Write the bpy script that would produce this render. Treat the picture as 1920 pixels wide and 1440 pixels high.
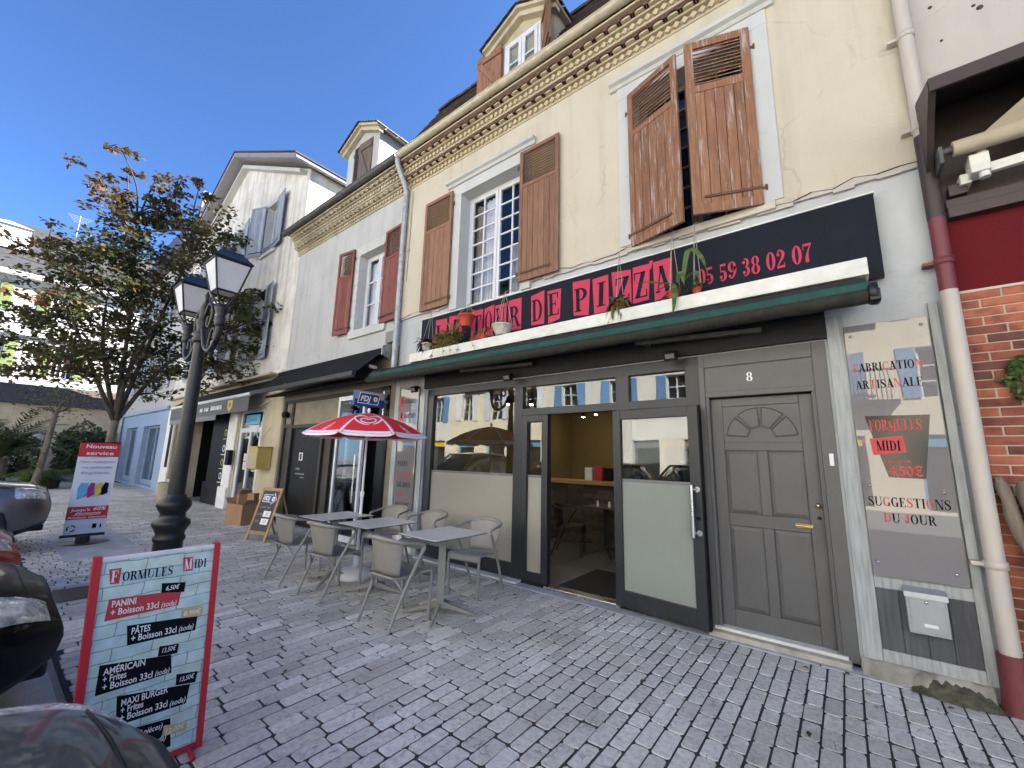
import bpy, bmesh, math, random
from mathutils import Matrix, Vector
rnd = random.Random(7)
for o in list(bpy.data.objects): bpy.data.objects.remove(o)
S = bpy.context.scene
COL = S.collection
R = math.radians
# ------------------------------------------------------------------ camera
cam_d = bpy.data.cameras.new('camera'); cam = bpy.data.objects.new('camera', cam_d); COL.objects.link(cam)
cam_d.sensor_width = 36; cam_d.sensor_fit = 'HORIZONTAL'; cam_d.lens = 36*780.82/1920
cam_d.clip_start = 0.05; cam_d.clip_end = 600
CX = Vector((0.78515148, 0.61888239, 0.02284166)); CY = Vector((-0.09131033, 0.15216391, -0.98412833)); CZ = Vector((-0.61253537, 0.77060413, 0.17598208))
m = Matrix.Identity(4)
for i in range(3): m[i][0] = CX[i]; m[i][1] = -CY[i]; m[i][2] = -CZ[i]; m[i][3] = (0, -4.3675, 1.5)[i]
cam.matrix_world = m
S.camera = cam
# ------------------------------------------------------------------ light
SUN_EL, SUN_AZ = 38.0, 57.0          # azimuth from +X towards +Y
w = bpy.data.worlds.new('World'); S.world = w; w.use_nodes = True
nt = w.node_tree; bg = nt.nodes['Background']
sky = nt.nodes.new('ShaderNodeTexSky'); sky.sky_type = 'NISHITA'; sky.sun_disc = False
sky.sun_elevation = R(SUN_EL); sky.sun_rotation = R(90-SUN_AZ)
sky.air_density = 0.7; sky.dust_density = 0.25; sky.ozone_density = 10.0; sky.altitude = 200
nt.links.new(sky.outputs[0], bg.inputs[0]); bg.inputs[1].default_value = 0.058
sd = Vector((math.cos(R(SUN_EL))*math.cos(R(SUN_AZ)), math.cos(R(SUN_EL))*math.sin(R(SUN_AZ)), math.sin(R(SUN_EL))))
sl = bpy.data.lights.new('sun', 'SUN'); sl.energy = 5.0; sl.angle = R(0.5); sl.color = (1, 0.95, 0.87)
sun = bpy.data.objects.new('sun', sl); COL.objects.link(sun); sun.rotation_euler = (-sd).to_track_quat('-Z', 'Y').to_euler(); sun.location = sd*40
V = S.view_settings; V.view_transform = 'Standard'; V.look = 'None'; V.gamma = 1; V.use_curve_mapping = False; V.exposure = 2.65
S.cycles.max_bounces = 8; S.cycles.transparent_max_bounces = 16; S.cycles.use_denoising = True
S.cycles.sample_clamp_indirect = 6; S.cycles.caustics_reflective = False; S.cycles.caustics_refractive = False
# ------------------------------------------------------------------ materials
M = {}
def nodes(name):
    mt = bpy.data.materials.new(name); mt.use_nodes = True; M[name] = mt
    t = mt.node_tree; return mt, t, t.nodes, t.links, t.nodes['Principled BSDF']
def N(ns, typ, **k):
    n = ns.new(typ)
    for a, b in k.items():
        if a.startswith('i_'): n.inputs[int(a[2:])].default_value = b
        else: setattr(n, a, b)
    return n
def coords(ns, lk, scale=(1, 1, 1), space='Object'):
    tc = ns.new('ShaderNodeTexCoord'); mp = ns.new('ShaderNodeMapping'); mp.inputs['Scale'].default_value = scale
    lk.new(tc.outputs[space], mp.inputs[0]); return mp.outputs[0]
def ramp(ns, lk, src, stops):
    r = ns.new('ShaderNodeValToRGB'); e = r.color_ramp.elements
    e[0].position, e[0].color = stops[0][0], (*stops[0][1], 1)
    e[1].position, e[1].color = stops[-1][0], (*stops[-1][1], 1)
    for p, c in stops[1:-1]:
        q = e.new(p); q.color = (*c, 1)
    lk.new(src, r.inputs[0]); return r.outputs[0]
def mixc(ns, lk, fac, a, b, blend='MIX'):
    n = ns.new('ShaderNodeMix'); n.data_type = 'RGBA'; n.blend_type = blend
    for sock, v in ((n.inputs[0], fac), (n.inputs[6], a), (n.inputs[7], b)):
        if hasattr(v, 'links'): lk.new(v, sock)
        elif isinstance(v, (int, float)): sock.default_value = v
        else: sock.default_value = (*v, 1)
    return n.outputs[2]
def bump(ns, lk, bs, src, strength, dist=0.01):
    b = ns.new('ShaderNodeBump'); b.inputs['Strength'].default_value = strength; b.inputs['Distance'].default_value = dist
    lk.new(src, b.inputs['Height']); lk.new(b.outputs[0], bs.inputs['Normal'])
def pm(name, col, rough=0.6, var=0.18, scale=6, metal=0, spec=0.5, bmp=0.0, bscale=60, stretch=(1, 1, 1), island=0.0, coat=0.0, fine=0.0):
    """plain paint / metal / stone with uneven tone, optional per-piece tone and fine relief"""
    mt, t, ns, lk, bs = nodes(name)
    v = coords(ns, lk, stretch)
    nz = N(ns, 'ShaderNodeTexNoise'); nz.inputs['Scale'].default_value = scale; nz.inputs['Detail'].default_value = 6; nz.inputs['Roughness'].default_value = 0.65
    lk.new(v, nz.inputs['Vector'])
    lo = tuple(max(0, c*(1-var)) for c in col); hi = tuple(min(1, c*(1+var)) for c in col)
    c = ramp(ns, lk, nz.outputs[0], [(0.3, lo), (0.7, hi)])
    if island:
        g = ns.new('ShaderNodeNewGeometry'); oi = ns.new('ShaderNodeObjectInfo')
        ad = N(ns, 'ShaderNodeMath', operation='ADD'); lk.new(g.outputs['Random Per Island'], ad.inputs[0]); lk.new(oi.outputs['Random'], ad.inputs[1])
        fr = N(ns, 'ShaderNodeMath', operation='FRACT'); lk.new(ad.outputs[0], fr.inputs[0])
        k = ramp(ns, lk, fr.outputs[0], [(0, (1-island,)*3), (1, (1+island,)*3)])
        c = mixc(ns, lk, 1.0, c, k, 'MULTIPLY')
    lk.new(c, bs.inputs['Base Color'])
    rr = N(ns, 'ShaderNodeMapRange'); rr.inputs[3].default_value = max(0.02, rough-0.1); rr.inputs[4].default_value = min(1, rough+0.1)
    lk.new(nz.outputs[0], rr.inputs[0]); lk.new(rr.outputs[0], bs.inputs['Roughness'])
    bs.inputs['Metallic'].default_value = metal; bs.inputs['Specular IOR Level'].default_value = spec; bs.inputs['Coat Weight'].default_value = coat; bs.inputs['Coat Roughness'].default_value = 0.03
    if bmp:
        n2 = N(ns, 'ShaderNodeTexNoise'); n2.inputs['Scale'].default_value = bscale; n2.inputs['Detail'].default_value = 5; lk.new(v, n2.inputs['Vector'])
        bump(ns, lk, bs, n2.outputs[0], bmp)
    return mt
def plaster(name, col, stain, amount=0.5, crack=0.5, bmp=0.25, streak=0.5, low=None):
    """old rendered wall: soft blotches, rain streaks, hairline cracks"""
    mt, t, ns, lk, bs = nodes(name)
    v = coords(ns, lk); v2 = coords(ns, lk, (5, 5, 0.35))
    a = N(ns, 'ShaderNodeTexNoise'); a.inputs['Scale'].default_value = 1.1; a.inputs['Detail'].default_value = 8; a.inputs['Roughness'].default_value = 0.62; lk.new(v, a.inputs['Vector'])
    b = N(ns, 'ShaderNodeTexNoise'); b.inputs['Scale'].default_value = 1.0; b.inputs['Detail'].default_value = 5; lk.new(v2, b.inputs['Vector'])
    f1 = ramp(ns, lk, a.outputs[0], [(0.42, (0, 0, 0)), (0.75, (amount,)*3)])
    f2 = ramp(ns, lk, b.outputs[0], [(0.5, (0, 0, 0)), (0.8, (streak,)*3)])
    c = mixc(ns, lk, f1, col, stain); c = mixc(ns, lk, f2, c, tuple(x*0.72 for x in stain))
    # cracks: thin lines where a distorted voronoi edge runs, only in places
    nd = N(ns, 'ShaderNodeTexNoise'); nd.inputs['Scale'].default_value = 2.5; nd.inputs['Detail'].default_value = 4; lk.new(v, nd.inputs['Vector'])
    vd = mixc(ns, lk, 0.35, v, nd.outputs[1], 'ADD')
    vo = N(ns, 'ShaderNodeTexVoronoi', feature='DISTANCE_TO_EDGE'); vo.inputs['Scale'].default_value = 0.55; lk.new(vd, vo.inputs['Vector'])
    cr = ramp(ns, lk, vo.outputs['Distance'], [(0.0, (1, 1, 1)), (0.008, (0, 0, 0))])
    gate = ramp(ns, lk, b.outputs[0], [(0.45, (0, 0, 0)), (0.6, (crack,)*3)])
    fc = mixc(ns, lk, 1.0, cr, gate, 'MULTIPLY')
    c = mixc(ns, lk, fc, c, tuple(x*0.35 for x in stain))
    lk.new(c, bs.inputs['Base Color']); bs.inputs['Roughness'].default_value = 0.9; bs.inputs['Specular IOR Level'].default_value = 0.2
    fine = N(ns, 'ShaderNodeTexNoise'); fine.inputs['Scale'].default_value = 45; fine.inputs['Detail'].default_value = 6; lk.new(v, fine.inputs['Vector'])
    h = mixc(ns, lk, 0.5, fine.outputs[0], a.outputs[0]); h = mixc(ns, lk, fc, h, (0, 0, 0))
    bump(ns, lk, bs, h, bmp, 0.02)
    return mt
def wood(name, col, worn, amount=0.4, rough=0.6):
    """painted boards, streaked along the grain, paint gone in places"""
    mt, t, ns, lk, bs = nodes(name)
    v = coords(ns, lk, (14, 14, 1.2)); vp = coords(ns, lk, (24, 24, 1.7))
    g = ns.new('ShaderNodeNewGeometry'); oi = ns.new('ShaderNodeObjectInfo')
    off = N(ns, 'ShaderNodeVectorMath', operation='ADD'); lk.new(vp, off.inputs[0]); 
    sc = N(ns, 'ShaderNodeVectorMath', operation='SCALE'); sc.inputs[0].default_value = (31, 17, 9); lk.new(oi.outputs['Random'], sc.inputs['Scale']); lk.new(sc.outputs[0], off.inputs[1])
    a = N(ns, 'ShaderNodeTexNoise'); a.inputs['Scale'].default_value = 3; a.inputs['Detail'].default_value = 6; lk.new(v, a.inputs['Vector'])
    b = N(ns, 'ShaderNodeTexNoise'); b.inputs['Scale'].default_value = 1.3; b.inputs['Detail'].default_value = 9; b.inputs['Roughness'].default_value = 0.7; lk.new(off.outputs[0], b.inputs['Vector'])
    c = ramp(ns, lk, a.outputs[0], [(0.3, tuple(x*0.72 for x in col)), (0.7, tuple(x*1.2 for x in col))])
    k = ramp(ns, lk, oi.outputs['Random'], [(0, (0.8,)*3), (1, (1.15,)*3)])
    c = mixc(ns, lk, 1.0, c, k, 'MULTIPLY')
    f = ramp(ns, lk, b.outputs[0], [(0.55, (0, 0, 0)), (0.63, (amount,)*3)])
    c = mixc(ns, lk, f, c, worn)
    lk.new(c, bs.inputs['Base Color']); bs.inputs['Roughness'].default_value = rough; bs.inputs['Specular IOR Level'].default_value = 0.35
    bump(ns, lk, bs, a.outputs[0], 0.25, 0.004)
    return mt
def glass(name, tint=(0.9, 0.95, 0.95), refl=1.6, rough=0.0, clear=1.0, body=(0.1, 0.1, 0.1)):
    """window pane: mirror by Fresnel, otherwise see-through; clear<1 mixes in a milky film"""
    mt, t, ns, lk, bs = nodes(name); ns.remove(bs); out = ns['Material Output']
    lw = N(ns, 'ShaderNodeLayerWeight'); lw.inputs[0].default_value = 0.5; f0 = ((refl-1)/(refl+1))**2       # Schlick, the same from both sides
    pw = N(ns, 'ShaderNodeMath', operation='POWER', i_1=5.0); lk.new(lw.outputs['Facing'], pw.inputs[0]); fr = N(ns, 'ShaderNodeMath', operation='MULTIPLY_ADD', i_1=1-f0, i_2=f0); lk.new(pw.outputs[0], fr.inputs[0])
    tr = N(ns, 'ShaderNodeBsdfTransparent'); tr.inputs[0].default_value = (*tint, 1)
    gl = N(ns, 'ShaderNodeBsdfGlossy'); gl.inputs['Roughness'].default_value = rough; gl.inputs[0].default_value = (0.95, 0.97, 1, 1)
    base = tr.outputs[0]
    if clear < 1:
        df = N(ns, 'ShaderNodeBsdfDiffuse'); df.inputs[0].default_value = (*body, 1)
        tl = N(ns, 'ShaderNodeBsdfTranslucent'); tl.inputs[0].default_value = (*body, 1)
        m0 = N(ns, 'ShaderNodeMixShader'); m0.inputs[0].default_value = 0.25; lk.new(df.outputs[0], m0.inputs[1]); lk.new(tl.outputs[0], m0.inputs[2])
        m1 = N(ns, 'ShaderNodeMixShader'); m1.inputs[0].default_value = clear; lk.new(m0.outputs[0], m1.inputs[1]); lk.new(tr.outputs[0], m1.inputs[2]); base = m1.outputs[0]
    nz = N(ns, 'ShaderNodeTexNoise'); nz.inputs['Scale'].default_value = 1.3; v = coords(ns, lk); lk.new(v, nz.inputs['Vector'])
    bp = N(ns, 'ShaderNodeBump'); bp.inputs['Strength'].default_value = 0.06; bp.inputs['Distance'].default_value = 0.03; lk.new(nz.outputs[0], bp.inputs['Height']); lk.new(bp.outputs[0], gl.inputs['Normal'])
    mx = N(ns, 'ShaderNodeMixShader'); lk.new(fr.outputs[0], mx.inputs[0]); lk.new(base, mx.inputs[1]); lk.new(gl.outputs[0], mx.inputs[2])
    lk.new(mx.outputs[0], out.inputs[0]); return mt
def emit(name, col, s):
    mt, t, ns, lk, bs = nodes(name); bs.inputs['Emission Color'].default_value = (*col, 1); bs.inputs['Emission Strength'].default_value = s; bs.inputs['Base Color'].default_value = (*col, 1); return mt
def leafmat(name, stops, trans=0.35):
    mt, t, ns, lk, bs = nodes(name); out = ns['Material Output']
    g = ns.new('ShaderNodeNewGeometry')
    nz = N(ns, 'ShaderNodeTexNoise'); nz.inputs['Scale'].default_value = 0.8; lk.new(coords(ns, lk), nz.inputs['Vector'])
    ad = N(ns, 'ShaderNodeMath', operation='MULTIPLY_ADD', i_1=0.45); lk.new(g.outputs['Random Per Island'], ad.inputs[0]); 
    sb = N(ns, 'ShaderNodeMath', operation='MULTIPLY_ADD', i_1=1.5, i_2=-0.47); lk.new(nz.outputs[0], sb.inputs[0]); lk.new(sb.outputs[0], ad.inputs[2])
    c = ramp(ns, lk, ad.outputs[0], stops)
    lk.new(c, bs.inputs['Base Color']); bs.inputs['Roughness'].default_value = 0.55; bs.inputs['Specular IOR Level'].default_value = 0.3
    tl = N(ns, 'ShaderNodeBsdfTranslucent'); lk.new(c, tl.inputs[0])
    mx = N(ns, 'ShaderNodeMixShader'); mx.inputs[0].default_value = trans; lk.new(bs.outputs[0], mx.inputs[1]); lk.new(tl.outputs[0], mx.inputs[2]); lk.new(mx.outputs[0], out.inputs[0])
    return mt
plaster('cream_render', (0.525, 0.485, 0.39), (0.44, 0.39, 0.285), 0.6, 0.25, 0.28, 0.5)
plaster('cornice_cream', (0.50, 0.43, 0.30), (0.37, 0.31, 0.205), 0.6, 0.1, 0.2, 0.3)
plaster('cornice_old', (0.50, 0.45, 0.33), (0.26, 0.23, 0.16), 0.7, 0.1, 0.2, 0.5)
plaster('grey_white', (0.47, 0.495, 0.51), (0.32, 0.335, 0.34), 0.7, 0.35, 0.2, 0.5)
plaster('white_wash', (0.46, 0.47, 0.48), (0.34, 0.34, 0.33), 0.6, 0.35, 0.2, 0.4)
plaster('gable_wash', (0.72, 0.70, 0.64), (0.36, 0.345, 0.31), 0.8, 0.2, 0.2, 0.85)
plaster('gable_side', (0.74, 0.70, 0.54), (0.55, 0.50, 0.36), 0.8, 0.2, 0.2, 0.5)
plaster('pinkish', (0.49, 0.455, 0.42), (0.41, 0.365, 0.33), 0.5, 0.35, 0.18, 0.25)
plaster('far_white', (0.46, 0.455, 0.44), (0.34, 0.33, 0.31), 0.4, 0.1, 0.1, 0.3)
plaster('opp_cream', (0.78, 0.70, 0.52), (0.62, 0.54, 0.38), 0.4, 0.2, 0.1, 0.3)
plaster('opp_pale', (0.74, 0.70, 0.62), (0.58, 0.53, 0.45), 0.4, 0.2, 0.1, 0.3)
plaster('blue_paint', (0.30, 0.40, 0.55), (0.24, 0.32, 0.46), 0.4, 0.1, 0.08, 0.25)
plaster('yellow_stone', (0.52, 0.46, 0.34), (0.32, 0.28, 0.2), 0.7, 0.2, 0.2, 0.4)
plaster('plinth', (0.48, 0.45, 0.40), (0.10, 0.11, 0.06), 0.95, 0.3, 0.35, 0.7)
plaster('surround', (0.50, 0.515, 0.51), (0.38, 0.38, 0.37), 0.5, 0.2, 0.15, 0.3)
plaster('beige_paint', (0.42, 0.37, 0.28), (0.3, 0.26, 0.2), 0.4, 0.05, 0.06, 0.3)
plaster('dark_red', (0.115, 0.009, 0.014), (0.08, 0.008, 0.011), 0.5, 0.05, 0.08, 0.2)
plaster('mortar', (0.50, 0.42, 0.33), (0.36, 0.29, 0.23), 0.5, 0.0, 0.3, 0.2)
wood('brown_wood', (0.235, 0.12, 0.068), (0.22, 0.155, 0.12), 0.6)
wood('brown_worn', (0.25, 0.12, 0.062), (0.40, 0.36, 0.345), 0.85)
wood('red_wood', (0.20, 0.062, 0.048), (0.16, 0.06, 0.05), 0.5)
wood('grey_blue_wood', (0.32, 0.36, 0.42), (0.40, 0.42, 0.44), 0.5)
wood('old_grey_wood', (0.16, 0.12, 0.09), (0.24, 0.20, 0.16), 0.7)
wood('barge_grey', (0.27, 0.26, 0.265), (0.20, 0.19, 0.185), 0.6)
wood('green_wood', (0.17, 0.22, 0.08), (0.22, 0.26, 0.13), 0.4)
wood('blue_wood', (0.14, 0.30, 0.52), (0.3, 0.42, 0.55), 0.4)
wood('white_wood', (0.70, 0.73, 0.76), (0.55, 0.57, 0.58), 0.4)
wood('white_board', (0.43, 0.455, 0.46), (0.36, 0.375, 0.375), 0.45)
wood('slate_grey_board', (0.075, 0.08, 0.09), (0.10, 0.105, 0.11), 0.4)
wood('oak', (0.36, 0.22, 0.10), (0.3, 0.2, 0.1), 0.3)
wood('driftwood', (0.20, 0.16, 0.12), (0.07, 0.06, 0.05), 0.8)
pm('door_grey', (0.098, 0.098, 0.098), 0.5, 0.10, 3, bmp=0.03)
pm('alu_dark', (0.019, 0.022, 0.027), 0.42, 0.12, 4, spec=0.5)
pm('alu_grey', (0.16, 0.165, 0.165), 0.4, 0.1, 4)
pm('white_pvc', (0.60, 0.62, 0.66), 0.35, 0.05, 4)
pm('ledge_white', (0.66, 0.67, 0.62), 0.55, 0.16, 7, bmp=0.05, stretch=(0.6, 1, 1))
pm('zinc', (0.33, 0.35, 0.37), 0.45, 0.3, 9, metal=0.3, bmp=0.05)
pm('zinc_dark', (0.085, 0.085, 0.082), 0.55, 0.35, 9, metal=0.3)
pm('cream_gutter', (0.46, 0.425, 0.31), 0.4, 0.2, 7)
pm('cream_pipe', (0.50, 0.455, 0.40), 0.5, 0.07, 3, stretch=(3, 3, 0.6))
pm('brown_paint', (0.042, 0.028, 0.026), 0.5, 0.15, 6)
pm('pipe_red', (0.15, 0.03, 0.035), 0.5, 0.2, 6)
pm('tile_red', (0.11, 0.045, 0.032), 0.8, 0.35, 14, island=0.3, bmp=0.1)
pm('slate', (0.075, 0.072, 0.075), 0.6, 0.4, 8, island=0.35, bmp=0.1)
pm('slate_far', (0.027, 0.028, 0.031), 0.8, 0.3, 4, island=0.2)
pm('tile_brown', (0.06, 0.042, 0.036), 0.85, 0.4, 9, island=0.35, bmp=0.15)
pm('brick_paint', (0.74, 0.75, 0.76), 0.7, 0.12, 8)
pm('shop_frame_dark', (0.035, 0.031, 0.026), 0.5, 0.2, 5, spec=0.3)  # shade under the betting-shop awning is put into this frame paint
pm('header_beige_shaded', (0.20, 0.175, 0.13), 0.6, 0.2, 3)  # beige darkened to carry the awning's shade on header and lower wall
pm('lintel_dark', (0.022, 0.022, 0.023), 0.6, 0.2, 4, spec=0.2)  # lintel paint darkened to stand in for shade under the rolled awning
pm('sign_navy', (0.0075, 0.0095, 0.018), 0.5, 0.3, 2.5, spec=0.12)
pm('sign_pink', (0.50, 0.048, 0.095), 0.6, 0.06, 5, spec=0.15)
pm('sign_black', (0.010, 0.009, 0.009), 0.15, 0.1, 5, spec=0.5)
pm('green_awning', (0.007, 0.062, 0.050), 0.7, 0.35, 10)
pm('mossy', (0.017, 0.017, 0.012), 0.85, 0.7, 12, bmp=0.3, bscale=50)
pm('moss', (0.085, 0.082, 0.052), 0.95, 0.75, 16, bmp=0.6, bscale=45)
pm('black', (0.004, 0.004, 0.0045), 0.6, 0.2, 6, spec=0.2)
pm('black_gloss', (0.004, 0.004, 0.005), 0.25, 0.1, 6, spec=0.3)
pm('awning_dark', (0.009, 0.0095, 0.012), 0.8, 0.2, 5, spec=0.2)
pm('awning_light', (0.20, 0.20, 0.21), 0.7, 0.12, 5)
pm('shop_black', (0.005, 0.005, 0.006), 0.5, 0.2, 5, spec=0.2)
pm('iron', (0.012, 0.013, 0.014), 0.42, 0.25, 20, metal=0.2, bmp=0.06)
pm('lamp_navy', (0.012, 0.014, 0.03), 0.4, 0.2, 8)
pm('lamp_glass', (0.52, 0.52, 0.53), 0.35, 0.06, 3)
pm('rust', (0.11, 0.05, 0.03), 0.8, 0.4, 20)
pm('steel', (0.62, 0.63, 0.64), 0.28, 0.08, 6, metal=1)
pm('brass', (0.66, 0.48, 0.2), 0.3, 0.1, 8, metal=1)
pm('chair_taupe', (0.27, 0.255, 0.225), 0.5, 0.06, 5)
pm('table_top', (0.56, 0.55, 0.52), 0.35, 0.10, 4, stretch=(4, 0.6, 1))
pm('table_edge', (0.06, 0.055, 0.05), 0.5, 0.1, 4)
pm('parasol_red', (0.72, 0.018, 0.028), 0.75, 0.06, 6)
pm('parasol_white', (0.75, 0.72, 0.78), 0.75, 0.04, 6)
pm('white_plastic', (0.72, 0.73, 0.75), 0.4, 0.06, 5)
pm('white_print', (0.80, 0.80, 0.80), 0.5, 0.03, 5)
pm('banner_white', (0.66, 0.69, 0.74), 0.5, 0.05, 3)
pm('banner_red', (0.50, 0.02, 0.03), 0.5, 0.06, 4)
pm('print_red', (0.50, 0.035, 0.05), 0.45, 0.05, 4)
pm('print_black', (0.006, 0.006, 0.010), 0.6, 0.1, 4, spec=0.1)
pm('print_grey', (0.30, 0.32, 0.42), 0.5, 0.05, 4)
pm('print_gold', (0.52, 0.43, 0.18), 0.5, 0.08, 20)
pm('print_blue', (0.02, 0.04, 0.20), 0.4, 0.06, 4)
pm('print_cyan', (0.10, 0.40, 0.62), 0.5, 0.1, 8)
pm('print_magenta', (0.33, 0.02, 0.16), 0.5, 0.1, 8)
pm('print_yellow', (0.62, 0.50, 0.05), 0.5, 0.1, 8)
pm('chalk_dark', (0.05, 0.042, 0.036), 0.7, 0.25, 12)
pm('cardboard', (0.32, 0.19, 0.10), 0.85, 0.12, 8)
pm('post_yellow', (0.46, 0.34, 0.10), 0.45, 0.15, 6)
pm('letterbox_grey', (0.36, 0.38, 0.40), 0.42, 0.06, 6, metal=0.3)
pm('terracotta_pot', (0.42, 0.05, 0.03), 0.55, 0.15, 10)
pm('white_pot', (0.52, 0.49, 0.42), 0.6, 0.25, 14)
pm('soil', (0.04, 0.028, 0.02), 0.95, 0.4, 30)
pm('string', (0.36, 0.33, 0.26), 0.8, 0.1, 10)
pm('bark', (0.15, 0.125, 0.10), 0.9, 0.4, 9, bmp=0.6, bscale=22, stretch=(1, 1, 0.35))
pm('bark_dark', (0.06, 0.048, 0.038), 0.9, 0.4, 9, bmp=0.4, bscale=30)
pm('tyre', (0.018, 0.018, 0.019), 0.8, 0.2, 20)
pm('rim', (0.35, 0.36, 0.38), 0.35, 0.1, 6, metal=0.9)
pm('plastic_black', (0.016, 0.016, 0.018), 0.6, 0.2, 20)
pm('car_grey', (0.115, 0.105, 0.115), 0.35, 0.05, 3, metal=0.3, coat=1.0)
pm('car_black', (0.003, 0.003, 0.005), 0.35, 0.05, 3, spec=0.08, coat=0.2)
pm('car_red', (0.34, 0.010, 0.018), 0.35, 0.05, 3, coat=1.0)
pm('car_slate', (0.050, 0.058, 0.064), 0.42, 0.15, 3, metal=0.2, spec=0.4, coat=0.55)
pm('headlight', (0.62, 0.64, 0.67), 0.25, 0.55, 22, metal=0.5, coat=0.8)
pm('asphalt', (0.24, 0.235, 0.225), 0.85, 0.25, 5, bmp=0.25, bscale=120)
pm('smooth_stone', (0.40, 0.41, 0.43), 0.8, 0.2, 4, bmp=0.1)
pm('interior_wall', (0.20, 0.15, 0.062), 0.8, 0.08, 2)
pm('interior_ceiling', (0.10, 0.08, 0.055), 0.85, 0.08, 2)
pm('floor_tile', (0.17, 0.16, 0.15), 0.5, 0.15, 3, island=0.15)
pm('bar_stone', (0.07, 0.055, 0.038), 0.8, 0.4, 8, island=0.45, bmp=0.2)
pm('mat_black', (0.012, 0.012, 0.012), 0.95, 0.3, 40, bmp=0.3)
pm('dark_room', (0.02, 0.018, 0.018), 0.9, 0.1, 2)
pm('curtain', (0.72, 0.72, 0.78), 0.9, 0.05, 8)
pm('curtain_ochre', (0.36, 0.27, 0.16), 0.9, 0.1, 8)
pm('sun_patch', (0.36, 0.35, 0.33), 0.85, 0.15, 2, bmp=0.1)
pm('opp_yellow', (0.75, 0.45, 0.03), 0.6, 0.1, 3)
pm('opp_red', (0.45, 0.04, 0.04), 0.6, 0.1, 3)
pm('opp_blue', (0.10, 0.30, 0.5), 0.6, 0.1, 3)
glass('pane', (0.93, 0.95, 0.96), 1.45)
glass('shop_glass', (0.72, 0.75, 0.75), 1.75)
glass('frosted', (0.5, 0.5, 0.48), 1.45, 0.06, 0.08, (0.50, 0.48, 0.41))
glass('frosted_door', (0.6, 0.65, 0.6), 1.5, 0.05, 0.10, (0.38, 0.42, 0.375))
glass('lace', (1, 1, 1), 1.02, 0.8, 0.35, (0.75, 0.75, 0.82))
glass('acrylic', (0.5, 0.5, 0.5), 1.72, 0.006, 0.0, (0.26, 0.25, 0.255))
glass('car_glass', (0.08, 0.09, 0.09), 1.6)
emit('bulb', (1.0, 0.86, 0.62), 40)
leafmat('leaf_tree', [(0.0, (0.020, 0.030, 0.012)), (0.35, (0.048, 0.062, 0.024)), (0.62, (0.082, 0.088, 0.034)), (0.85, (0.115, 0.085, 0.040)), (1.0, (0.14, 0.070, 0.038))], 0.4)
leafmat('leaf_autumn', [(0.0, (0.05, 0.055, 0.018)), (0.4, (0.10, 0.065, 0.026)), (0.65, (0.145, 0.062, 0.034)), (0.9, (0.16, 0.10, 0.05))], 0.35)
leafmat('leaf_green', [(0.0, (0.02, 0.045, 0.013)), (0.5, (0.075, 0.14, 0.035)), (1.0, (0.17, 0.24, 0.07))], 0.3)
leafmat('leaf_dry', [(0.0, (0.07, 0.065, 0.03)), (0.5, (0.20, 0.19, 0.08)), (1.0, (0.42, 0.32, 0.11))], 0.3)
leafmat('leaf_purple', [(0.0, (0.03, 0.012, 0.035)), (1.0, (0.10, 0.04, 0.09))], 0.2)
leafmat('leaf_palm', [(0.0, (0.03, 0.045, 0.02)), (0.5, (0.09, 0.11, 0.045)), (1.0, (0.17, 0.17, 0.08))], 0.25)
def brickmat():
    mt, t, ns, lk, bs = nodes('brick'); v = coords(ns, lk, space='Object'); g = ns.new('ShaderNodeNewGeometry'); oi = ns.new('ShaderNodeObjectInfo')
    ad = N(ns, 'ShaderNodeMath', operation='ADD'); lk.new(g.outputs['Random Per Island'], ad.inputs[0]); lk.new(oi.outputs['Random'], ad.inputs[1]); fr = N(ns, 'ShaderNodeMath', operation='FRACT'); lk.new(ad.outputs[0], fr.inputs[0])
    c = ramp(ns, lk, fr.outputs[0], [(0, (0.10, 0.042, 0.036)), (0.2, (0.19, 0.060, 0.042)), (0.55, (0.31, 0.090, 0.052)), (1, (0.43, 0.145, 0.08))])
    a = N(ns, 'ShaderNodeTexNoise'); a.inputs['Scale'].default_value = 9; a.inputs['Detail'].default_value = 7; lk.new(g.outputs['Position'], a.inputs['Vector'])
    k = ramp(ns, lk, a.outputs[0], [(0.3, (0.45, 0.42, 0.45)), (0.52, (1, 1, 1)), (0.75, (1.2, 1.15, 1.1))]); c = mixc(ns, lk, 1.0, c, k, 'MULTIPLY'); lk.new(c, bs.inputs['Base Color']); bs.inputs['Roughness'].default_value = 0.85
    b = N(ns, 'ShaderNodeTexNoise'); b.inputs['Scale'].default_value = 60; b.inputs['Detail'].default_value = 5; lk.new(g.outputs['Position'], b.inputs['Vector']); bump(ns, lk, bs, b.outputs[0], 0.4, 0.008)
brickmat()
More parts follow.
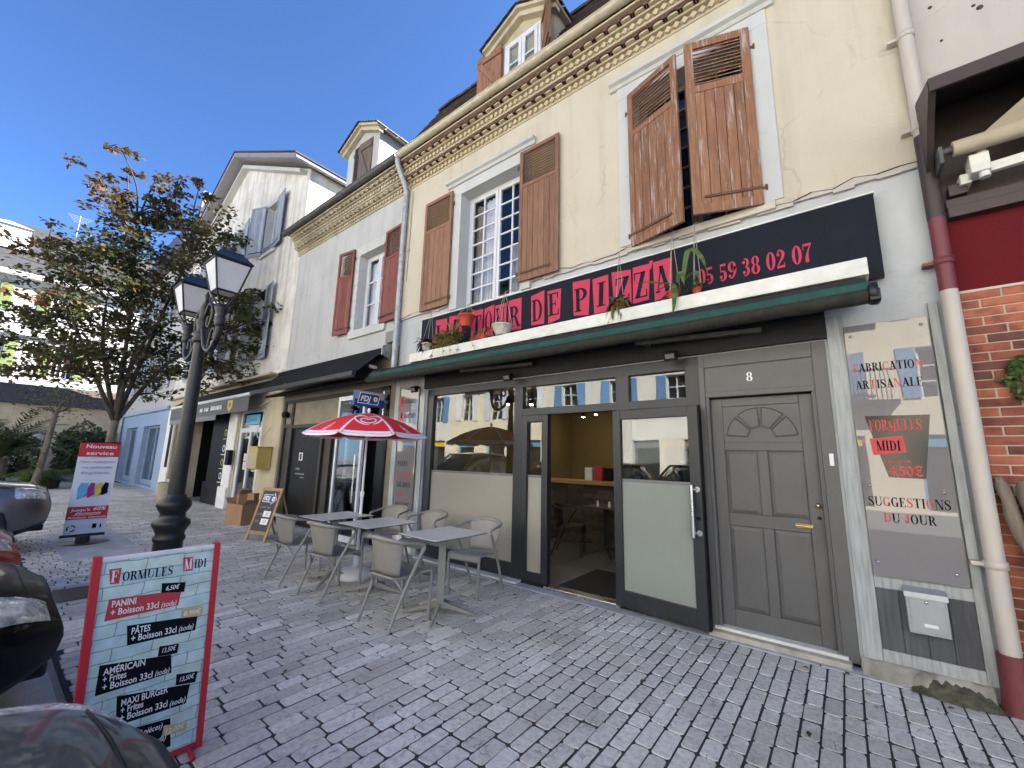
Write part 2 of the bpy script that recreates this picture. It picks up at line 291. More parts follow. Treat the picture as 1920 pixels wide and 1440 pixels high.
# paving stone: tone per stone, speckle, pitting
def paving():
    mt, t, ns, lk, bs = nodes('paving')
    v = coords(ns, lk, space='Object'); g = ns.new('ShaderNodeNewGeometry'); oi = ns.new('ShaderNodeObjectInfo')
    ad = N(ns, 'ShaderNodeMath', operation='ADD'); lk.new(g.outputs['Random Per Island'], ad.inputs[0]); lk.new(oi.outputs['Random'], ad.inputs[1])
    fr = N(ns, 'ShaderNodeMath', operation='FRACT'); lk.new(ad.outputs[0], fr.inputs[0])
    # more contrast between stones on the terrace side than by the doors
    sx = ns.new('ShaderNodeSeparateXYZ'); lk.new(g.outputs['Position'], sx.inputs[0])
    ct = N(ns, 'ShaderNodeMapRange'); ct.inputs[1].default_value = -3.6; ct.inputs[2].default_value = -1.8; ct.inputs[3].default_value = 1.0; ct.inputs[4].default_value = 0.25; lk.new(sx.outputs[0], ct.inputs[0])
    ca = ramp(ns, lk, fr.outputs[0], [(0, (0.42, 0.40, 0.37)), (0.45, (0.52, 0.50, 0.46)), (0.75, (0.58, 0.555, 0.515)), (0.94, (0.66, 0.635, 0.59)), (1, (0.75, 0.725, 0.68))])
    cb = ramp(ns, lk, fr.outputs[0], [(0, (0.58, 0.555, 0.52)), (0.5, (0.64, 0.615, 0.575)), (1, (0.70, 0.675, 0.635))])
    c = mixc(ns, lk, ct.outputs[0], cb, ca)
    wp = N(ns, 'ShaderNodeVectorMath', operation='SCALE'); lk.new(g.outputs['Position'], wp.inputs[0]); wp.inputs['Scale'].default_value = 1
    a = N(ns, 'ShaderNodeTexNoise'); a.inputs['Scale'].default_value = 28; a.inputs['Detail'].default_value = 8; a.inputs['Roughness'].default_value = 0.75; lk.new(wp.outputs[0], a.inputs['Vector'])
    b = N(ns, 'ShaderNodeTexNoise'); b.inputs['Scale'].default_value = 1.2; b.inputs['Detail'].default_value = 5; lk.new(wp.outputs[0], b.inputs['Vector'])
    k = ramp(ns, lk, a.outputs[0], [(0.28, (0.55,)*3), (0.5, (1.0,)*3), (0.72, (1.28,)*3)]); c = mixc(ns, lk, 1.0, c, k, 'MULTIPLY')
    k2 = ramp(ns, lk, b.outputs[0], [(0.25, (0.72, 0.71, 0.69)), (0.5, (1.0, 1.0, 1.0)), (0.75, (1.15, 1.15, 1.17))]); c = mixc(ns, lk, 1.0, c, k2, 'MULTIPLY')
    d = N(ns, 'ShaderNodeTexNoise'); d.inputs['Scale'].default_value = 7; d.inputs['Detail'].default_value = 3; lk.new(wp.outputs[0], d.inputs['Vector'])
    vd = mixc(ns, lk, 0.2, wp.outputs[0], d.outputs[1], 'ADD')
    vo = N(ns, 'ShaderNodeTexVoronoi', feature='DISTANCE_TO_EDGE'); vo.inputs['Scale'].default_value = 5.0; lk.new(vd, vo.inputs['Vector'])
    cr = ramp(ns, lk, vo.outputs['Distance'], [(0, (1, 1, 1)), (0.03, (0, 0, 0))]); gt = ramp(ns, lk, d.outputs[0], [(0.52, (0, 0, 0)), (0.62, (0.6,)*3)])
    fc = mixc(ns, lk, 1.0, cr, gt, 'MULTIPLY'); c = mixc(ns, lk, fc, c, (0.05, 0.05, 0.055))
    sp_ = N(ns, 'ShaderNodeTexVoronoi', feature='F1'); sp_.inputs['Scale'].default_value = 3.2; lk.new(vd, sp_.inputs['Vector']); gum = ramp(ns, lk, sp_.outputs['Distance'], [(0.045, (0.55, 0.55, 0.55)), (0.065, (1, 1, 1))]); c = mixc(ns, lk, 1.0, c, gum, 'MULTIPLY')   # trodden-in spots
    lk.new(c, bs.inputs['Base Color']); bs.inputs['Roughness'].default_value = 0.62; bs.inputs['Specular IOR Level'].default_value = 0.4
    h = mixc(ns, lk, fc, a.outputs[0], (0, 0, 0)); bump(ns, lk, bs, h, 0.35, 0.008)
paving()
def joint():
    mt, t, ns, lk, bs = nodes('joint'); v = coords(ns, lk)
    a = N(ns, 'ShaderNodeTexNoise'); a.inputs['Scale'].default_value = 2.2; a.inputs['Detail'].default_value = 7; lk.new(v, a.inputs['Vector'])
    c = ramp(ns, lk, a.outputs[0], [(0.35, (0.030, 0.030, 0.034)), (0.6, (0.050, 0.048, 0.05)), (0.68, (0.035, 0.05, 0.018)), (0.78, (0.06, 0.085, 0.028))])
    lk.new(c, bs.inputs['Base Color']); bs.inputs['Roughness'].default_value = 0.95
    b = N(ns, 'ShaderNodeTexNoise'); b.inputs['Scale'].default_value = 120; lk.new(v, b.inputs['Vector']); bump(ns, lk, bs, b.outputs[0], 0.5, 0.01)
joint()
def menuwall():
    """printed photograph of a pale painted brick wall on the menu board"""
    mt, t, ns, lk, bs = nodes('menu_print'); tc = ns.new('ShaderNodeTexCoord'); sp = ns.new('ShaderNodeSeparateXYZ'); lk.new(tc.outputs['Object'], sp.inputs[0])
    cb = ns.new('ShaderNodeCombineXYZ'); lk.new(sp.outputs[1], cb.inputs[0]); lk.new(sp.outputs[2], cb.inputs[1])
    nd = N(ns, 'ShaderNodeTexNoise'); nd.inputs['Scale'].default_value = 9; nd.inputs['Detail'].default_value = 4; lk.new(cb.outputs[0], nd.inputs['Vector'])
    vd = mixc(ns, lk, 0.03, cb.outputs[0], nd.outputs[1], 'ADD')
    br = N(ns, 'ShaderNodeTexBrick'); br.inputs['Scale'].default_value = 1; br.inputs['Brick Width'].default_value = 0.15; br.inputs['Row Height'].default_value = 0.055; br.inputs['Mortar Size'].default_value = 0.0022; br.inputs['Mortar Smooth'].default_value = 0.3
    br.inputs['Color1'].default_value = (0.50, 0.68, 0.70, 1); br.inputs['Color2'].default_value = (0.60, 0.72, 0.66, 1); br.inputs['Mortar'].default_value = (0.22, 0.27, 0.26, 1); lk.new(vd, br.inputs['Vector'])
    nz = N(ns, 'ShaderNodeTexNoise'); nz.inputs['Scale'].default_value = 14; nz.inputs['Detail'].default_value = 6; lk.new(cb.outputs[0], nz.inputs['Vector'])
    k = ramp(ns, lk, nz.outputs[0], [(0.3, (0.75, 0.78, 0.72)), (0.7, (1.1, 1.1, 1.12))]); c = mixc(ns, lk, 1.0, br.outputs[0], k, 'MULTIPLY')
    lk.new(c, bs.inputs['Base Color']); bs.inputs['Roughness'].default_value = 0.35
menuwall()
# ------------------------------------------------------------------ mesh helpers
class MB:
    def __init__(s): s.v = []; s.f = []; s.sm = []
    def add(s, vs, fs, smooth=False):
        n = len(s.v); s.v += [tuple(p) for p in vs]; s.f += [tuple(i+n for i in f) for f in fs]; s.sm += [smooth]*len(fs); return s
    def box(s, x0, x1, y0, y1, z0, z1):
        v = [(x, y, z) for x in (x0, x1) for y in (y0, y1) for z in (z0, z1)]
        return s.add(v, [(0, 1, 3, 2), (4, 6, 7, 5), (0, 4, 5, 1), (2, 3, 7, 6), (0, 2, 6, 4), (1, 5, 7, 3)])
    def obox(s, c, ax, ay, az):
        c, ax, ay, az = map(Vector, (c, ax, ay, az))
        v = [c+i*ax+j*ay+k*az for i in (-1, 1) for j in (-1, 1) for k in (-1, 1)]
        return s.add(v, [(0, 1, 3, 2), (4, 6, 7, 5), (0, 4, 5, 1), (2, 3, 7, 6), (0, 2, 6, 4), (1, 5, 7, 3)])
    def quad(s, *p): return s.add(p, [tuple(range(len(p)))])
    def prism(s, poly, fn, d0, d1):
        """poly: 2-d outline; fn(u, v, d) -> point"""
        n = len(poly); v = [fn(u, w, d0) for u, w in poly]+[fn(u, w, d1) for u, w in poly]
        f = [tuple(range(n)), tuple(range(2*n-1, n-1, -1))]+[(i, (i+1) % n, n+(i+1) % n, n+i) for i in range(n)]
        return s.add(v, f)
    def sweepx(s, prof, x0, x1):          # profile (y, z) swept along X
        return s.prism(prof, lambda u, w, d: (d, u, w), x0, x1)
    def tube(s, pts, r, n=8, cap=True):
        pts = [Vector(p) for p in pts]; k = len(pts); rr = r if isinstance(r, (list, tuple)) else [r]*k
        rings = []; up = Vector((0, 0, 1))
        for i in range(k):
            t = (pts[min(i+1, k-1)]-pts[max(i-1, 0)]).normalized()
            if abs(t.dot(up)) > 0.95: up = Vector((1, 0, 0)) if abs(t.x) < 0.9 else Vector((0, 1, 0))
            a = t.cross(up).normalized(); b = a.cross(t).normalized(); up = b
            rings.append([pts[i]+rr[i]*(math.cos(2*math.pi*j/n)*a+math.sin(2*math.pi*j/n)*b) for j in range(n)])
        v = [p for r_ in rings for p in r_]
        f = [(i*n+j, i*n+(j+1) % n, (i+1)*n+(j+1) % n, (i+1)*n+j) for i in range(k-1) for j in range(n)]
        s.add(v, f, True)
        if cap: s.add(rings[0], [tuple(range(n-1, -1, -1))]); s.add(rings[-1], [tuple(range(n))])
        return s
    def lathe(s, prof, c=(0, 0, 0), n=20, axis='z', cap=True):
        v = []
        for r, h in prof:
            for j in range(n):
                a = 2*math.pi*j/n; x, y = r*math.cos(a), r*math.sin(a)
                v.append({'z': (c[0]+x, c[1]+y, c[2]+h), 'x': (c[0]+h, c[1]+x, c[2]+y), 'y': (c[0]+y, c[1]+h, c[2]+x)}[axis])
        k = len(prof); f = [(i*n+j, i*n+(j+1) % n, (i+1)*n+(j+1) % n, (i+1)*n+j) for i in range(k-1) for j in range(n)]
        s.add(v, f, True)
        if cap:
            for i in (0, k-1):
                if prof[i][0] > 1e-5: s.add(v[i*n:(i+1)*n], [tuple(range(n))])
        return s
    def mesh(s, name):
        me = bpy.data.meshes.new(name); me.from_pydata(s.v, [], s.f); me.polygons.foreach_set('use_smooth', s.sm); me.update()
        return me
    def build(s, name, mat, parent=None, bevel=0, local=False, fix=False, mat2=None, idx=None):
        me = s.mesh(name)
        if fix:
            bm = bmesh.new(); bm.from_mesh(me); bmesh.ops.recalc_face_normals(bm, faces=bm.faces); bm.to_mesh(me); bm.free()
        me.materials.append(M[mat] if isinstance(mat, str) else mat)
        if mat2: me.materials.append(M[mat2]); me.polygons.foreach_set('material_index', idx)
        o = link(name, me, parent, bevel, local)
        if name in ('lettering', 'red_lettering', 'chalk_writing', 'price', 'cone_logo', 'heart_logo'): o['kind'] = 'stuff'
        return o
def link(name, me, parent=None, bevel=0, local=False):
    o = bpy.data.objects.new(name, me); COL.objects.link(o)
    if parent:
        o.parent = parent
        if parent.type == 'EMPTY' and not local: o.matrix_parent_inverse = Matrix.Translation(-parent.location)
    if bevel:
        b = o.modifiers.new('bevel', 'BEVEL'); b.width = bevel; b.segments = 2; b.limit_method = 'ANGLE'; b.angle_limit = R(40)
    return o
def tag(o, label, cat, group=None, kind=None):
    o['label'] = label; o['category'] = cat
    if group: o['group'] = group
    if kind: o['kind'] = kind
    return o
def thing(name, label, cat, loc=(0, 0, 0), group=None, rz=0):
    o = bpy.data.objects.new(name, None); COL.objects.link(o); o.location = loc; o.rotation_euler = (0, 0, rz); o.empty_display_size = 0.2
    return tag(o, label, cat, group)
def kids(o): return list(o.children)
def copy_tree(o, parent=None):
    c = o.copy(); COL.objects.link(c)
    if parent is not None: c.parent = parent
    for ch in kids(o): copy_tree(ch, c)
    return c
def stuff(o): o['kind'] = 'stuff'; return o
def wall_cells(x0, x1, z0, z1, y0, y1, holes, mb=None):
    """wall slab between y0 (front) and y1 with rectangular openings (hx0,hx1,hz0,hz1)"""
    mb = mb or MB(); xs = sorted({x0, x1, *[h[0] for h in holes], *[h[1] for h in holes]}); xs = [x for x in xs if x0 <= x <= x1]
    for a, b in zip(xs, xs[1:]):
        mid = (a+b)/2; hs = sorted([h for h in holes if h[0] < mid < h[1]], key=lambda h: h[2]); z = z0
        for h in hs:
            if h[2] > z+1e-6: mb.box(a, b, y0, y1, z, h[2])
            z = max(z, h[3])
        if z < z1-1e-6: mb.box(a, b, y0, y1, z, z1)
    return mb
# ------------------------------------------------------------------ lettering
def catmull(pts, n=6):
    P = [pts[0]]+list(pts)+[pts[-1]]; out = []
    for i in range(1, len(P)-2):
        for k in range(n):
            t = k/n; out.append(tuple(0.5*((2*P[i][d])+(-P[i-1][d]+P[i+1][d])*t+(2*P[i-1][d]-5*P[i][d]+4*P[i+1][d]-P[i+2][d])*t*t+(-P[i-1][d]+3*P[i][d]-3*P[i+1][d]+P[i+2][d])*t**3) for d in range(len(pts[0]))))
    out.append(tuple(pts[-1])); return out
ST, HR, SF = 0.19, 0.055, 0.085
def g_rect(a, b, c, d): return [[(a, c), (b, c), (b, d), (a, d)]]
def g_line(x0, y0, x1, y1, w0, w1=None):
    w1 = w0 if w1 is None else w1; dx, dy = x1-x0, y1-y0; L = math.hypot(dx, dy); nx, ny = -dy/L, dx/L
    if abs(dy) > abs(dx)*0.6: return [[(x0-w0/2, y0), (x0+w0/2, y0), (x1+w1/2, y1), (x1-w1/2, y1)]]
    return [[(x0-nx*w0/2, y0-ny*w0/2), (x1-nx*w1/2, y1-ny*w1/2), (x1+nx*w1/2, y1+ny*w1/2), (x0+nx*w0/2, y0+ny*w0/2)]]
def g_stem(x, w=ST, z0=0, z1=1, top=True, bot=True):
    q = g_rect(x-w/2, x+w/2, z0, z1)
    if bot: q += g_rect(x-w/2-SF, x-w/2, z0, z0+HR)+g_rect(x+w/2, x+w/2+SF, z0, z0+HR)
    if top: q += g_rect(x-w/2-SF, x-w/2, z1-HR, z1)+g_rect(x+w/2, x+w/2+SF, z1-HR, z1)
    return q
def g_ring(cx, cz, rx, rz, a0=0, a1=360, s=ST, h=HR, n=20):
    q = []
    for i in range(n):
        a, b = R(a0+(a1-a0)*i/n), R(a0+(a1-a0)*(i+1)/n); ri, zi = rx-s, rz-h
        q.append([(cx+rx*math.cos(a), cz+rz*math.sin(a)), (cx+rx*math.cos(b), cz+rz*math.sin(b)), (cx+ri*math.cos(b), cz+zi*math.sin(b)), (cx+ri*math.cos(a), cz+zi*math.sin(a))])
    return q
def g_path(pts):       # (x, z, width)
    c = catmull(pts); q = []
    off = []
    for i in range(len(c)):
        a, b = c[max(i-1, 0)], c[min(i+1, len(c)-1)]; dx, dz = b[0]-a[0], b[1]-a[1]; L = math.hypot(dx, dz) or 1; w_ = c[i][2]/2
        off.append(((c[i][0]-dz/L*w_, c[i][1]+dx/L*w_), (c[i][0]+dz/L*w_, c[i][1]-dx/L*w_)))
    for a, b in zip(off, off[1:]): q.append([a[0], b[0], b[1], a[1]])
    return q
def g_dot(x, z, r): return [[(x+r*math.cos(2*math.pi*i/10), z+r*math.sin(2*math.pi*i/10)) for i in range(10)]]
def glyph(ch):
    """(advance, polygons) of a heavy upright roman with hairlines and slab feet; height 1"""
    S_ = 0.085+ST/2
    if ch == 'A': return 0.80, g_line(0.12, 0, 0.40, 1, 0.07)+g_line(0.66, 0, 0.40, 1, ST+.02, ST+.02)+g_rect(0.2, 0.58, .3, .3+HR)+g_rect(0, .26, 0, HR)+g_rect(.5, .82, 0, HR)
    if ch == 'B': return 0.72, g_stem(S_)+g_ring(.3, .75, .32, .25, -90, 90)+g_ring(.3, .26, .37, .265, -90, 90)+g_rect(.2, .32, .475, .53)+g_rect(.2, .32, 0, HR)+g_rect(.2, .32, 1-HR, 1)
    if ch == 'C': return 0.74, g_ring(.40, .5, .38, .51, 45, 315, n=24)+g_rect(.64, .70, .62, .98)+g_rect(.64, .70, .04, .25)
    if ch == 'D': return 0.80, g_stem(S_)+g_ring(.32, .5, .44, .5, -90, 90)+g_rect(.2, .34, 0, HR)+g_rect(.2, .34, 1-HR, 1)
    if ch in 'EÉ':
        q = g_stem(S_)+g_rect(.2, .62, 0, HR)+g_rect(.2, .6, 1-HR, 1)+g_rect(.2, .46, .48, .48+HR)+g_rect(.57, .63, 0, .27)+g_rect(.55, .61, .75, 1)+g_rect(.42, .47, .38, .64)
        return 0.70, q+(g_line(.28, 1.08, .46, 1.2, .09) if ch == 'É' else [])
    if ch == 'F': return 0.66, g_stem(S_)+g_rect(.2, .6, 1-HR, 1)+g_rect(.2, .46, .48, .48+HR)+g_rect(.55, .61, .72, 1)+g_rect(.42, .47, .38, .64)
    if ch == 'G': return 0.80, g_ring(.40, .5, .38, .51, 45, 330, n=24)+g_rect(.62, .68, .66, .98)+g_stem(.63, ST, .02, .45, True, False)
    if ch == 'H': return 0.86, g_stem(S_)+g_stem(.86-S_)+g_rect(.2, .66, .48, .54)
    if ch == 'I': return 0.36, g_stem(S_)
    if ch == 'J': return 0.52, g_stem(.33, ST, .2, 1, True, False)+g_ring(.22, .2, .205, .22, 180, 360, ST, .06)+g_dot(.1, .24, .1)
    if ch == 'L': return 0.66, g_stem(S_)+g_rect(.2, .6, 0, HR)+g_rect(.55, .61, 0, .3)
    if ch == 'M': return 0.98, g_stem(.12, .06)+g_stem(.98-S_)+g_line(.45, 0, .16, 1, ST, ST)+g_line(.46, 0, .80, 1, .06)
    if ch == 'N': return 0.84, g_stem(.12, .06)+g_stem(.72, .06, 0, 1, True, False)+g_line(.68, 0, .18, 1, ST)
    if ch == 'O': return 0.80, g_ring(.40, .5, .38, .51, n=28)
    if ch == 'P': return 0.70, g_stem(S_)+g_ring(.3, .73, .36, .27, -90, 90)+g_rect(.2, .32, .46, .46+HR)+g_rect(.2, .32, 1-HR, 1)
    if ch == 'R': return 0.78, g_stem(S_)+g_ring(.3, .74, .34, .26, -90, 90)+g_rect(.2, .4, .48, .48+HR)+g_rect(.2, .32, 1-HR, 1)+g_line(.66, 0, .42, .5, ST)+g_rect(.56, .84, 0, HR)
    if ch == 'S': return 0.64, g_path([(.54, .82, .05), (.48, .94, .06), (.30, .965, .07), (.13, .85, .13), (.16, .66, .18), (.32, .53, .2), (.48, .38, .19), (.53, .2, .15), (.36, .035, .07), (.16, .05, .06), (.08, .2, .05)])+g_rect(.53, .585, .68, .99)+g_rect(.04, .095, .01, .32)
    if ch == 'T': return 0.76, g_stem(.38, ST, 0, 1, False, True)+g_rect(.04, .72, 1-HR, 1)+g_rect(.04, .1, .72, 1)+g_rect(.66, .72, .72, 1)
    if ch == 'U': return 0.84, g_stem(S_, ST, .28, 1, True, False)+g_stem(.70, .06, .28, 1, True, False)+g_ring(.405, .3, .325, .32, 180, 360, .13, .07)
    if ch == 'V': return 0.80, g_line(.40, 0, .14, 1, ST)+g_line(.42, 0, .66, 1, .06)+g_rect(0, .3, 1-HR, 1)+g_rect(.54, .8, 1-HR, 1)
    if ch == 'W': return 1.16, g_line(.36, 0, .14, 1, ST)+g_line(.38, 0, .58, 1, .06)+g_line(.78, 0, .58, 1, ST)+g_line(.80, 0, 1.02, 1, .06)+g_rect(0, .3, 1-HR, 1)+g_rect(.9, 1.16, 1-HR, 1)
    if ch == 'Z': return 0.70, g_line(.15, 0, .55, 1, ST+.03)+g_rect(.06, .64, 1-HR, 1)+g_rect(.04, .66, 0, HR)+g_rect(.06, .115, .7, 1)+g_rect(.605, .66, 0, .3)
    if ch == "'": return 0.2, g_line(.10, .72, .13, 1.05, .05, .14)
    if ch == '0': return 0.62, g_ring(.31, .5, .29, .51, n=24)
    if ch == '2': return 0.60, g_dot(.16, .76, .1)+g_path([(.09, .76, .06), (.2, .95, .07), (.36, .95, .1), (.48, .78, .19), (.42, .55, .15), (.2, .27, .08), (.09, .09, .06)])+g_rect(.05, .54, 0, .13)+g_rect(.49, .545, .13, .28)
    if ch == '3': return 0.58, g_dot(.15, .78, .095)+g_dot(.15, .2, .095)+g_ring(.27, .755, .24, .25, -95, 120, .17, .06)+g_ring(.25, .265, .29, .28, -120, 95, .19, .06)
    if ch == '4': return 0.64, g_rect(.05, .6, .24, .31)+g_line(.08, .26, .42, 1, .07)+g_stem(.42, .17, 0, 1, False, True)
    if ch == '5': return 0.60, g_rect(.1, .5, .86, 1)+g_rect(.1, .15, .5, .9)+g_ring(.26, .3, .29, .31, -130, 125, .19, .06)+g_dot(.14, .22, .1)
    if ch == '6': return 0.62, g_ring(.31, .3, .29, .31)+g_path([(.10, .3, .18), (.12, .62, .17), (.28, .92, .08), (.46, .93, .05)])+g_dot(.48, .82, .09)
    if ch == '7': return 0.60, g_rect(.06, .56, .86, 1)+g_rect(.05, .1, .68, 1)+g_path([(.52, .9, .06), (.34, .55, .10), (.27, .25, .2), (.27, 0, .2)])
    if ch == '8': return 0.60, g_ring(.3, .74, .25, .27, n=20, s=.16)+g_ring(.3, .255, .29, .275, n=20, s=.18)
    if ch == '9': return 0.62, g_ring(.31, .7, .29, .31)+g_path([(.52, .7, .18), (.5, .38, .17), (.34, .08, .08), (.16, .07, .05)])+g_dot(.14, .18, .09)
    if ch == ',': return 0.24, g_dot(.1, .06, .07)+g_line(.08, -.14, .13, .05, .04, .08)
    return 0.34, []
def roman_w(txt, h, sp=0.06, sx=1.0): return sum(glyph(c)[0]+sp for c in txt)*h*sx
def roman(mb, txt, o, u, vv, h, sp=0.06, sx=1.0, shear=0.0):
    """add roman lettering to mb; o origin (baseline left), u / vv unit directions"""
    o, u, vv = Vector(o), Vector(u), Vector(vv); x = 0
    for ch in txt:
        adv, polys = glyph(ch)
        for p in polys: mb.add([o+u*((x+a*sx+b*shear)*h)+vv*(b*h) for a, b in p], [tuple(range(len(p)))])
        x += (adv+sp)*sx
    return x*h
def sans(mb, txt, o, u, vv, h, bold=0.0, shear=0.0, sx=1.0, space=1.0):
    """add built-in sans lettering to mb as flat faces"""
    c = bpy.data.curves.new('lettering', 'FONT'); c.body = txt; c.size = 1.0; c.offset = bold; c.shear = shear; c.space_character = space; c.resolution_u = 3
    ob = bpy.data.objects.new('lettering', c); COL.objects.link(ob)
    dg = bpy.context.evaluated_depsgraph_get(); me = bpy.data.meshes.new_from_object(ob.evaluated_get(dg))
    o, u, vv = Vector(o), Vector(u), Vector(vv)
    mb.add([o+u*(p.co.x*h*sx)+vv*(p.co.y*h) for p in me.vertices], [tuple(f.vertices) for f in me.polygons])
    wd = max([p.co.x for p in me.vertices], default=0)*h*sx
    bpy.data.objects.remove(ob); bpy.data.curves.remove(c); bpy.data.meshes.remove(me); return wd
UX, UZ = (1, 0, 0), (0, 0, 1)
# ================================================================== ground
def px_of(p):
    d = Vector(p)-Vector((0, -4.3675, 1.5)); a, b, c = CX.dot(d), CY.dot(d), CZ.dot(d)
    return (960+780.82*a/c, 720+780.82*b/c, c) if c > 0.05 else None
ground = MB().quad((-90, -60, -0.012), (40, -60, -0.012), (40, 40, -0.012), (-90, 40, -0.012)).build('ground', 'asphalt'); ground['kind'] = 'structure'
pav = MB().box(-42, 3.2, -3.80, 0.02, -0.30, -0.006); pav.box(-42, -11.6, -9, -3.80, -0.30, -0.006)
pavement = pav.build('pavement', 'joint'); pavement['kind'] = 'structure'
# parking strip of smooth slabs and its edge
park = MB()
for i in range(14):
    x = 2.6-i*1.0; park.box(x-0.985, x-0.005, -4.80, -3.84, -0.1, 0.001)
o = park.build('parking_edge', 'smooth_stone', bevel=0.006); o['kind'] = 'structure'
# stones: rows run away from the house front, cut lengths vary
stones = []
x = 2.75; row = 0
while x > -34:
    wd = 0.100 if x > -2.3 else 0.106
    near = x > -2.3; y = -0.154; yend = -3.78 if x > -11.6 else -6.2
    while y > yend:
        L = rnd.uniform(0.15, 0.25) if near else rnd.choice((rnd.uniform(0.18, 0.26), rnd.uniform(0.26, 0.40)))
        if x < -7.0 and y < -3.05 and x > -11: L = rnd.uniform(0.10, 0.14)
        if y-L < yend: L = y-yend
        if L > 0.05: stones.append((x-wd/2, y-L/2, wd-(0.010 if near else 0.007)*rnd.uniform(0.6, 1.5), L-rnd.uniform(0.007, 0.014), rnd.uniform(-0.003, 0.0025)))
        y -= L
    x -= wd; row += 1
def stone_pts(w_, L, rg, jit=0.0035):
    """top outline with worn corners: outer ring, inner top ring"""
    a, b = w_/2, L/2; c = min(0.012, w_*0.15)
    out = [(-a+c, -b), (a-c, -b), (a, -b+c), (a, b-c), (a-c, b), (-a+c, b), (-a, b-c), (-a, -b+c)]
    out = [(p+rg.uniform(-1, 1)*jit*0.5, q+rg.uniform(-1, 1)*jit) for p, q in out]
    return out
def stone_mesh(mb, cx, cy, z, w_, L, rg):
    o_ = stone_pts(w_, L, rg); n = 8; k = 0.93
    v = [(cx+p, cy+q, -0.05) for p, q in o_]+[(cx+p, cy+q, z-0.0045) for p, q in o_]+[(cx+p*0.955, cy+q*(1-0.007/L), z+rg.uniform(-.001, .001)) for p, q in o_]
    f = [(i, (i+1) % n, n+(i+1) % n, n+i) for i in range(n)]+[(n+i, n+(i+1) % n, 2*n+(i+1) % n, 2*n+i) for i in range(n)]+[tuple(range(2*n, 3*n))]
    mb.add(v, f)
size = []
for i, s_ in enumerate(stones):
    p = px_of((s_[0], s_[1], 0))
    if p and 20 < p[0] < 1900 and p[1] < 1430 and not (p[0] < 400 and p[1] > 1020): size.append((s_[2]*s_[3]/p[2]**2/p[2], i))
size.sort(reverse=True); top = {i for _, i in size[:300]}
rest = MB(); SIDE = [1]*8+[0]*9
for i, (cx, cy, w_, L, z) in enumerate(stones):
    rg = random.Random(i)
    if i in top:
        mb = MB(); stone_mesh(mb, 0, 0, 0, w_, L, rg); q = mb.build('paving_stone', 'paving', pavement, mat2='joint', idx=SIDE); q.location = (cx, cy, z); q.rotation_euler = (rg.uniform(-.006, .006), rg.uniform(-.01, .01), rg.uniform(-.008, .008))
    else: stone_mesh(rest, cx, cy, z, w_, L, rg)
stuff(rest.build('paving_stones', 'paving', pavement, mat2='joint', idx=SIDE*(len(rest.f)//17)))
# edging slabs along the house fronts
x = 2.6
while x > -26:
    L = rnd.uniform(0.45, 0.8); rg = rnd; mb = MB(); mb.box(x-L+0.006, x, -0.148, 0.015, -0.1, rnd.uniform(0.0, 0.006)); mb.build('edging_slab', 'smooth_stone', pavement, bevel=0.006); x -= L
# slab patch with the banner post and iron covers
MB().box(-11.2, -8.35, -3.42, -2.55, -0.05, 0.004).build('concrete_patch', 'smooth_stone', pavement, bevel=0.01)
MB().lathe([(0.0, 0.009), (0.30, 0.009), (0.31, 0.005), (0.31, -0.02)], (-9.82, -3.08, 0), 24).build('tree_ring', 'iron', pavement)
mb = MB().box(-6.75, -6.20, -3.66, -3.36, -0.04, 0.004); mb.build('drain_cover', 'iron', pavement, bevel=0.004)
# ================================================================== pizzeria house
PZ = thing('pizzeria_house', 'cream house with brown shutters, double tile cornice and dark pizzeria shopfront', 'house', (-2.7, 2, 0))
X0, X1 = -6.03, 0.715
HOLE_A = (-4.60, -3.33, 3.80, 5.80); HOLE_B = (-1.66, -0.42, 3.97, 5.95)
mb = wall_cells(X0, X1, 3.93, 6.47, -0.035, 0.30, [HOLE_A, HOLE_B]); mb.build('upper_wall', 'cream_render', PZ)
mb = wall_cells(X0, X1, 0.0, 3.93, 0.0, 0.30, [(-5.22, -0.05, -0.1, 2.56), (HOLE_A[0], HOLE_A[1], 3.80, 4.0)]); mb.build('lower_wall', 'grey_white', PZ)
# shell that keeps the light out
mb = MB(); mb.box(X0, X0+0.25, 0.301, 8, 0, 7.2); mb.box(X1-0.25, X1, 0.301, 8, 0, 7.2); mb.box(X0+.25, X1-.25, 7.75, 8, 0, 7.2); mb.box(X0+.25, X1-.25, 0.301, 7.75, 3.3, 3.5); mb.build('shell_wall', 'dark_room', PZ)
# ragged lower edge of the cream render
mb = MB(); mb2 = MB(); n = 46; xs = [X0+(X1-X0)*i/n for i in range(n+1)]; rg = random.Random(5)
for a, b in zip(xs, xs[1:]):
    if HOLE_A[0]-0.05 < (a+b)/2 < HOLE_A[1]+.05: continue
    z = 3.875+rg.uniform(-.012, .02); (mb if a < -4 else mb2).box(a, b, -0.032, 0.0, z, 3.93)
mb.build('render_edge', 'pinkish', PZ); mb2.build('render_edge', 'pinkish', PZ)
mb = MB(); zc = 3.90
for a, b in zip(xs, xs[1:]):
    if HOLE_A[0]-0.05 < (a+b)/2 < HOLE_A[1]+.05: continue
    z2 = 3.93+rg.uniform(-.03, .03); mb.tube([(a, -0.036, zc), (b, -0.036, z2)], rg.uniform(0.002, 0.006), 4, False); zc = z2
mb.build('render_crack', 'bark_dark', PZ)
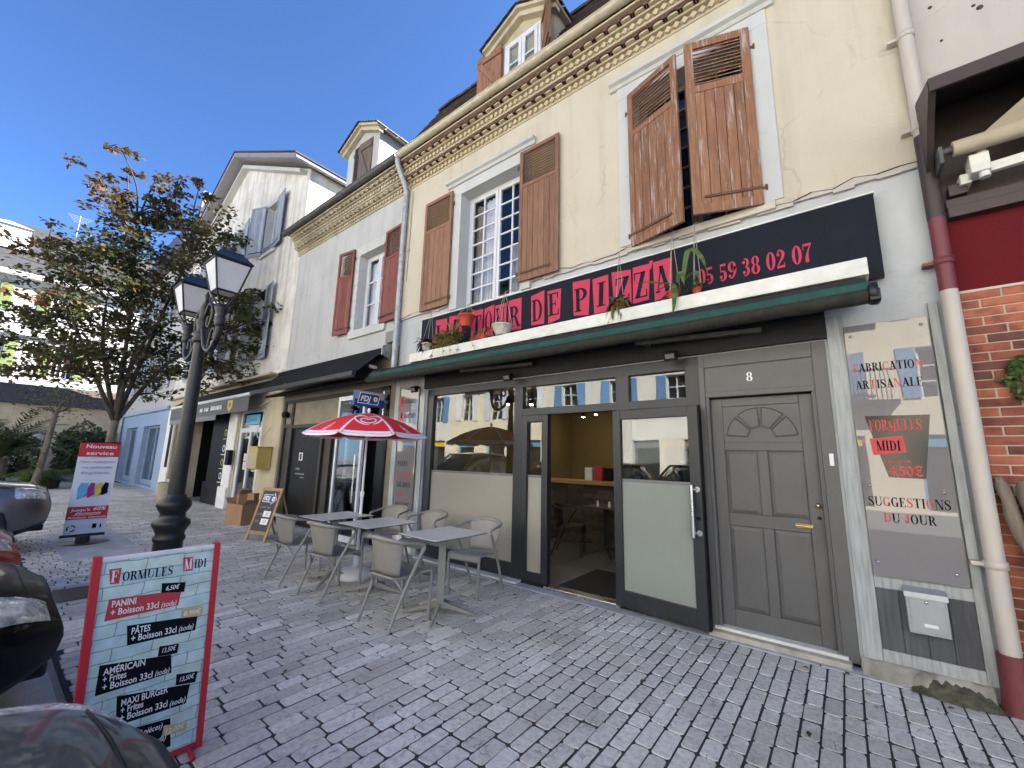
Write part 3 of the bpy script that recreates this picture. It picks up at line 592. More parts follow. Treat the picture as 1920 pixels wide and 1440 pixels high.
# cornice: two courses of tiles over rows of set bricks
def cornice(P, x0, x1, mat, tiles, single, dz=0.0):
    mb = MB()
    mb.sweepx([(0.0, 6.455+dz), (-0.05, 6.465+dz), (-0.05, 6.49+dz), (0.0, 6.49+dz)], x0, x1)
    mb.sweepx([(0.0, 6.49+dz), (-0.035, 6.49+dz), (-0.035, 6.585+dz), (0, 6.585+dz)], x0, x1)
    mb.sweepx([(0.0, 6.585+dz), (-0.095, 6.585+dz), (-0.10, 6.605+dz), (0, 6.605+dz)], x0, x1)
    mb.sweepx([(0.0, 6.605+dz), (-0.085, 6.605+dz), (-0.085, 6.68+dz), (0, 6.68+dz)], x0, x1)
    mb.sweepx([(0.0, 6.68+dz), (-0.165, 6.68+dz), (-0.175, 6.70+dz), (0, 6.70+dz)], x0, x1)
    mb.sweepx([(0.0, 6.70+dz), (-0.155, 6.70+dz), (-0.155, 6.795+dz), (0, 6.795+dz)], x0, x1)
    mb.sweepx([(0.0, 6.795+dz), (-0.215, 6.795+dz), (-0.22, 6.815+dz), (0, 6.815+dz)], x0, x1)
    mb.sweepx([(0.0, 6.815+dz), (-0.20, 6.815+dz), (-0.20, 6.90+dz), (0, 6.90+dz)], x0, x1)
    mb.sweepx([(0.3, 6.90+dz), (-0.31, 6.90+dz), (-0.31, 6.93+dz), (0.3, 6.93+dz)], x0, x1)
    c = mb.build('cornice', mat, P)
    p = 0.0955; dm = MB(); s_ = 0.030
    dpoly = [(-0.042, 0), (0, -s_*1.45), (0.042, 0), (0, s_*1.45)]
    dm.prism(dpoly, lambda u, v, d: (u, d, v), 0.0, 0.045); dent_mesh = dm.mesh('set_brick'); dent_mesh.materials.append(M[mat])
    tp = 0.172; tm = MB(); n = 8; ro, ri = tp/2*0.98, tp/2*0.98-0.024
    pts = [(ro*math.cos(math.pi*i/n), ro*0.62*math.sin(math.pi*i/n)) for i in range(n+1)]; pin = [(ri*math.cos(math.pi*i/n), ri*0.50*math.sin(math.pi*i/n)) for i in range(n+1)]
    for i in range(n):
        for (yy, flip) in ((0.0, 0), (0.13, 1)):
            q = [(pts[i][0], yy, pts[i][1]), (pts[i+1][0], yy, pts[i+1][1]), (pin[i+1][0], yy, pin[i+1][1]), (pin[i][0], yy, pin[i][1])]; tm.quad(*(q if not flip else q[::-1]))
        tm.add([(pts[i][0], 0, pts[i][1]), (pts[i+1][0], 0, pts[i+1][1]), (pts[i+1][0], .13, pts[i+1][1]), (pts[i][0], .13, pts[i][1])], [(0, 1, 2, 3)], True)
        tm.add([(pin[i][0], 0, pin[i][1]), (pin[i+1][0], 0, pin[i+1][1]), (pin[i+1][0], .13, pin[i+1][1]), (pin[i][0], .13, pin[i][1])], [(3, 2, 1, 0)], True)
    tile_mesh = tm.mesh('cornice_tile'); tile_mesh.materials.append(M[tiles])
    allm = MB(); allt = MB()
    for (yy, zz) in ((-0.072, 6.5375), (-0.192, 6.7475)):
        k = int((x1-x0)/p)
        for i in range(k):
            xx = x0+p*(i+0.5)
            if single: o_ = link('set_brick', dent_mesh, c); o_.location = (xx, yy, zz+dz); o_.rotation_euler = (0, rnd.uniform(-.06, .06), 0)
            else: allm.prism([(a, b) for a, b in dpoly], lambda u, v, d: (xx+u, yy+d, zz+dz+v), 0, 0.045)
    for (yy, zz) in ((-0.165, 6.607), (-0.285, 6.817)):
        k = int((x1-x0)/tp)
        for i in range(k):
            xx = x0+tp*(i+0.5)
            if single: o_ = link('cornice_tile', tile_mesh, c); o_.location = (xx, yy+rnd.uniform(-.006, .006), zz+dz+rnd.uniform(-.004, .004)); o_.rotation_euler = (0, rnd.uniform(-.05, .05), 0)
            else:
                n0 = len(allt.v); allt.add([(v_.co.x+xx, v_.co.y+yy, v_.co.z+zz+dz) for v_ in tile_mesh.vertices], [tuple(f_.vertices) for f_ in tile_mesh.polygons])
    inf = MB()
    for (yy, zz) in ((-0.165, 6.607), (-0.285, 6.817)):
        for i in range(int((x1-x0)/tp)):
            xx = x0+tp*(i+0.5); inf.prism([(q[0]*.99, q[1]*.99) for q in pin], lambda u, v, d: (xx+u, yy+d, zz+dz+v), 0.018, 0.12)
    stuff(inf.build('tile_infill', mat, c))
    if not single:
        stuff(allm.build('set_bricks', mat, c)); stuff(allt.build('cornice_tiles', tiles, c))
    return c
cornice(PZ, X0+0.02, X1+0.01, 'cornice_cream', 'tile_red', True)
def gutter(P, x0, x1, mat, y=-0.36, z=7.0, r=0.068, name='gutter'):
    mb = MB(); n = 9; prof = [(y+r*math.cos(math.pi+math.pi*i/n), z+r*math.sin(math.pi+math.pi*i/n)) for i in range(n+1)]; prof += [(a*0.0+y+(a-y)*0.92, z+(b-z)*0.92) for a, b in prof[::-1]]
    mb.sweepx(prof, x0, x1); mb.tube([(x0, y-r, z), (x1, y-r, z)], 0.010, 6)
    k = x0+0.25
    while k < x1:
        mb.sweepx([(y+(r+.005)*math.cos(math.pi+math.pi*i/n), z+(r+.005)*math.sin(math.pi+math.pi*i/n)) for i in range(n+1)]+[(y+(r-.004)*math.cos(2*math.pi-math.pi*i/n), z+(r-.004)*math.sin(2*math.pi-math.pi*i/n)) for i in range(n+1)], k, k+0.022); k += rnd.uniform(0.45, 0.6)
    g_ = mb.build(name, mat, P); return g_
gutter(PZ, -6.02, 0.86, 'cream_gutter')
# mansard roof of small tiles, upper slope behind
def mansard(P, x0, x1, z0=7.03, y0=-0.33, y1=0.60, z1=8.66, mat='tile_brown', zr=9.5, yback=8.0, holes=()):
    mb = MB(); rows = 16
    base = MB().add([(x0, y0+.02, z0-.02), (x1, y0+.02, z0-.02), (x1, y1, z1-.03), (x0, y1, z1-.03), (x0, 4, zr), (x1, 4, zr), (x0, yback, 7.1), (x1, yback, 7.1)], [(0, 1, 2, 3), (3, 2, 5, 4), (4, 5, 7, 6), (0, 3, 4, 6), (1, 7, 5, 2)])
    rf = base.build('roof', mat, P)
    dy, dz = (y1-y0)/rows, (z1-z0)/rows; L = math.hypot(dy, dz); ny, nz = -dz/L, dy/L
    for r_ in range(rows):
        xx = x0-rnd.uniform(0, .15)
        while xx < x1:
            wd = rnd.uniform(0.15, 0.2); a, b = max(xx, x0), min(xx+wd-.006, x1); t = rnd.uniform(0.012, 0.026)
            if b > a+.01:
                ya, za, yb, zb = y0+dy*r_, z0+dz*r_, y0+dy*(r_+1.25), z0+dz*(r_+1.25)
                mb.add([(a, ya+ny*t, za+nz*t), (b, ya+ny*t, za+nz*t), (b, yb, zb), (a, yb, zb), (a, ya, za), (b, ya, za)], [(0, 1, 2, 3), (4, 5, 1, 0), (0, 3, 4), (1, 5, 2)])
            xx += wd
    stuff(mb.build('roof_tiles', mat, rf))
    # uneven cap tiles along the break of the roof
    mb = MB(); xx = x0
    while xx < x1-.1:
        wd = rnd.uniform(0.26, 0.36); mb.obox((xx+wd/2, y1+0.02, z1+rnd.uniform(-.004, .02)), (wd/2*1.02, 0, rnd.uniform(-.012, .012)), (0, 0.10, 0.03), (0, -0.005, 0.018)); xx += wd
    stuff(mb.build('roof_cap', mat, rf)); return rf
mansard(PZ, X0, X1+0.05)
def board_shutter(name, P, pos, w_, h, mat, louver=0.27, planks=6, open_=False, sl=12, brace=False, t=0.032, rail=0.055, wmat=None):
    """ledged shutter: local x 0..w from the hinge side, y 0 front (towards -y), z 0..h; returns frame object placed by matrix"""
    fr = MB(); st = rail
    for a, b in ((0, st), (w_-st, w_)): fr.box(a, b, 0, t, 0, h)
    fr.box(st, w_-st, 0.001, t-.001, 0, st*1.2); fr.box(st, w_-st, 0.001, t-.001, h-st, h)
    zl = h*(1-louver)
    if louver: fr.box(st, w_-st, 0.001, t-.001, zl-st, zl)
    o_ = fr.build(name, mat, P, bevel=0.003); o_.matrix_parent_inverse = Matrix.Identity(4)
    o_.matrix_local = Matrix.Translation(-P.location) @ pos if P.type == 'EMPTY' else pos
    top = zl-st if louver else h-st; pw = (w_-2*st)/planks
    for i in range(planks):
        mb = MB(); mb.box(st+i*pw+.003, st+(i+1)*pw-.002, 0.006+rnd.uniform(0, .003), t-.006, st*1.2, top); mb.build('plank', wmat or mat, o_, bevel=0.002)
    if louver:
        gap = (h-st-zl)/sl
        for i in range(sl):
            z = zl+gap*(i+0.5); mb = MB()
            if open_: tl = rnd.uniform(-.01, .01); mb.obox(((w_)/2, t/2, z), ((w_-2*st)/2, 0, tl), (0, 0.010, 0.006), (0, -.002, 0.004))
            else: mb.obox((w_/2, t/2, z), ((w_-2*st)/2, 0, 0), (0, 0.016, gap*0.36), (0, -.003, 0.003))
            mb.build('slat', mat, o_)
    im_ = 'rust' if 'brown' in mat else 'iron'; MB().box(0.0, w_*0.82, -0.006, 0.0, st*1.9, st*1.9+.028).build('strap', im_, o_)
    for z in (st*1.9+.014, h*0.88): MB().tube([(-0.035, t/2, z-.03), (-0.035, t/2, z+.03)], 0.012, 6).box(-0.04, 0.03, t/2-.006, t/2+.006, z-.012, z+.012).build('hinge', im_, o_)
    return o_
def place(x, y, z, rz, mirror=False):
    m_ = Matrix.Translation((x, y, z)) @ Matrix.Rotation(rz, 4, 'Z')
    return m_ @ Matrix.Scale(-1, 4, (1, 0, 0)) if mirror else m_
# window A: open shutters folded against the wall (we see their back faces), white multi-pane casements
board_shutter('shutter', PZ, place(-4.76, -0.10, 3.90, 0, True), 0.68, 2.0, 'brown_wood', 0.27, 5)
board_shutter('shutter', PZ, place(-3.34, -0.10, 3.90, 0), 0.66, 2.02, 'brown_wood', 0.27, 6)
def head_mould(P, x0, x1, z, mat='surround', name='window_head', y=-0.035):
    MB().sweepx([(y, z-.06), (y-.03, z-.055), (y-.05, z-.02), (y-.09, z), (y-.10, z+.035), (y, z+.05)], x0, x1).build(name, mat, P)
head_mould(PZ, -4.92, -3.10, 6.05)
def surround(P, h, w_=0.16, y=-0.05, mat='surround', top=0.18, sill=True):
    mb = MB(); e = .004; mb.box(h[0]-w_, h[0]+e, y, 0.21, h[2], h[3]-e); mb.box(h[1]-e, h[1]+w_, y, 0.21, h[2], h[3]-e); mb.box(h[0]-w_, h[1]+w_, y-.001, 0.21, h[3]-e, h[3]+top); mb.build('window_surround', mat, P, bevel=0.004)
surround(PZ, HOLE_A)
def casement(P, h, y, cols, rows, bar=0.026, stile=0.055, mat='white_pvc', name='window', glassm='pane', top=0.0):
    """pair of glazed leaves in opening h; panes are separate"""
    x0, x1, z0, z1 = h; f = MB(); fr = 0.05
    f.box(x0, x0+fr, y, y+.07, z0, z1); f.box(x1-fr, x1, y, y+.07, z0, z1); f.box(x0+fr, x1-fr, y+.001, y+.069, z1-fr, z1); f.box(x0+fr, x1-fr, y+.001, y+.069, z0, z0+fr)
    o_ = f.build(name, mat, P, bevel=0.004); mid = (x0+x1)/2; par = o_ if P.type == 'EMPTY' else P
    for a, b in ((x0+fr, mid-.004), (mid+.004, x1-fr)):
        l = MB(); za, zb = z0+fr, z1-fr
        l.box(a, a+stile, y-.012, y+.03, za, zb); l.box(b-stile, b, y-.012, y+.03, za, zb); l.box(a+stile, b-stile, y-.011, y+.029, za, za+stile); l.box(a+stile, b-stile, y-.011, y+.029, zb-stile, zb)
        pw = (b-a-2*stile)/cols; ph = (zb-za-2*stile)/rows
        for i in range(1, cols): xx = a+stile+i*pw; l.box(xx-bar/2, xx+bar/2, y-.008, y+.02, za+stile, zb-stile)
        for j in range(1, rows): zz = za+stile+j*ph; l.box(a+stile, b-stile, y-.007, y+.019, zz-bar/2, zz+bar/2)
        l.build('casement', mat, par, bevel=0.003)
        for i in range(cols):
            for j in range(rows):
                q = MB().box(a+stile+i*pw+bar*.3, a+stile+(i+1)*pw-bar*.3, y+.004, y+.008, za+stile+j*ph+bar*.3, za+stile+(j+1)*ph-bar*.3).build('pane', glassm, par)
    return o_
casement(PZ, HOLE_A, 0.17, 2, 7)
def drape(P, x0, x1, z0, z1, y, mat, amp=0.02, waves=9, name='curtain'):
    mb = MB(); n = waves*6; v = []; f = []
    for i in range(n+1):
        t = i/n; xx = x0+(x1-x0)*t; yy = y+amp*math.sin(t*waves*2*math.pi+0.4*math.sin(t*9))
        v += [(xx, yy, z0), (xx, yy+.006*math.sin(t*23), z1)]
    for i in range(n): f.append((2*i, 2*i+2, 2*i+3, 2*i+1))
    return mb.add(v, f, True).build(name, mat, P)
drape(PZ, -4.52, -4.02, 3.86, 4.72, 0.262, 'lace', 0.012, 9)
drape(PZ, -3.78, -3.40, 3.86, 4.72, 0.262, 'lace', 0.012, 7)
drape(PZ, -4.30, -3.99, 3.86, 5.7, 0.272, 'curtain', 0.014, 4); drape(PZ, -3.60, -3.38, 3.86, 5.7, 0.275, 'lace', 0.014, 4)
drape(PZ, -4.55, -4.28, 4.4, 5.7, 0.31, 'curtain_ochre', 0.02, 3)
# window B: worn shutters standing half closed
surround(PZ, HOLE_B, 0.19, -0.05)
head_mould(PZ, -1.93, -0.16, 6.17)
casement(PZ, HOLE_B, 0.17, 2, 7, mat='old_grey_wood')
board_shutter('shutter', PZ, place(-1.71, -0.075, 3.92, -0.31), 0.665, 2.02, 'brown_worn', 0.27, 5, True, 11, t=0.034, rail=0.07, wmat='brown_worn')
board_shutter('shutter', PZ, place(-0.385, -0.075, 3.95, 0.33, True), 0.625, 2.03, 'brown_worn', 0.27, 5, True, 11, t=0.034, rail=0.085, wmat='brown_worn')
MB().box(-1.72, -0.30, -0.06, 0.0, 3.885, 3.965).build('window_sill', 'cream_pipe', PZ, bevel=0.004)
MB().box(-1.68, -0.4, 0.32, 0.34, 3.95, 5.98).build('roller_blind', 'dark_room', PZ)
# dormers
def dormer(P, xc, hw, yf, ze, za, yb, roofmat, facemat, ov=0.10, eave=0.05):
    zb = 6.95; mb = MB(); prof = [(xc-hw, zb), (xc+hw, zb), (xc+hw, ze), (xc, za), (xc-hw, ze)]
    mb.prism(prof, lambda u, v, d: (u, d, v), yf, yb); o_ = mb.build('dormer', facemat, P)
    sl = (za-ze)/hw; r = MB()
    for s_ in (-1, 1):
        xe, zz = xc+s_*(hw+ov), ze-sl*ov
        r.add([(xc, yf-.16, za+.03), (xe, yf-.16, zz+.03), (xe, yb, zz+.03), (xc, yb, za+.03), (xc, yf-.16, za-.03), (xe, yf-.16, zz-.03), (xe, yb, zz-.03), (xc, yb, za-.03)], [(0, 1, 2, 3), (7, 6, 5, 4), (0, 4, 5, 1), (1, 5, 6, 2)])
    r.build('dormer_roof', 'cornice_old', o_)
    t = MB()
    for s_ in (-1, 1):
        for k in range(6):
            for j in range(9):
                u0, u1 = k/6, (k+1.15)/6; y0 = yf-.20+j*(yb-yf+.2)/9; y1 = y0+(yb-yf+.2)/9-.012
                p0 = (xc+s_*(hw+ov+.02)*u0, za+.034-sl*(hw+ov+.02)*u0); p1 = (xc+s_*(hw+ov+.02)*u1, za+.034-sl*(hw+ov+.02)*u1); h = rnd.uniform(.012, .03)
                t.add([(p0[0], y0, p0[1]), (p1[0], y0, p1[1]+h), (p1[0], y1, p1[1]+h), (p0[0], y1, p0[1]), (p1[0], y0, p1[1]-.004), (p1[0], y1, p1[1]-.004)], [(0, 1, 2, 3), (1, 4, 5, 2), (0, 4, 1)])
    stuff(t.build('dormer_tiles', roofmat, o_))
    # raking mouldings under the eaves of the gable
    mo = MB()
    for s_ in (-1, 1):
        mo.add([(xc, yf-.10, za-.03), (xc+s_*(hw+ov*.8), yf-.10, ze-sl*ov*.8-.03), (xc+s_*(hw+ov*.8), yf-.10, ze-sl*ov*.8-.12), (xc, yf-.10, za-.12), (xc, yf+.01, za-.03), (xc+s_*(hw+ov*.8), yf+.01, ze-sl*ov*.8-.03), (xc+s_*(hw+ov*.8), yf+.01, ze-sl*ov*.8-.12), (xc, yf+.01, za-.12)], [(0, 1, 2, 3), (3, 2, 6, 7), (0, 4, 5, 1), (1, 5, 6, 2)])
    mo.build('gable_moulding', 'cornice_old', o_); return o_
dr = dormer(PZ, -3.38, 0.60, -0.06, 8.12, 8.43, 2.2, 'tile_brown', 'cornice_old')
casement(dr, (-3.70, -3.0, 7.15, 8.02), -0.10, 1, 2, name='dormer_window', stile=0.06)
def ledged(P, mtx, w_, h, mat):
    b = MB(); k = max(2, round(w_/.14))
    for i in range(k): b.box(w_*i/k+.002, w_*(i+1)/k-.002, 0.008, .032, 0, h)
    b.box(0, w_, -.016, .008, h*.08, h*.08+.09); b.box(0, w_, -.016, .008, h*.9-.09, h*.9)
    b.obox((w_/2, -.004, h*.5), (w_*.42, 0, h*.33), (0, .012, 0), (-.03, 0, .035)); o_ = b.build('dormer_shutter', mat, P)
    o_.matrix_parent_inverse = Matrix.Identity(4); o_.matrix_local = mtx; return o_
ledged(dr, place(-3.74, -0.14, 7.2, 0.05, True), 0.50, 0.88, 'brown_wood')
ledged(dr, place(-2.97, -0.10, 7.2, -0.75), 0.42, 0.92, 'brown_wood')
# downpipe of the pizzeria, its colours changing where the neighbour painted it
def pipe(P, pts, r, mat, name='downpipe'): return MB().tube(pts, r, 12).build(name, mat, P)
pipe(PZ, [(0.715, -0.085, 4.10), (0.715, -0.085, 7.0)], 0.050, 'cream_pipe')
pipe(PZ, [(0.715, -0.085, 3.38), (0.715, -0.085, 4.10)], 0.053, 'brown_paint')
pipe(PZ, [(0.715, -0.085, 2.80), (0.715, -0.085, 3.38)], 0.051, 'pipe_red')
pipe(PZ, [(0.715, -0.085, 0.32), (0.715, -0.085, 2.80)], 0.051, 'cream_pipe')
pipe(PZ, [(0.715, -0.09, 0.0), (0.715, -0.09, 0.1), (0.715, -0.09, 0.34)], [0.085, 0.075, 0.068], 'pipe_red', 'pipe_shoe')
for z, mt_ in ((5.05, 'cream_pipe'), (3.03, 'pipe_red'), (0.88, 'cream_pipe'), (4.18, 'cream_pipe')):
    MB().lathe([(0.053, -.026), (0.060, -.024), (0.060, .024), (0.053, .026)], (0.715, -0.085, z), 14).box(0.60, 0.66, -0.10, -0.02, z-.012, z+.012).build('pipe_clamp', 'cream_pipe' if z > 3.5 else mt_, PZ)
# ------------------------------------------------------------------ shopfront
MB().box(-5.24, -0.03, -0.055, -0.002, 2.57, 2.92).build('shop_lintel', 'lintel_dark', PZ, bevel=0.004)
YF0, YF1 = 0.02, 0.10
def frame_bars(name, P, rects, mat='alu_dark', y0=YF0, y1=YF1, bev=0.004):
    mb = MB()
    for i, (a, b, c, d) in enumerate(rects): mb.box(a, b, y0-.00045*i, y1+.00045*i, c, d)
    return mb.build(name, mat, P, bevel=bev)
sf = frame_bars('shop_frame', PZ, [(-5.22, -5.08, 0.03, 2.56), (-5.08, -3.44, 2.46, 2.56), (-5.08, -3.44, 0.03, 0.20), (-3.44, -3.30, 0.02, 2.56), (-3.30, -1.10, 2.44, 2.56), (-3.30, -1.10, 2.06, 2.15), (-3.30, -3.22, 0.04, 2.06), (-2.99, -2.90, 0.04, 2.06), (-3.22, -2.99, 0.04, 0.14), (-3.22, -2.99, 1.97, 2.06), (-1.98, -1.83, 0.04, 2.56), (-1.22, -1.08, 0.03, 2.56), (-1.83, -1.22, 0.04, 0.16)])
def pane(P, a, b, c, d, mat, y=0.06, name='pane'): return MB().box(a, b, y, y+.008, c, d).build(name, mat, P)
pane(sf, -5.08, -3.44, 0.20, 1.27, 'frosted', name='frosted_pane'); pane(sf, -5.08, -3.44, 1.30, 2.46, 'shop_glass')
pane(sf, -3.22, -2.99, 0.14, 1.27, 'frosted', name='frosted_pane'); pane(sf, -3.22, -2.99, 1.30, 1.97, 'shop_glass')
MB().box(-5.08, -3.44, 0.052, 0.07, 1.27, 1.30).build('film_band', 'alu_grey', sf); MB().box(-3.22, -2.99, 0.052, 0.07, 1.27, 1.30).build('film_band', 'alu_grey', sf)
pane(sf, -3.30, -1.98, 2.15, 2.44, 'shop_glass'); pane(sf, -1.83, -1.22, 2.15, 2.44, 'shop_glass'); pane(sf, -1.83, -1.22, 0.16, 1.28, 'frosted_door', name='frosted_pane'); pane(sf, -1.83, -1.22, 1.28, 2.06, 'shop_glass')
MB().box(-5.22, -3.28, -0.10, 0.03, -0.01, 0.03).build('stone_sill', 'ledge_white', PZ, bevel=0.004)
MB().box(-2.92, -1.97, -0.02, 0.12, 0.0, 0.035).build('threshold', 'steel', PZ, bevel=0.004)
# glazed door folded back against the fixed pane
ga = math.atan2(-0.10, 0.90); gm = Matrix.Translation(-PZ.location) @ Matrix.Translation((-1.985, -0.035, 0.045)) @ Matrix.Rotation(ga, 4, 'Z')
gd = MB(); W_, H_ = 0.92, 2.0
gd.box(0, .09, -.03, .03, 0, H_); gd.box(W_-.10, W_, -.03, .03, 0, H_); gd.box(.09, W_-.10, -.029, .029, 0, .16); gd.box(.09, W_-.10, -.029, .029, H_-.10, H_)
gdo = gd.build('glass_door', 'alu_dark', PZ, bevel=0.004); gdo.matrix_parent_inverse = Matrix.Identity(4); gdo.matrix_local = gm
MB().box(.09, W_-.10, -.004, .004, 1.27, H_-.10).build('pane', 'shop_glass', gdo); MB().box(.09, W_-.10, -.004, .004, .16, 1.24).build('frosted_pane', 'frosted_door', gdo); MB().box(.09, W_-.10, -.008, .008, 1.24, 1.27).build('film_band', 'alu_grey', gdo)
hb = MB().tube([(W_-.075, -.075, .78), (W_-.075, -.075, 1.25)], .016, 10)
for z in (.82, 1.21): hb.tube([(W_-.075, -.075, z), (W_-.045, -.03, z)], .012, 8); hb.lathe([(0.026, -.036), (0.026, -.029)], (W_-.035, 0, z), 12, 'y')
hb.build('pull_handle', 'steel', gdo); MB().lathe([(0.016, -.045), (0.018, -.029)], (W_-.04, 0, .95), 12, 'y').build('lock', 'black', gdo)
MB().box(W_, W_+.012, -.026, .03, 0, H_).build('seal', 'black', gdo)
# front door number 8
d8 = MB()
for (a, b, c, d, y) in ((-1.08, -1.03, .03, 2.56, -.012), (-0.15, -0.05, .03, 2.56, -.012), (-1.03, -0.15, 2.43, 2.56, -.011), (-1.03, -0.15, 2.13, 2.18, -.010)): d8.box(a, b, y, .10, c, d)
d8.box(-1.03, -1.0, .0, .10, .03, 2.13); d8.box(-0.18, -0.15, .0, .10, .03, 2.13); d8.box(-0.165, -0.15, -.006, .02, .03, 2.13)
dfr = d8.build('door_frame', 'door_grey', PZ, bevel=0.005)
MB().box(-1.06, -0.12, 0.006, 0.03, 2.18, 2.43).build('transom_board', 'door_grey', dfr)
mb = MB(); roman(mb, '8', (-0.665, 0.004, 2.265), UX, UZ, 0.085, sx=1.05); mb.build('house_number', 'white_print', dfr)
door = MB(); YD = 0.055; XA, XB = -1.0, -0.18
for (a, b, c, d) in ((XA, XA+.10, .07, 2.12), (XB-.10, XB, .07, 2.12), (XA+.10, XB-.10, .07, .22), (XA+.10, XB-.10, .94, 1.05), (XA+.10, XB-.10, 1.62, 1.70), (XA+.10, XB-.10, 2.04, 2.12), (-.63, -.55, .22, .94), (-.63, -.55, 1.05, 1.62)): door.box(a, b, YD, YD+.04, c, d)
dr8 = door.build('front_door', 'door_grey', PZ, bevel=0.006)
def raised(a, b, c, d):
    mb = MB(); k = .035; mb.box(a, b, YD+.018, YD+.03, c, d); mb.add([(a, YD+.018, c), (b, YD+.018, c), (b, YD+.018, d), (a, YD+.018, d), (a+k, YD+.004, c+k), (b-k, YD+.004, c+k), (b-k, YD+.004, d-k), (a+k, YD+.004, d-k)], [(0, 1, 5, 4), (1, 2, 6, 5), (2, 3, 7, 6), (3, 0, 4, 7), (4, 5, 6, 7)])
    mb.build('door_panel', 'door_grey', dr8, bevel=0.003)
for a, b in ((XA+.10, -.63), (-.55, XB-.10)): raised(a, b, .22, .94); raised(a, b, 1.05, 1.62)
# fan of four wedges in the top panel
fx, fz, rr = -.59, 1.735, 0.285
bk = MB(); bk.box(XA+.10, XB-.10, YD+.012, YD+.03, 1.70, 2.04); bk.build('fan_board', 'door_grey', dr8)
for k in range(4):
    a0, a1 = 5+k*43.5, 5+k*43.5+39; q = [(fx+(.11 if i in (0, 1) else rr)*math.cos(R(a))*1.0, fz+(.11 if i in (0, 1) else rr)*math.sin(R(a))) for i, a in enumerate((a0, a1, a1, a0))]
    arc = [(fx+rr*math.cos(R(a1+(a0-a1)*t/6)), fz+rr*math.sin(R(a1+(a0-a1)*t/6))) for t in range(7)]
    poly = [q[0], q[1]]+arc; cxm = sum(p[0] for p in poly)/len(poly); czm = sum(p[1] for p in poly)/len(poly)
    ins = [(cxm+(p[0]-cxm)*.86, czm+(p[1]-czm)*.86) for p in poly]; mb = MB(); n = len(poly)
    mb.add([(u, YD+.0005, v) for u, v in poly]+[(u, YD+.011, v) for u, v in ins]+[(u, YD+.012, v) for u, v in poly], [(i, (i+1) % n, n+(i+1) % n, n+i) for i in range(n)]+[tuple(range(n, 2*n))]+[(i, 2*n+i, 2*n+(i+1) % n, (i+1) % n) for i in range(n)])
    mb.build('fan_wedge', 'door_grey', dr8)
lk_ = MB().lathe([(0.0, -.03), (.017, -.028), (.021, .0)], (-.215, YD, 1.17), 14, 'y').build('lock', 'brass', dr8); MB().lathe([(0.0, -.012), (.013, -.01), (.014, 0)], (-.215, YD, 1.07), 12, 'y').build('keyhole', 'iron', dr8)
MB().tube([(-.385, YD-.022, .995), (-.35, YD-.03, .998), (-.29, YD-.03, .993), (-.265, YD-.022, .995)], .010, 8).box(-.385, -.265, YD-.012, YD+.002, .98, 1.01).build('door_pull', 'brass', dr8)
MB().box(-.105, -.075, -.026, -.010, 1.50, 1.60).build('doorbell', 'white_plastic', dfr, bevel=.003)
MB().box(-1.06, -.12, -.03, .09, .045, .07).build('door_sill', 'ledge_white', PZ, bevel=.003); MB().box(-1.10, -.10, -.10, .05, -.01, .045).build('door_step', 'plinth', PZ, bevel=.01)
# right pier: boarded panel, white frame boards, mossy plinth
mb = MB(); mb.box(-.03, .085, -.028, 0, .10, 2.75); mb.box(.60, .655, -.028, 0, .10, 2.75); mb.box(.085, .60, -.026, 0, .61, .70); mb.box(.085, .60, -.026, 0, .10, .185); mb.build('pier_board', 'white_board', PZ, bevel=.004)
for i in range(4): MB().box(.087+i*.128, .087+(i+1)*.128-.003, -.018-rnd.uniform(0, .002), 0, .185, .61).build('plank', 'slate_grey_board', PZ, bevel=.002)
mb = MB(); n = 26; zs = [(.085+rnd.uniform(-.012, .012), -.045-rnd.uniform(0, .03), -.065-.055*math.sin(i/n*3)-rnd.uniform(0, .03)) for i in range(n+1)]; xs_ = [-.04+i*.66/n for i in range(n+1)]
v = []; f = []
for xx, (zt, yt, yb) in zip(xs_, zs): v += [(xx, 0.0, zt+.012), (xx, yt, zt), (xx, yb+.012, zt*.5), (xx, yb-.015, -.02)]
for i in range(n): f += [(4*i+j, 4*i+4+j, 4*i+5+j, 4*i+1+j) for j in range(3)]
mb.add(v, f, True); mb.build('plinth', 'plinth', PZ)
mb = MB(); rg = random.Random(31); n = 22; v = []; f = []
for i in range(n+1):
    t_ = i/n; h_ = (.075*math.sin(math.pi*min(1, t_*1.1))**.7+rg.uniform(0, .015)); d_ = .085+.06*math.sin(math.pi*t_)+rg.uniform(0, .02); v += [(.20+.48*t_, -.07, h_), (.20+.48*t_, -.07-d_*.45, h_*.7), (.20+.48*t_, -.07-d_, .004)]
for i in range(n): f += [(3*i, 3*i+3, 3*i+4, 3*i+1), (3*i+1, 3*i+4, 3*i+5, 3*i+2)]
mb.add(v, f, True); mb.build('moss_patch', 'moss', PZ)
mb = MB(); mb.box(-6.02, -5.90, -.03, 0, .02, 2.80); mb.box(-5.36, -5.24, -.03, 0, .02, 2.80); mb.box(-5.90, -5.36, -.028, 0, 2.66, 2.80); mb.box(-5.90, -5.36, -.028, 0, .52, .62); mb.build('pier_board', 'white_board', PZ, bevel=.004)
for i in range(4): MB().box(-5.90+i*.135, -5.90+(i+1)*.135-.003, -.016, 0, .03, .52).build('plank', 'brick_paint' if i % 2 else 'pinkish', PZ, bevel=.002)
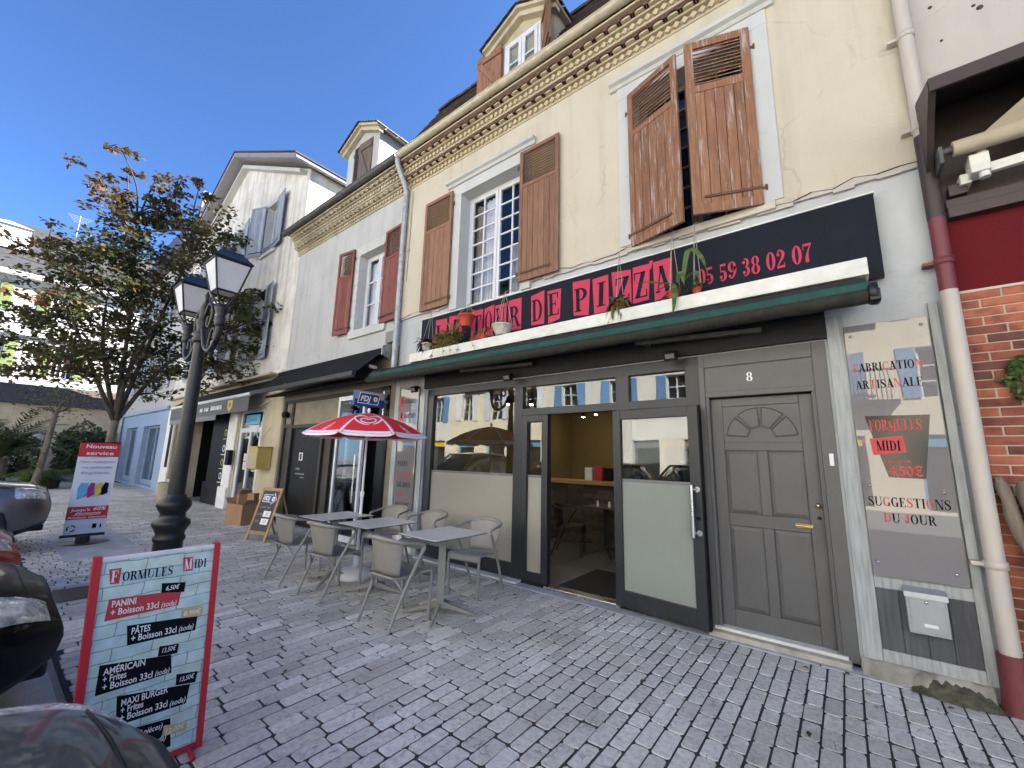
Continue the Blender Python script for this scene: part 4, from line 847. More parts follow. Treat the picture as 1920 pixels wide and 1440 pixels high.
# ------------------------------------------------------------------ room behind the shopfront
mb = MB(); ra, rb, yb = -5.22, -1.10, 4.6
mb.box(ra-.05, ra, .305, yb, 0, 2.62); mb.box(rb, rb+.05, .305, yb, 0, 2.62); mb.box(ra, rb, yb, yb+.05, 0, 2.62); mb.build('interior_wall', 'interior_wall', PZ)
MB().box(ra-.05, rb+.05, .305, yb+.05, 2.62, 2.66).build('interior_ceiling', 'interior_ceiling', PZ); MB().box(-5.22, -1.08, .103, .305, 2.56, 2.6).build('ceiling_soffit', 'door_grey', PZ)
MB().box(ra, rb, .0, yb, -.05, .012).build('interior_floor', 'joint', PZ)
for i in range(9):
    for j in range(10):
        xa = ra+.005+i*.458; ya = .13+j*.45; mb = MB().box(xa, min(xa+.452, rb), ya, ya+.444, 0, .02); mb.build('floor_tile', 'floor_tile', PZ)
# things indoors
bar = thing('bar_counter', 'bar with pale wooden top and dark stone cladding inside the pizzeria', 'bar', (-3.2, 2.9, .02))
MB().box(-5.1, -1.12, 2.75, 3.25, .02, 1.06).build('carcass', 'dark_room', bar); MB().box(-5.16, -1.11, 2.62, 3.30, 1.06, 1.12).build('counter_top', 'oak', bar, bevel=.006)
cl = MB()
for r_ in range(13):
    xx = -5.1
    while xx < -1.14:
        L = rnd.uniform(.15, .45); cl.box(xx, min(xx+L-.004, -1.125), 2.735-rnd.uniform(0, .018), 2.75, .03+r_*.079, .03+r_*.079+.074); xx += L
stuff(cl.build('stone_cladding', 'bar_stone', bar))
sh = tag(MB().box(-2.6, -1.12, 4.36, 4.59, 1.50, 1.53).build('wall_shelf', 'white_wood'), 'thin pale shelf of jars on the ochre wall behind the bar', 'shelf')
for i in range(9):
    xx = -2.5+i*.15; h = rnd.uniform(.07, .2); r_ = rnd.uniform(.03, .05); tag(MB().lathe([(r_, 0), (r_, h*.8), (r_*.5, h), (0, h)], (xx, 4.47, 1.53), 10).build('jar', rnd.choice(('terracotta_pot', 'oak', 'white_plastic', 'black'))), ('first', 'second', 'third', 'fourth', 'fifth', 'sixth', 'seventh', 'eighth', 'ninth')[i]+' small jar from the left on the shelf behind the bar', 'jar', 'jars on the shelf behind the bar')
ms = thing('card_terminal', 'black screen standing on the pale bar top', 'screen', (-2.95, 2.95, 1.12)); MB().box(-3.05, -2.85, 2.9, 3.0, 1.12, 1.40).build('casing', 'black_gloss', ms, bevel=.01)
for i in range(3):
    tag(MB().box(-4.0+i*.20, -3.84+i*.20, 3.0, 3.14, 1.12, 1.36+.03*(i % 2)).build('menu_stand', ('white_plastic', 'print_red', 'black')[i], bevel=.004), ('white', 'red', 'black')[i]+' upright box at the end of the pizzeria bar', 'box')
for i, xx in enumerate((-2.2, -2.02, -1.88)): tag(MB().lathe([(.035, 0), (.035, .2), (.013, .27), (.013, .33), (0, .33)], (xx, 3.0, 1.12), 10).build('bottle', 'shop_black'), ('first', 'second', 'third')[i]+' bottle from the screen on the bar top', 'bottle', 'bottles on the bar')
tag(MB().box(-2.82, -1.99, .16, 1.15, .021, .032).build('door_mat', 'mat_black', bevel=.004), 'black rubber mat just inside the open glass door', 'mat')
for i, (xx, yy) in enumerate(((-4.35, 3.6), (-3.9, 3.3), (-3.15, 3.5), (-2.95, 3.4), (-4.5, 1.2), (-4.15, 1.4))):
    lt = thing('spotlight', ('lit spot above the left end of the bar', 'lit spot above the boxes on the bar', 'lit spot above the dark screen, left of a pair', 'lit spot above the dark screen, right of a pair', 'lit spot seen through the big shop window, left of a pair', 'lit spot seen through the big shop window, right of a pair')[i], 'lamp', (xx, yy, 2.62), 'ceiling spots in the pizzeria')
    MB().tube([(xx, yy, 2.62), (xx, yy, 2.5)], .008, 6).lathe([(.02, .1), (.035, .07), (.042, .0)], (xx, yy, 2.42), 12).build('housing', 'black', lt)
    MB().lathe([(0, -.025), (.025, -.018), (.034, .002), (.03, .02)], (xx, yy, 2.43), 12).build('bulb', 'bulb', lt)
    pl = bpy.data.lights.new('spotlight_light', 'POINT'); pl.energy = 0.25; pl.color = (1, .8, .55); pl.shadow_soft_size = .04; po = bpy.data.objects.new('spotlight_light', pl); COL.objects.link(po); po.location = (0, 0, -.26); po.parent = lt
# ================================================================== things on the pizzeria front
LED = tag(MB().box(-5.28, 0.27, -0.36, -0.06, 2.95, 3.09).build('sign_ledge', 'ledge_white', bevel=0.006), 'long white box ledge under the dark pizzeria sign', 'ledge')
SG = thing('shop_sign', "dark navy fascia sign reading LA TOUR DE PIZZ'A with phone number", 'sign', (-2.5, -.05, 3.05))
MB().box(-5.35, 0.38, -0.09, -0.04, 3.0, 3.735).build('board', 'sign_navy', SG, bevel=.003)
MB().box(-5.36, 0.385, -0.10, -0.04, 3.737, 3.752).build('top_trim', 'ledge_white', SG)
tiles = [('L', -5.00, -4.73), ('A', -4.69, -4.38), ('T', -4.20, -3.97), ('O', -3.94, -3.76), ('U', -3.73, -3.52), ('R', -3.485, -3.26), ('D', -3.10, -2.89), ('E', -2.845, -2.63), ('P', -2.46, -2.235), ('I', -2.195, -1.985), ('Z', -1.945, -1.71), ('Z', -1.70, -1.505), ('A', -1.465, -1.265)]
for i, (ch, a, b) in enumerate(tiles):
    rg = random.Random(i*3+1); j = lambda: rg.uniform(-.022, .022); z0, z1 = 3.22, 3.655
    q = [(a+abs(j()), z0+j()), (b-abs(j())*1.2, z0+j()), (b+j()*.4, z1+j()), (a+j()*.4, z1+j())]
    t = MB().prism(q, lambda u, v, d: (u, d, v), -0.096, -0.0905).build('letter_tile', 'sign_pink', SG)
    hgt = 0.30; sx = min(1.0, (b-a-.04)/(glyph(ch)[0]*hgt)); wd = glyph(ch)[0]*hgt*sx; mb = MB(); roman(mb, ch, ((a+b)/2-wd/2, -0.0985, 3.285+j()), UX, (rg.uniform(-.06, .06), 0, 1), hgt, sx=sx); mb.build('letter', 'sign_navy', SG)
mb = MB(); roman(mb, "'", (-1.52, -.0985, 3.36), UX, UZ, .30); mb.build('apostrophe', 'sign_pink', SG)
x = -1.015
for pr in ('05', '59', '38', '02', '07'):
    for k, ch in enumerate(pr): mb = MB(); roman(mb, ch, (x+k*.078, -.0925, 3.262), UX, UZ, 0.176, sx=.70); stuff(mb.build('digit', 'sign_pink', SG))
    x += 0.2
# awning rolled under the ledge
AW = thing('rolled_awning', 'rolled green awning with mossy front bar above the pizzeria windows', 'awning', (-2.9, -.3, 2.7))
MB().sweepx([(-.06, 2.93), (-.44, 2.90), (-.46, 2.80), (-.40, 2.76), (-.06, 2.86)], -6.15, .24).build('hood', 'lintel_dark', AW)
mb = MB(); n = 14; prof = [(-.40+.085*math.cos(2*math.pi*i/n), 2.815+.06*math.sin(2*math.pi*i/n)) for i in range(n)]
mb.sweepx(prof, -6.18, .25); mb.build('fabric_roll', 'green_awning', AW)
mb = MB(); k = 60; v = []; f = []
for i in range(k+1):
    xx = -6.22+6.46*i/k; dz = -.010*math.sin(i/k*math.pi)+rnd.uniform(-.003, .003)
    v += [(xx, -.425, 2.80+dz), (xx, -.505, 2.785+dz), (xx, -.515, 2.735+dz), (xx, -.47, 2.69+dz), (xx, -.40, 2.70+dz)]
for i in range(k): f += [(5*i+j, 5*i+5+j, 5*i+6+j, 5*i+1+j) for j in range(4)]+[(5*i+4, 5*i+9, 5*i+5, 5*i)]
mb.add(v, f, True); mb.build('front_bar', 'mossy', AW)
MB().lathe([(.0, -.03), (.075, -.03), (.085, -.01), (.085, .03), (0, .03)], (.27, -.43, 2.765), 10, 'x').box(.25, .31, -.50, -.40, 2.70, 2.78).build('end_bracket', 'iron', AW)
for xx in (-4.1, -1.55): MB().box(xx-.02, xx+.02, -.42, -.05, 2.70, 2.74).obox((xx+.5, -.22, 2.70), (.55, .10, 0), (-.01, .03, 0), (0, 0, .02)).build('folding_arm', 'zinc_dark', AW)
def flood(x, label):
    t = thing('floodlight', label, 'lamp', (x, -.12, 2.58), 'small floodlights under the awning')
    MB().obox((x, -.16, 2.56), (.06, 0, 0), (0, .03, .012), (0, -.012, .045)).build('casing', 'black', t, bevel=.004); MB().obox((x, -.190, 2.540), (.044, 0, 0), (0, .003, -.007), (0, -.012, .024)).build('lens', 'alu_grey', t); MB().box(x-.012, x+.012, -.15, -.055, 2.58, 2.62).build('bracket', 'black', t)
flood(-5.35, 'small black floodlight by the white left pier'); flood(-3.42, 'small black floodlight between big window and entrance'); flood(-1.30, 'small black floodlight beside door number 8')
# hanging pots
def leaves(mb, c, n, r, L, rg, droop=0.5, wd=0.3, up=0.5):
    for _ in range(n):
        a = rg.uniform(0, 6.283); d = Vector((math.cos(a), math.sin(a)*.6, rg.uniform(-droop, up))).normalized(); s0 = Vector(c)+Vector((rg.uniform(-r, r), rg.uniform(-r, r)*.6, rg.uniform(-r, r)*.5))
        l = L*rg.uniform(.5, 1.2); sd_ = d.cross(Vector((0, 0, 1))).normalized()*l*wd*.5; e = s0+d*l+Vector((0, 0, -droop*l*.4)); mdl = s0+d*l*.5+Vector((0, 0, l*.1))
        mb.add([s0, mdl+sd_, e, mdl-sd_], [(0, 1, 2, 3)])
def pot(x, z, r, h, mat, hook, label, plant, n, lm, L, seed, dr=.5, wd=.3, y=-.30):
    t = thing('hanging_pot', label, 'plant pot', (x, y, z), 'plant pots hung along the pizzeria sign'); rg = random.Random(seed)
    MB().lathe([(r*.62, 0), (r*.8, h*.4), (r, h*.86), (r*1.06, h*.88), (r*1.06, h), (r*.93, h), (r*.9, h*.8)], (x, y, z), 18).build('pot', mat, t); MB().lathe([(r*.92, h*.86), (0, h*.9)], (x, y, z), 14, cap=False).build('soil', 'soil', t)
    if hook:
        s_ = MB()
        for k in range(3): a = k*2.1+.4; s_.tube([(x+r*math.cos(a), y+r*math.sin(a), z+h), (x, y+.04, hook-.12), (x+.01, -.06, hook)], .0035, 4)
        s_.build('hanger', 'string', t)
    mb = MB(); leaves(mb, (x, y, z+h*1.05), n, r*.9, L, rg, dr, wd); stuff(mb.build('leaves', lm, t)); return t
pot(-4.92, 3.095, .095, .12, 'white_pot', 3.88, 'small white pot with dark purple trailing plant at sign left end', 0, 150, 'leaf_purple', .17, 1, .6, .2)
pot(-4.10, 3.34, .118, .175, 'terracotta_pot', 3.82, 'red plastic pot hanging in front of the sign', 0, 40, 'leaf_dry', .12, 2, .5, .2)
pot(-3.42, 3.10, .135, .14, 'white_pot', 3.84, 'cream bowl pot hanging before the letters of the sign', 0, 30, 'leaf_dry', .10, 3, .5, .3)
pot(-1.78, 3.10, .055, .07, 'terracotta_pot', 3.92, 'reddish pot with dry trailing weeds before the letter Z', 0, 260, 'leaf_dry', .14, 4, 1.3, .28)
pot(-1.20, 3.10, .065, .08, 'terracotta_pot', 3.95, 'red pot with long strap leaves before the letter A', 0, 10, 'leaf_green', .20, 5, .7, .2)
pot(-.98, 3.10, .045, .06, 'terracotta_pot', 3.98, 'small pot with upright green leaves beside the phone number', 0, 14, 'leaf_green', .16, 6, .2, .25)
t = thing('trough_plant', 'low bushy green and yellow plants growing on the white ledge', 'plant', (-4.5, -.28, 3.09)); mb = MB(); rg = random.Random(8)
MB().box(-4.75, -4.28, -.34, -.20, 3.092, 3.14).build('trough', 'soil', t); leaves(mb, (-4.5, -.28, 3.20), 520, .20, .075, rg, .6, .7); leaves(mb, (-4.62, -.27, 3.27), 220, .11, .07, rg, .6, .7); leaves(mb, (-4.35, -.28, 3.30), 14, .05, .24, rg, -.2, .16, 1.2); stuff(mb.build('leaves', 'leaf_dry', t)); mb = MB(); leaves(mb, (-4.42, -.28, 3.24), 260, .17, .075, rg, .4, .6); stuff(mb.build('green_leaves', 'leaf_green', t))
mb = MB(); rg = random.Random(77)
for xx in (-4.72, -4.50, -4.36, -4.18, -3.95):
    p = Vector((xx, -.37, 3.12)); pts = [p]
    for k in range(6): p = p+Vector((rg.uniform(-.03, .05), -.006, -rg.uniform(.03, .05))); pts.append(p)
    mb.tube(pts, .003, 4); leaves(mb, tuple(pts[-1]), 7, .015, .05, rg, .8, .5); leaves(mb, tuple(pts[3]), 4, .01, .04, rg, .8, .5)
stuff(mb.build('trailing_stems', 'leaf_dry', t))
t = thing('spider_plant', 'spiky yellowing plant trailing over the white ledge', 'plant', (-3.78, -.28, 3.09)); mb = MB(); rg = random.Random(11); MB().lathe([(.05, 0), (.07, .07), (.0, .07)], (-3.78, -.27, 3.095), 12).build('pot', 'terracotta_pot', t)
for k in range(26):
    a = rg.uniform(0, 6.283); l = rg.uniform(.12, .24); d = Vector((math.cos(a), math.sin(a)*.7, 0)); b0 = Vector((-3.78, -.28, 3.16)); pts = [b0, b0+d*l*.4+Vector((0, 0, l*.45)), b0+d*l*.8+Vector((0, 0, l*.35)), b0+d*l*1.1+Vector((0, 0, -l*.3))]; sd_ = d.cross(Vector((0, 0, 1)))*.006
    for p, q in zip(pts, pts[1:]): mb.add([p-sd_, p+sd_, q+sd_, q-sd_], [(0, 1, 2, 3)])
stuff(mb.build('leaves', 'leaf_dry', t))
t = thing('strap_leaf_spray', 'long green strap leaves hanging over the white ledge near the phone number', 'plant', (-1.2, -.37, 3.2)); mb = MB()
for pts in ([(-1.2, -.30, 3.26), (-1.5, -.34, 3.34), (-1.75, -.36, 3.33)], [(-1.2, -.31, 3.26), (-1.16, -.39, 3.12), (-1.19, -.40, 2.86)], [(-1.1, -.31, 3.26), (-1.02, -.36, 3.55), (-.90, -.38, 3.42), (-.86, -.38, 3.24)], [(-1.15, -.31, 3.26), (-1.10, -.37, 3.34), (-1.06, -.40, 3.16)], [(-1.1, -.32, 3.26), (-.97, -.38, 3.30), (-.93, -.40, 3.20)]):
    c = catmull(pts, 5)
    for i in range(len(c)-1):
        w0, w1 = (.030*math.sin(math.pi*min(1, .15+i/len(c))), .030*math.sin(math.pi*min(.97, .15+(i+1)/len(c)))); mb.add([(c[i][0]-w0, c[i][1], c[i][2]), (c[i][0]+w0, c[i][1]-.006, c[i][2]), (c[i+1][0]+w1, c[i+1][1]-.006, c[i+1][2]), (c[i+1][0]-w1, c[i+1][1], c[i+1][2])], [(0, 1, 2, 3)], True)
mb.build('leaves', 'leaf_green', t)
# acrylic panels
AR = thing('acrylic_sign', 'glossy grey acrylic panel reading FABRICATION ARTISANALE on the right pier', 'sign', (.33, -.03, .7))
MB().box(.085, .585, -.052, -.044, .70, 2.64).build('sheet', 'acrylic', AR, bevel=.002)
for xx, zz in ((.125, 2.55), (.545, 2.58), (.13, 1.36), (.53, 1.33), (.12, .80), (.53, .78)): MB().lathe([(.0, -.012), (.010, -.010), (.012, .002)], (xx, -.052, zz), 10, 'y').build('screw', 'steel', AR)
def mixed(P, txt, x, z, h, wd, reds, y=-.0535, base='print_black', red='print_red'):
    sc = wd/roman_w(txt, h); a, b = MB(), MB(); xx = x
    for i, ch in enumerate(txt):
        roman(b if i in reds else a, ch, (xx, y, z), UX, UZ, h, sx=sc); xx += (glyph(ch)[0]+.06)*h*sc
    if a.v: a.build('lettering', base, P)
    if b.v: b.build('red_lettering', red, P)
mixed(AR, 'FABRICATION', .115, 2.25, .068, .41, (0, 5, 10)); mixed(AR, 'ARTISANALE', .118, 2.11, .068, .395, (2, 6))
MB().prism([(.148, 1.893), (.519, 1.891), (.448, 1.42), (.246, 1.426)], lambda u, v, d: (u, d, v), -.0545, -.0525).build('black_label', 'sign_black', AR)
mb = MB(); roman(mb, 'FORMULES', (.17, -.056, 1.775), UX, UZ, .088, sx=.52); mb.build('red_lettering', 'print_red', AR)
MB().prism([(.172, 1.59), (.362, 1.613), (.355, 1.738), (.163, 1.715)], lambda u, v, d: (u, d, v), -.0565, -.0547).build('red_label', 'print_red', AR)
mb = MB(); roman(mb, 'MIDI', (.198, -.058, 1.625), UX, UZ, .075, sx=.68); mb.build('lettering', 'print_black', AR)
mb = MB(); sans(mb, 'à partir de', (.228, -.056, 1.535), UX, UZ, .036, .004); sans(mb, '4,50€', (.248, -.056, 1.44), UX, UZ, .10, .02, sx=.8); mb.build('price', 'print_red', AR)
mixed(AR, 'SUGGESTIONS', .108, 1.21, .068, .45, (2, 5, 8)); mixed(AR, 'DU JOUR', .187, 1.095, .065, .285, (0, 3))
AL = thing('acrylic_sign', 'narrow grey acrylic panel listing dishes on the left pier beside the parasol', 'sign', (-5.6, -.03, .65))
MB().box(-5.83, -5.36, -.055, -.047, .66, 2.62).build('sheet', 'acrylic', AL, bevel=.002)
for z, tx in ((2.36, 'SPÉCIALITES'), (2.12, 'ITALIENNES')):
    tx = tx.replace('É', 'E'); MB().box(-5.82, -5.73, -.058, -.0555, z-.05, z+.13).build('red_label', 'print_red', AL); mixed(AL, tx[0], -5.80, z, .085, .06, (), -.0595); mixed(AL, tx[1:], -5.72, z, .068, .31, (), -.0575)
for z, tx, rd in ((1.34, 'PATES', 0), (1.17, 'LASAGNES', 1), (1.01, 'SALADES', 0), (.85, 'WRAP', 1), (.70, 'DESSERT', 0)): mixed(AL, tx, -5.78, z, .075, .05*len(tx), range(9) if rd else (), -.0575)
# letter box
t = thing('letter_box', 'grey metal letter box on dark boards under the acrylic panel', 'letter box', (.35, -.02, .36))
MB().box(.245, .455, -.10, -.021, .36, .615).build('body', 'letterbox_grey', t, bevel=.004); MB().sweepx([(-.02, .66), (-.115, .635), (-.122, .60), (-.112, .60), (-.10, .618), (-.02, .618)], .238, .462).build('lid', 'letterbox_grey', t)
mb = MB(); mb.box(.262, .438, -.106, -.101, .378, .60); mb.build('door', 'letterbox_grey', t, bevel=.002); MB().lathe([(0, -.006), (.010, -.005), (.011, 0)], (.35, -.106, .575), 12, 'y').build('lock', 'steel', t); MB().box(.325, .395, -.110, -.106, .415, .435).build('name_plate', 'white_plastic', t)
# ================================================================== brick neighbour on the right
BH = thing('brick_shop', 'pinkish house with dark red fascia and red brick ground floor', 'house', (5, 2, 0)); bx0, bx1 = 0.765, 11.5
MB().box(bx0-.048, bx1, .012, 8, 3.9, 8.6).build('upper_wall', 'pinkish', BH); MB().box(bx0-.045, bx1, -.006, 8, 0, 3.9).build('lower_wall', 'mortar', BH)
MB().add([(bx0-.05, -.5, 8.6), (bx1, -.5, 8.6), (bx1, 4, 10.6), (bx0-.05, 4, 10.6), (bx0-.05, 8, 8.6), (bx1, 8, 8.6)], [(0, 1, 2, 3), (3, 2, 5, 4), (0, 3, 4), (1, 5, 2), (0, 4, 5, 1)]).build('roof', 'tile_brown', BH)
for (xx, zz, w_) in ((.90, 5.30, .035), (1.0, 5.62, .03), (1.13, 5.14, .03), (1.16, 5.10, .05), (.93, 4.95, .025)): MB().lathe([(0, -.004), (w_*.4, -.003), (w_*.5, .01)], (xx, .012, zz), 8, 'y').build('chip', 'bark_dark', BH)
MB().box(bx0, bx1, -.016, .03, 2.80, 3.36).build('fascia', 'dark_red', BH)
bm_ = {}
rowh = .066; zb = .02; r_ = 0
while zb < 2.78:
    xx = bx0+(0 if r_ % 2 else -.11); k = 0
    while xx < 3.0:
        a, b = max(xx, bx0), xx+.212
        if b-a > .03:
            key = round(b-a, 2)
            if key not in bm_:
                mb = MB().box(0, b-a, -.014, .03, 0, rowh-.010); me = mb.mesh('brick'); me.materials.append(M['brick']); bm_[key] = me
            if a < 1.45: o_ = link('brick', bm_[key], BH, bevel=.003); o_.matrix_parent_inverse = Matrix.Translation(-BH.location); o_.location = (a, rnd.uniform(-.003, .003), zb)
            else: bm_.setdefault('rest', MB()).box(a, b, -.014+rnd.uniform(-.003, .003), .03, zb, zb+rowh-.010)
        xx += .224
    zb += rowh; r_ += 1
stuff(bm_['rest'].build('bricks', 'brick', BH))
MB().box(bx0, 3.0, -.018, .03, 2.782, 2.80).build('brick_trim', 'cream_pipe', BH)
AWR = thing('brown_awning', 'brown hooded awning above the dark red fascia of the brick shop', 'awning', (3, -.2, 3.36))
mb = MB(); mb.sweepx([(-.006, 4.42), (-.62, 4.20), (-.62, 4.10), (-.60, 4.10), (-.58, 4.18), (-.006, 4.36)], .70, 6.0); mb.build('hood', 'brown_paint', AWR)
mb = MB(); mb.prism([(-.004, 4.40), (-.60, 4.19), (-.60, 4.12), (-.42, 4.00), (-.10, 3.72), (-.004, 3.66)], lambda u, v, d: (d, u, v), .695, .735); mb.build('hood_cheek', 'brown_paint', AWR)
MB().box(.78, 6.0, -.10, -.013, 3.36, 3.44).box(.78, 6.0, -.07, -.012, 3.45, 3.52).build('lower_rail', 'brown_paint', AWR, bevel=.004); MB().box(.74, 6.0, -.012, .0, 3.5, 4.36).build('back_board', 'brown_paint', AWR)
mb = MB(); mb.tube([(.82, -.28, 3.80), (6, -.28, 3.80)], .055, 12); mb.add([(.98, -.30, 3.85), (6, -.30, 3.85), (6, -.58, 4.16), (1.5, -.58, 4.16)], [(0, 1, 2, 3)]); mb.build('fabric_roll', 'beige_paint', AWR)
mb = MB(); mb.tube([(.74, -.28, 3.80), (.84, -.28, 3.80)], .028, 8); mb.box(.745, .765, -.32, -.01, 3.70, 3.83); mb.build('roll_bracket', 'zinc_dark', AWR)
mb = MB(); mb.obox((2.0, -.20, 3.66), (1.0, -.02, .03), (0, .022, 0), (0, 0, .035)); mb.box(.90, 1.0, -.24, -.10, 3.60, 3.74); mb.tube([(.97, -.20, 3.56), (.97, -.20, 3.80)], .03, 8); mb.box(.86, .92, -.14, -.01, 3.58, 3.66); mb.build('folding_arm', 'ledge_white', AWR, bevel=.006)
MB().box(.80, .90, -.10, -.013, 3.53, 3.62).build('motor_box', 'brown_paint', AWR, bevel=.006)
WR = thing('foliage_wreath', 'green and gold foliage wreath hanging on the brick wall', 'wreath', (1.06, -.05, 2.1)); mb = MB(); mg = MB(); rg = random.Random(4)
for k in range(420):
    a = rg.uniform(0, 6.283); rr = .13+rg.gauss(0, .022); c = Vector((1.075+rr*math.cos(a), -.055+rg.uniform(-.03, .02), 2.10+rr*1.15*math.sin(a))); d = Vector((rg.gauss(0, 1), rg.gauss(-.5, .6), rg.gauss(0, 1))).normalized()*.034; e = d.cross(Vector((rg.gauss(0, 1), 1, rg.gauss(0, 1)))).normalized()*.013
    (mg if (math.sin(a) < .35 and k % 2) else mb).add([c-d, c+e, c+d, c-e], [(0, 1, 2, 3)])
stuff(mb.build('green_leaves', 'leaf_green', WR)); stuff(mg.build('gold_leaves', 'leaf_dry', WR)); MB().tube([(1.075+.13*math.cos(a*.5236), -.04, 2.10+.15*math.sin(a*.5236)) for a in range(13)], .012, 6).build('ring', 'bark_dark', WR)
def drift(pts, r, label, seed):
    rg = random.Random(seed); c = catmull(pts, 5); mb = MB(); mb.tube([(p[0]+rg.uniform(-.006, .006), p[1]+rg.uniform(-.006, .006), p[2]) for p in c], [r*(1+rg.uniform(-.18, .18))*(1 if i else .6) for i in range(len(c))], 9); return tag(mb.build('weathered_log', 'driftwood'), label, 'log', 'logs leaning on the brick wall')
drift([(.80, -.07, 1.45), (.86, -.10, 1.0), (.92, -.13, .5), (.95, -.15, .0)], .035, 'thin weathered log leaning by the downpipe', 3); drift([(.90, -.09, 1.43), (.96, -.13, .9), (1.0, -.16, .45), (1.02, -.18, 0)], .05, 'thick weathered log right of the thin one', 5); drift([(1.05, -.08, 1.40), (1.06, -.10, .7), (1.08, -.14, 0)], .05, 'upright weathered log furthest from the downpipe', 6)
# ================================================================== terrace furniture
def chair_proto():
    t = thing('terrace_chair', '', 'chair'); n = 10
    def rail(s_): return [(s_*.225, -.25, 0), (s_*.24, -.11, .32), (s_*.255, .03, .585), (s_*.256, .075, .655), (s_*.252, .06, .695), (s_*.245, -.04, .712)]
    L = catmull(rail(-1), 4); Rr = catmull(rail(1), 4); back = catmull([(.245, -.04, .712), (.225, -.17, .735), (.13, -.252, .757), (0, -.275, .765), (-.13, -.252, .757), (-.225, -.17, .735), (-.245, -.04, .712)], 4)
    MB().tube(back, [.0155+.006*math.sin(math.pi*i/(len(back)-1)) for i in range(len(back))], 8).build('top_rail', 'chair_taupe', t, local=True)
    for c in (L, Rr): MB().tube(c, [.0135+.003*math.sin(math.pi*i/(len(c)-1)) for i in range(len(c))], 8).build('leg', 'chair_taupe', t, local=True)
    # back shell, curved, tapering down to the seat
    mb = MB(); rows, cols = 6, 12; v = []; f = []
    for side in (0, 1):
        for r_ in range(rows+1):
            q = r_/rows; z = .425+(.75-.425)*q; hw = .175+.065*q; yb = -.180-.088*q
            for c in range(cols+1):
                a = -1+2*c/cols; v.append((hw*a, yb+(.05+.06*q)*a*a+(0.010 if side else 0), z-.025*a*a*q))
    w_ = cols+1; o2 = (rows+1)*w_
    for r_ in range(rows):
        for c in range(cols):
            i = r_*w_+c; f.append((i, i+1, i+w_+1, i+w_)); f.append((o2+i+w_, o2+i+w_+1, o2+i+1, o2+i))
    for r_ in range(rows):
        i = r_*w_; f.append((i, i+w_, o2+i+w_, o2+i)); i += cols; f.append((i+w_, i, o2+i, o2+i+w_))
    for c in range(cols): f.append((c+1, c, o2+c, o2+c+1))
    mb.add(v, f, True).build('backrest', 'chair_taupe', t, local=True)
    # seat: dished sheet rolling down at the front edge
    mb = MB(); prof = [(-.19, .432), (-.10, .428), (0, .432), (.10, .442), (.17, .448), (.205, .44), (.222, .415), (.226, .385)]; v = []; f = []; cols = 10
    for side in (0, 1):
        for (yy, zz) in prof:
            hw = .185+.03*(yy+.19)/.4
            for c in range(cols+1): a = -1+2*c/cols; v.append((hw*a, yy, zz-.012*(1-a*a)*(1 if yy < .15 else .2)-(.014 if side else 0)))
    w_ = cols+1; k = len(prof); o2 = k*w_
    for r_ in range(k-1):
        for c in range(cols): i = r_*w_+c; f.append((i, i+1, i+w_+1, i+w_)); f.append((o2+i+w_, o2+i+w_+1, o2+i+1, o2+i))
        for i in (r_*w_, r_*w_+cols): f.append((i, i+w_, o2+i+w_, o2+i))
    for i0 in (0, (k-1)*w_):
        for c in range(cols): f.append((i0+c, i0+c+1, o2+i0+c+1, o2+i0+c))
    mb.add(v, f, True).build('seat', 'chair_taupe', t, local=True)
    for s_ in (-1, 1): MB().tube(catmull([(s_*.20, .10, .435), (s_*.208, .195, .435), (s_*.210, .222, .40), (s_*.205, .222, .2), (s_*.195, .225, 0)], 4), .0155, 8).build('leg', 'chair_taupe', t, local=True)
    MB().tube([(-.236, -.115, .31), (-.17, -.17, .42), (-.09, -.195, .425), (.09, -.195, .425), (.17, -.17, .42), (.236, -.115, .31)], .011, 8).build('seat_rail', 'chair_taupe', t, local=True)
    return t
CH = chair_proto(); first = True
for (x, y, rz, lab) in ((-3.41, -1.73, 0, 'taupe armchair with its back to us at the nearest terrace table'), (-4.57, -1.74, .05, 'taupe armchair with its back to us at the middle terrace table'), (-5.42, -1.75, -.04, 'taupe armchair with its back to us beside the chalkboard, furthest terrace table'),
                        (-3.44, -.64, math.pi+.12, 'taupe armchair facing us against the frosted window, nearest table'), (-4.40, -.60, math.pi+.05, 'taupe armchair facing us behind the middle terrace table'), (-5.18, -.62, math.pi+.2, 'taupe armchair facing us behind the furthest terrace table')):
    c = CH if first else copy_tree(CH); first = False; c.location = (x, y, 0.002); c.rotation_euler = (0, 0, rz); c['label'] = lab; c['group'] = 'taupe armchairs on the terrace'
for (x, y, rz, lab) in ((-3.62, 1.75, -1.2, 'dark armchair at the left of the table inside the pizzeria'), (-2.62, 2.0, 1.7, 'dark armchair at the right of the table inside the pizzeria')):
    c = copy_tree(CH); c.location = (x, y, .021); c.rotation_euler = (0, 0, rz); c['label'] = lab; c['group'] = 'armchairs inside the pizzeria'
    for ch in c.children: ch.material_slots[0].link = 'OBJECT'; ch.material_slots[0].material = M['shop_frame_dark']
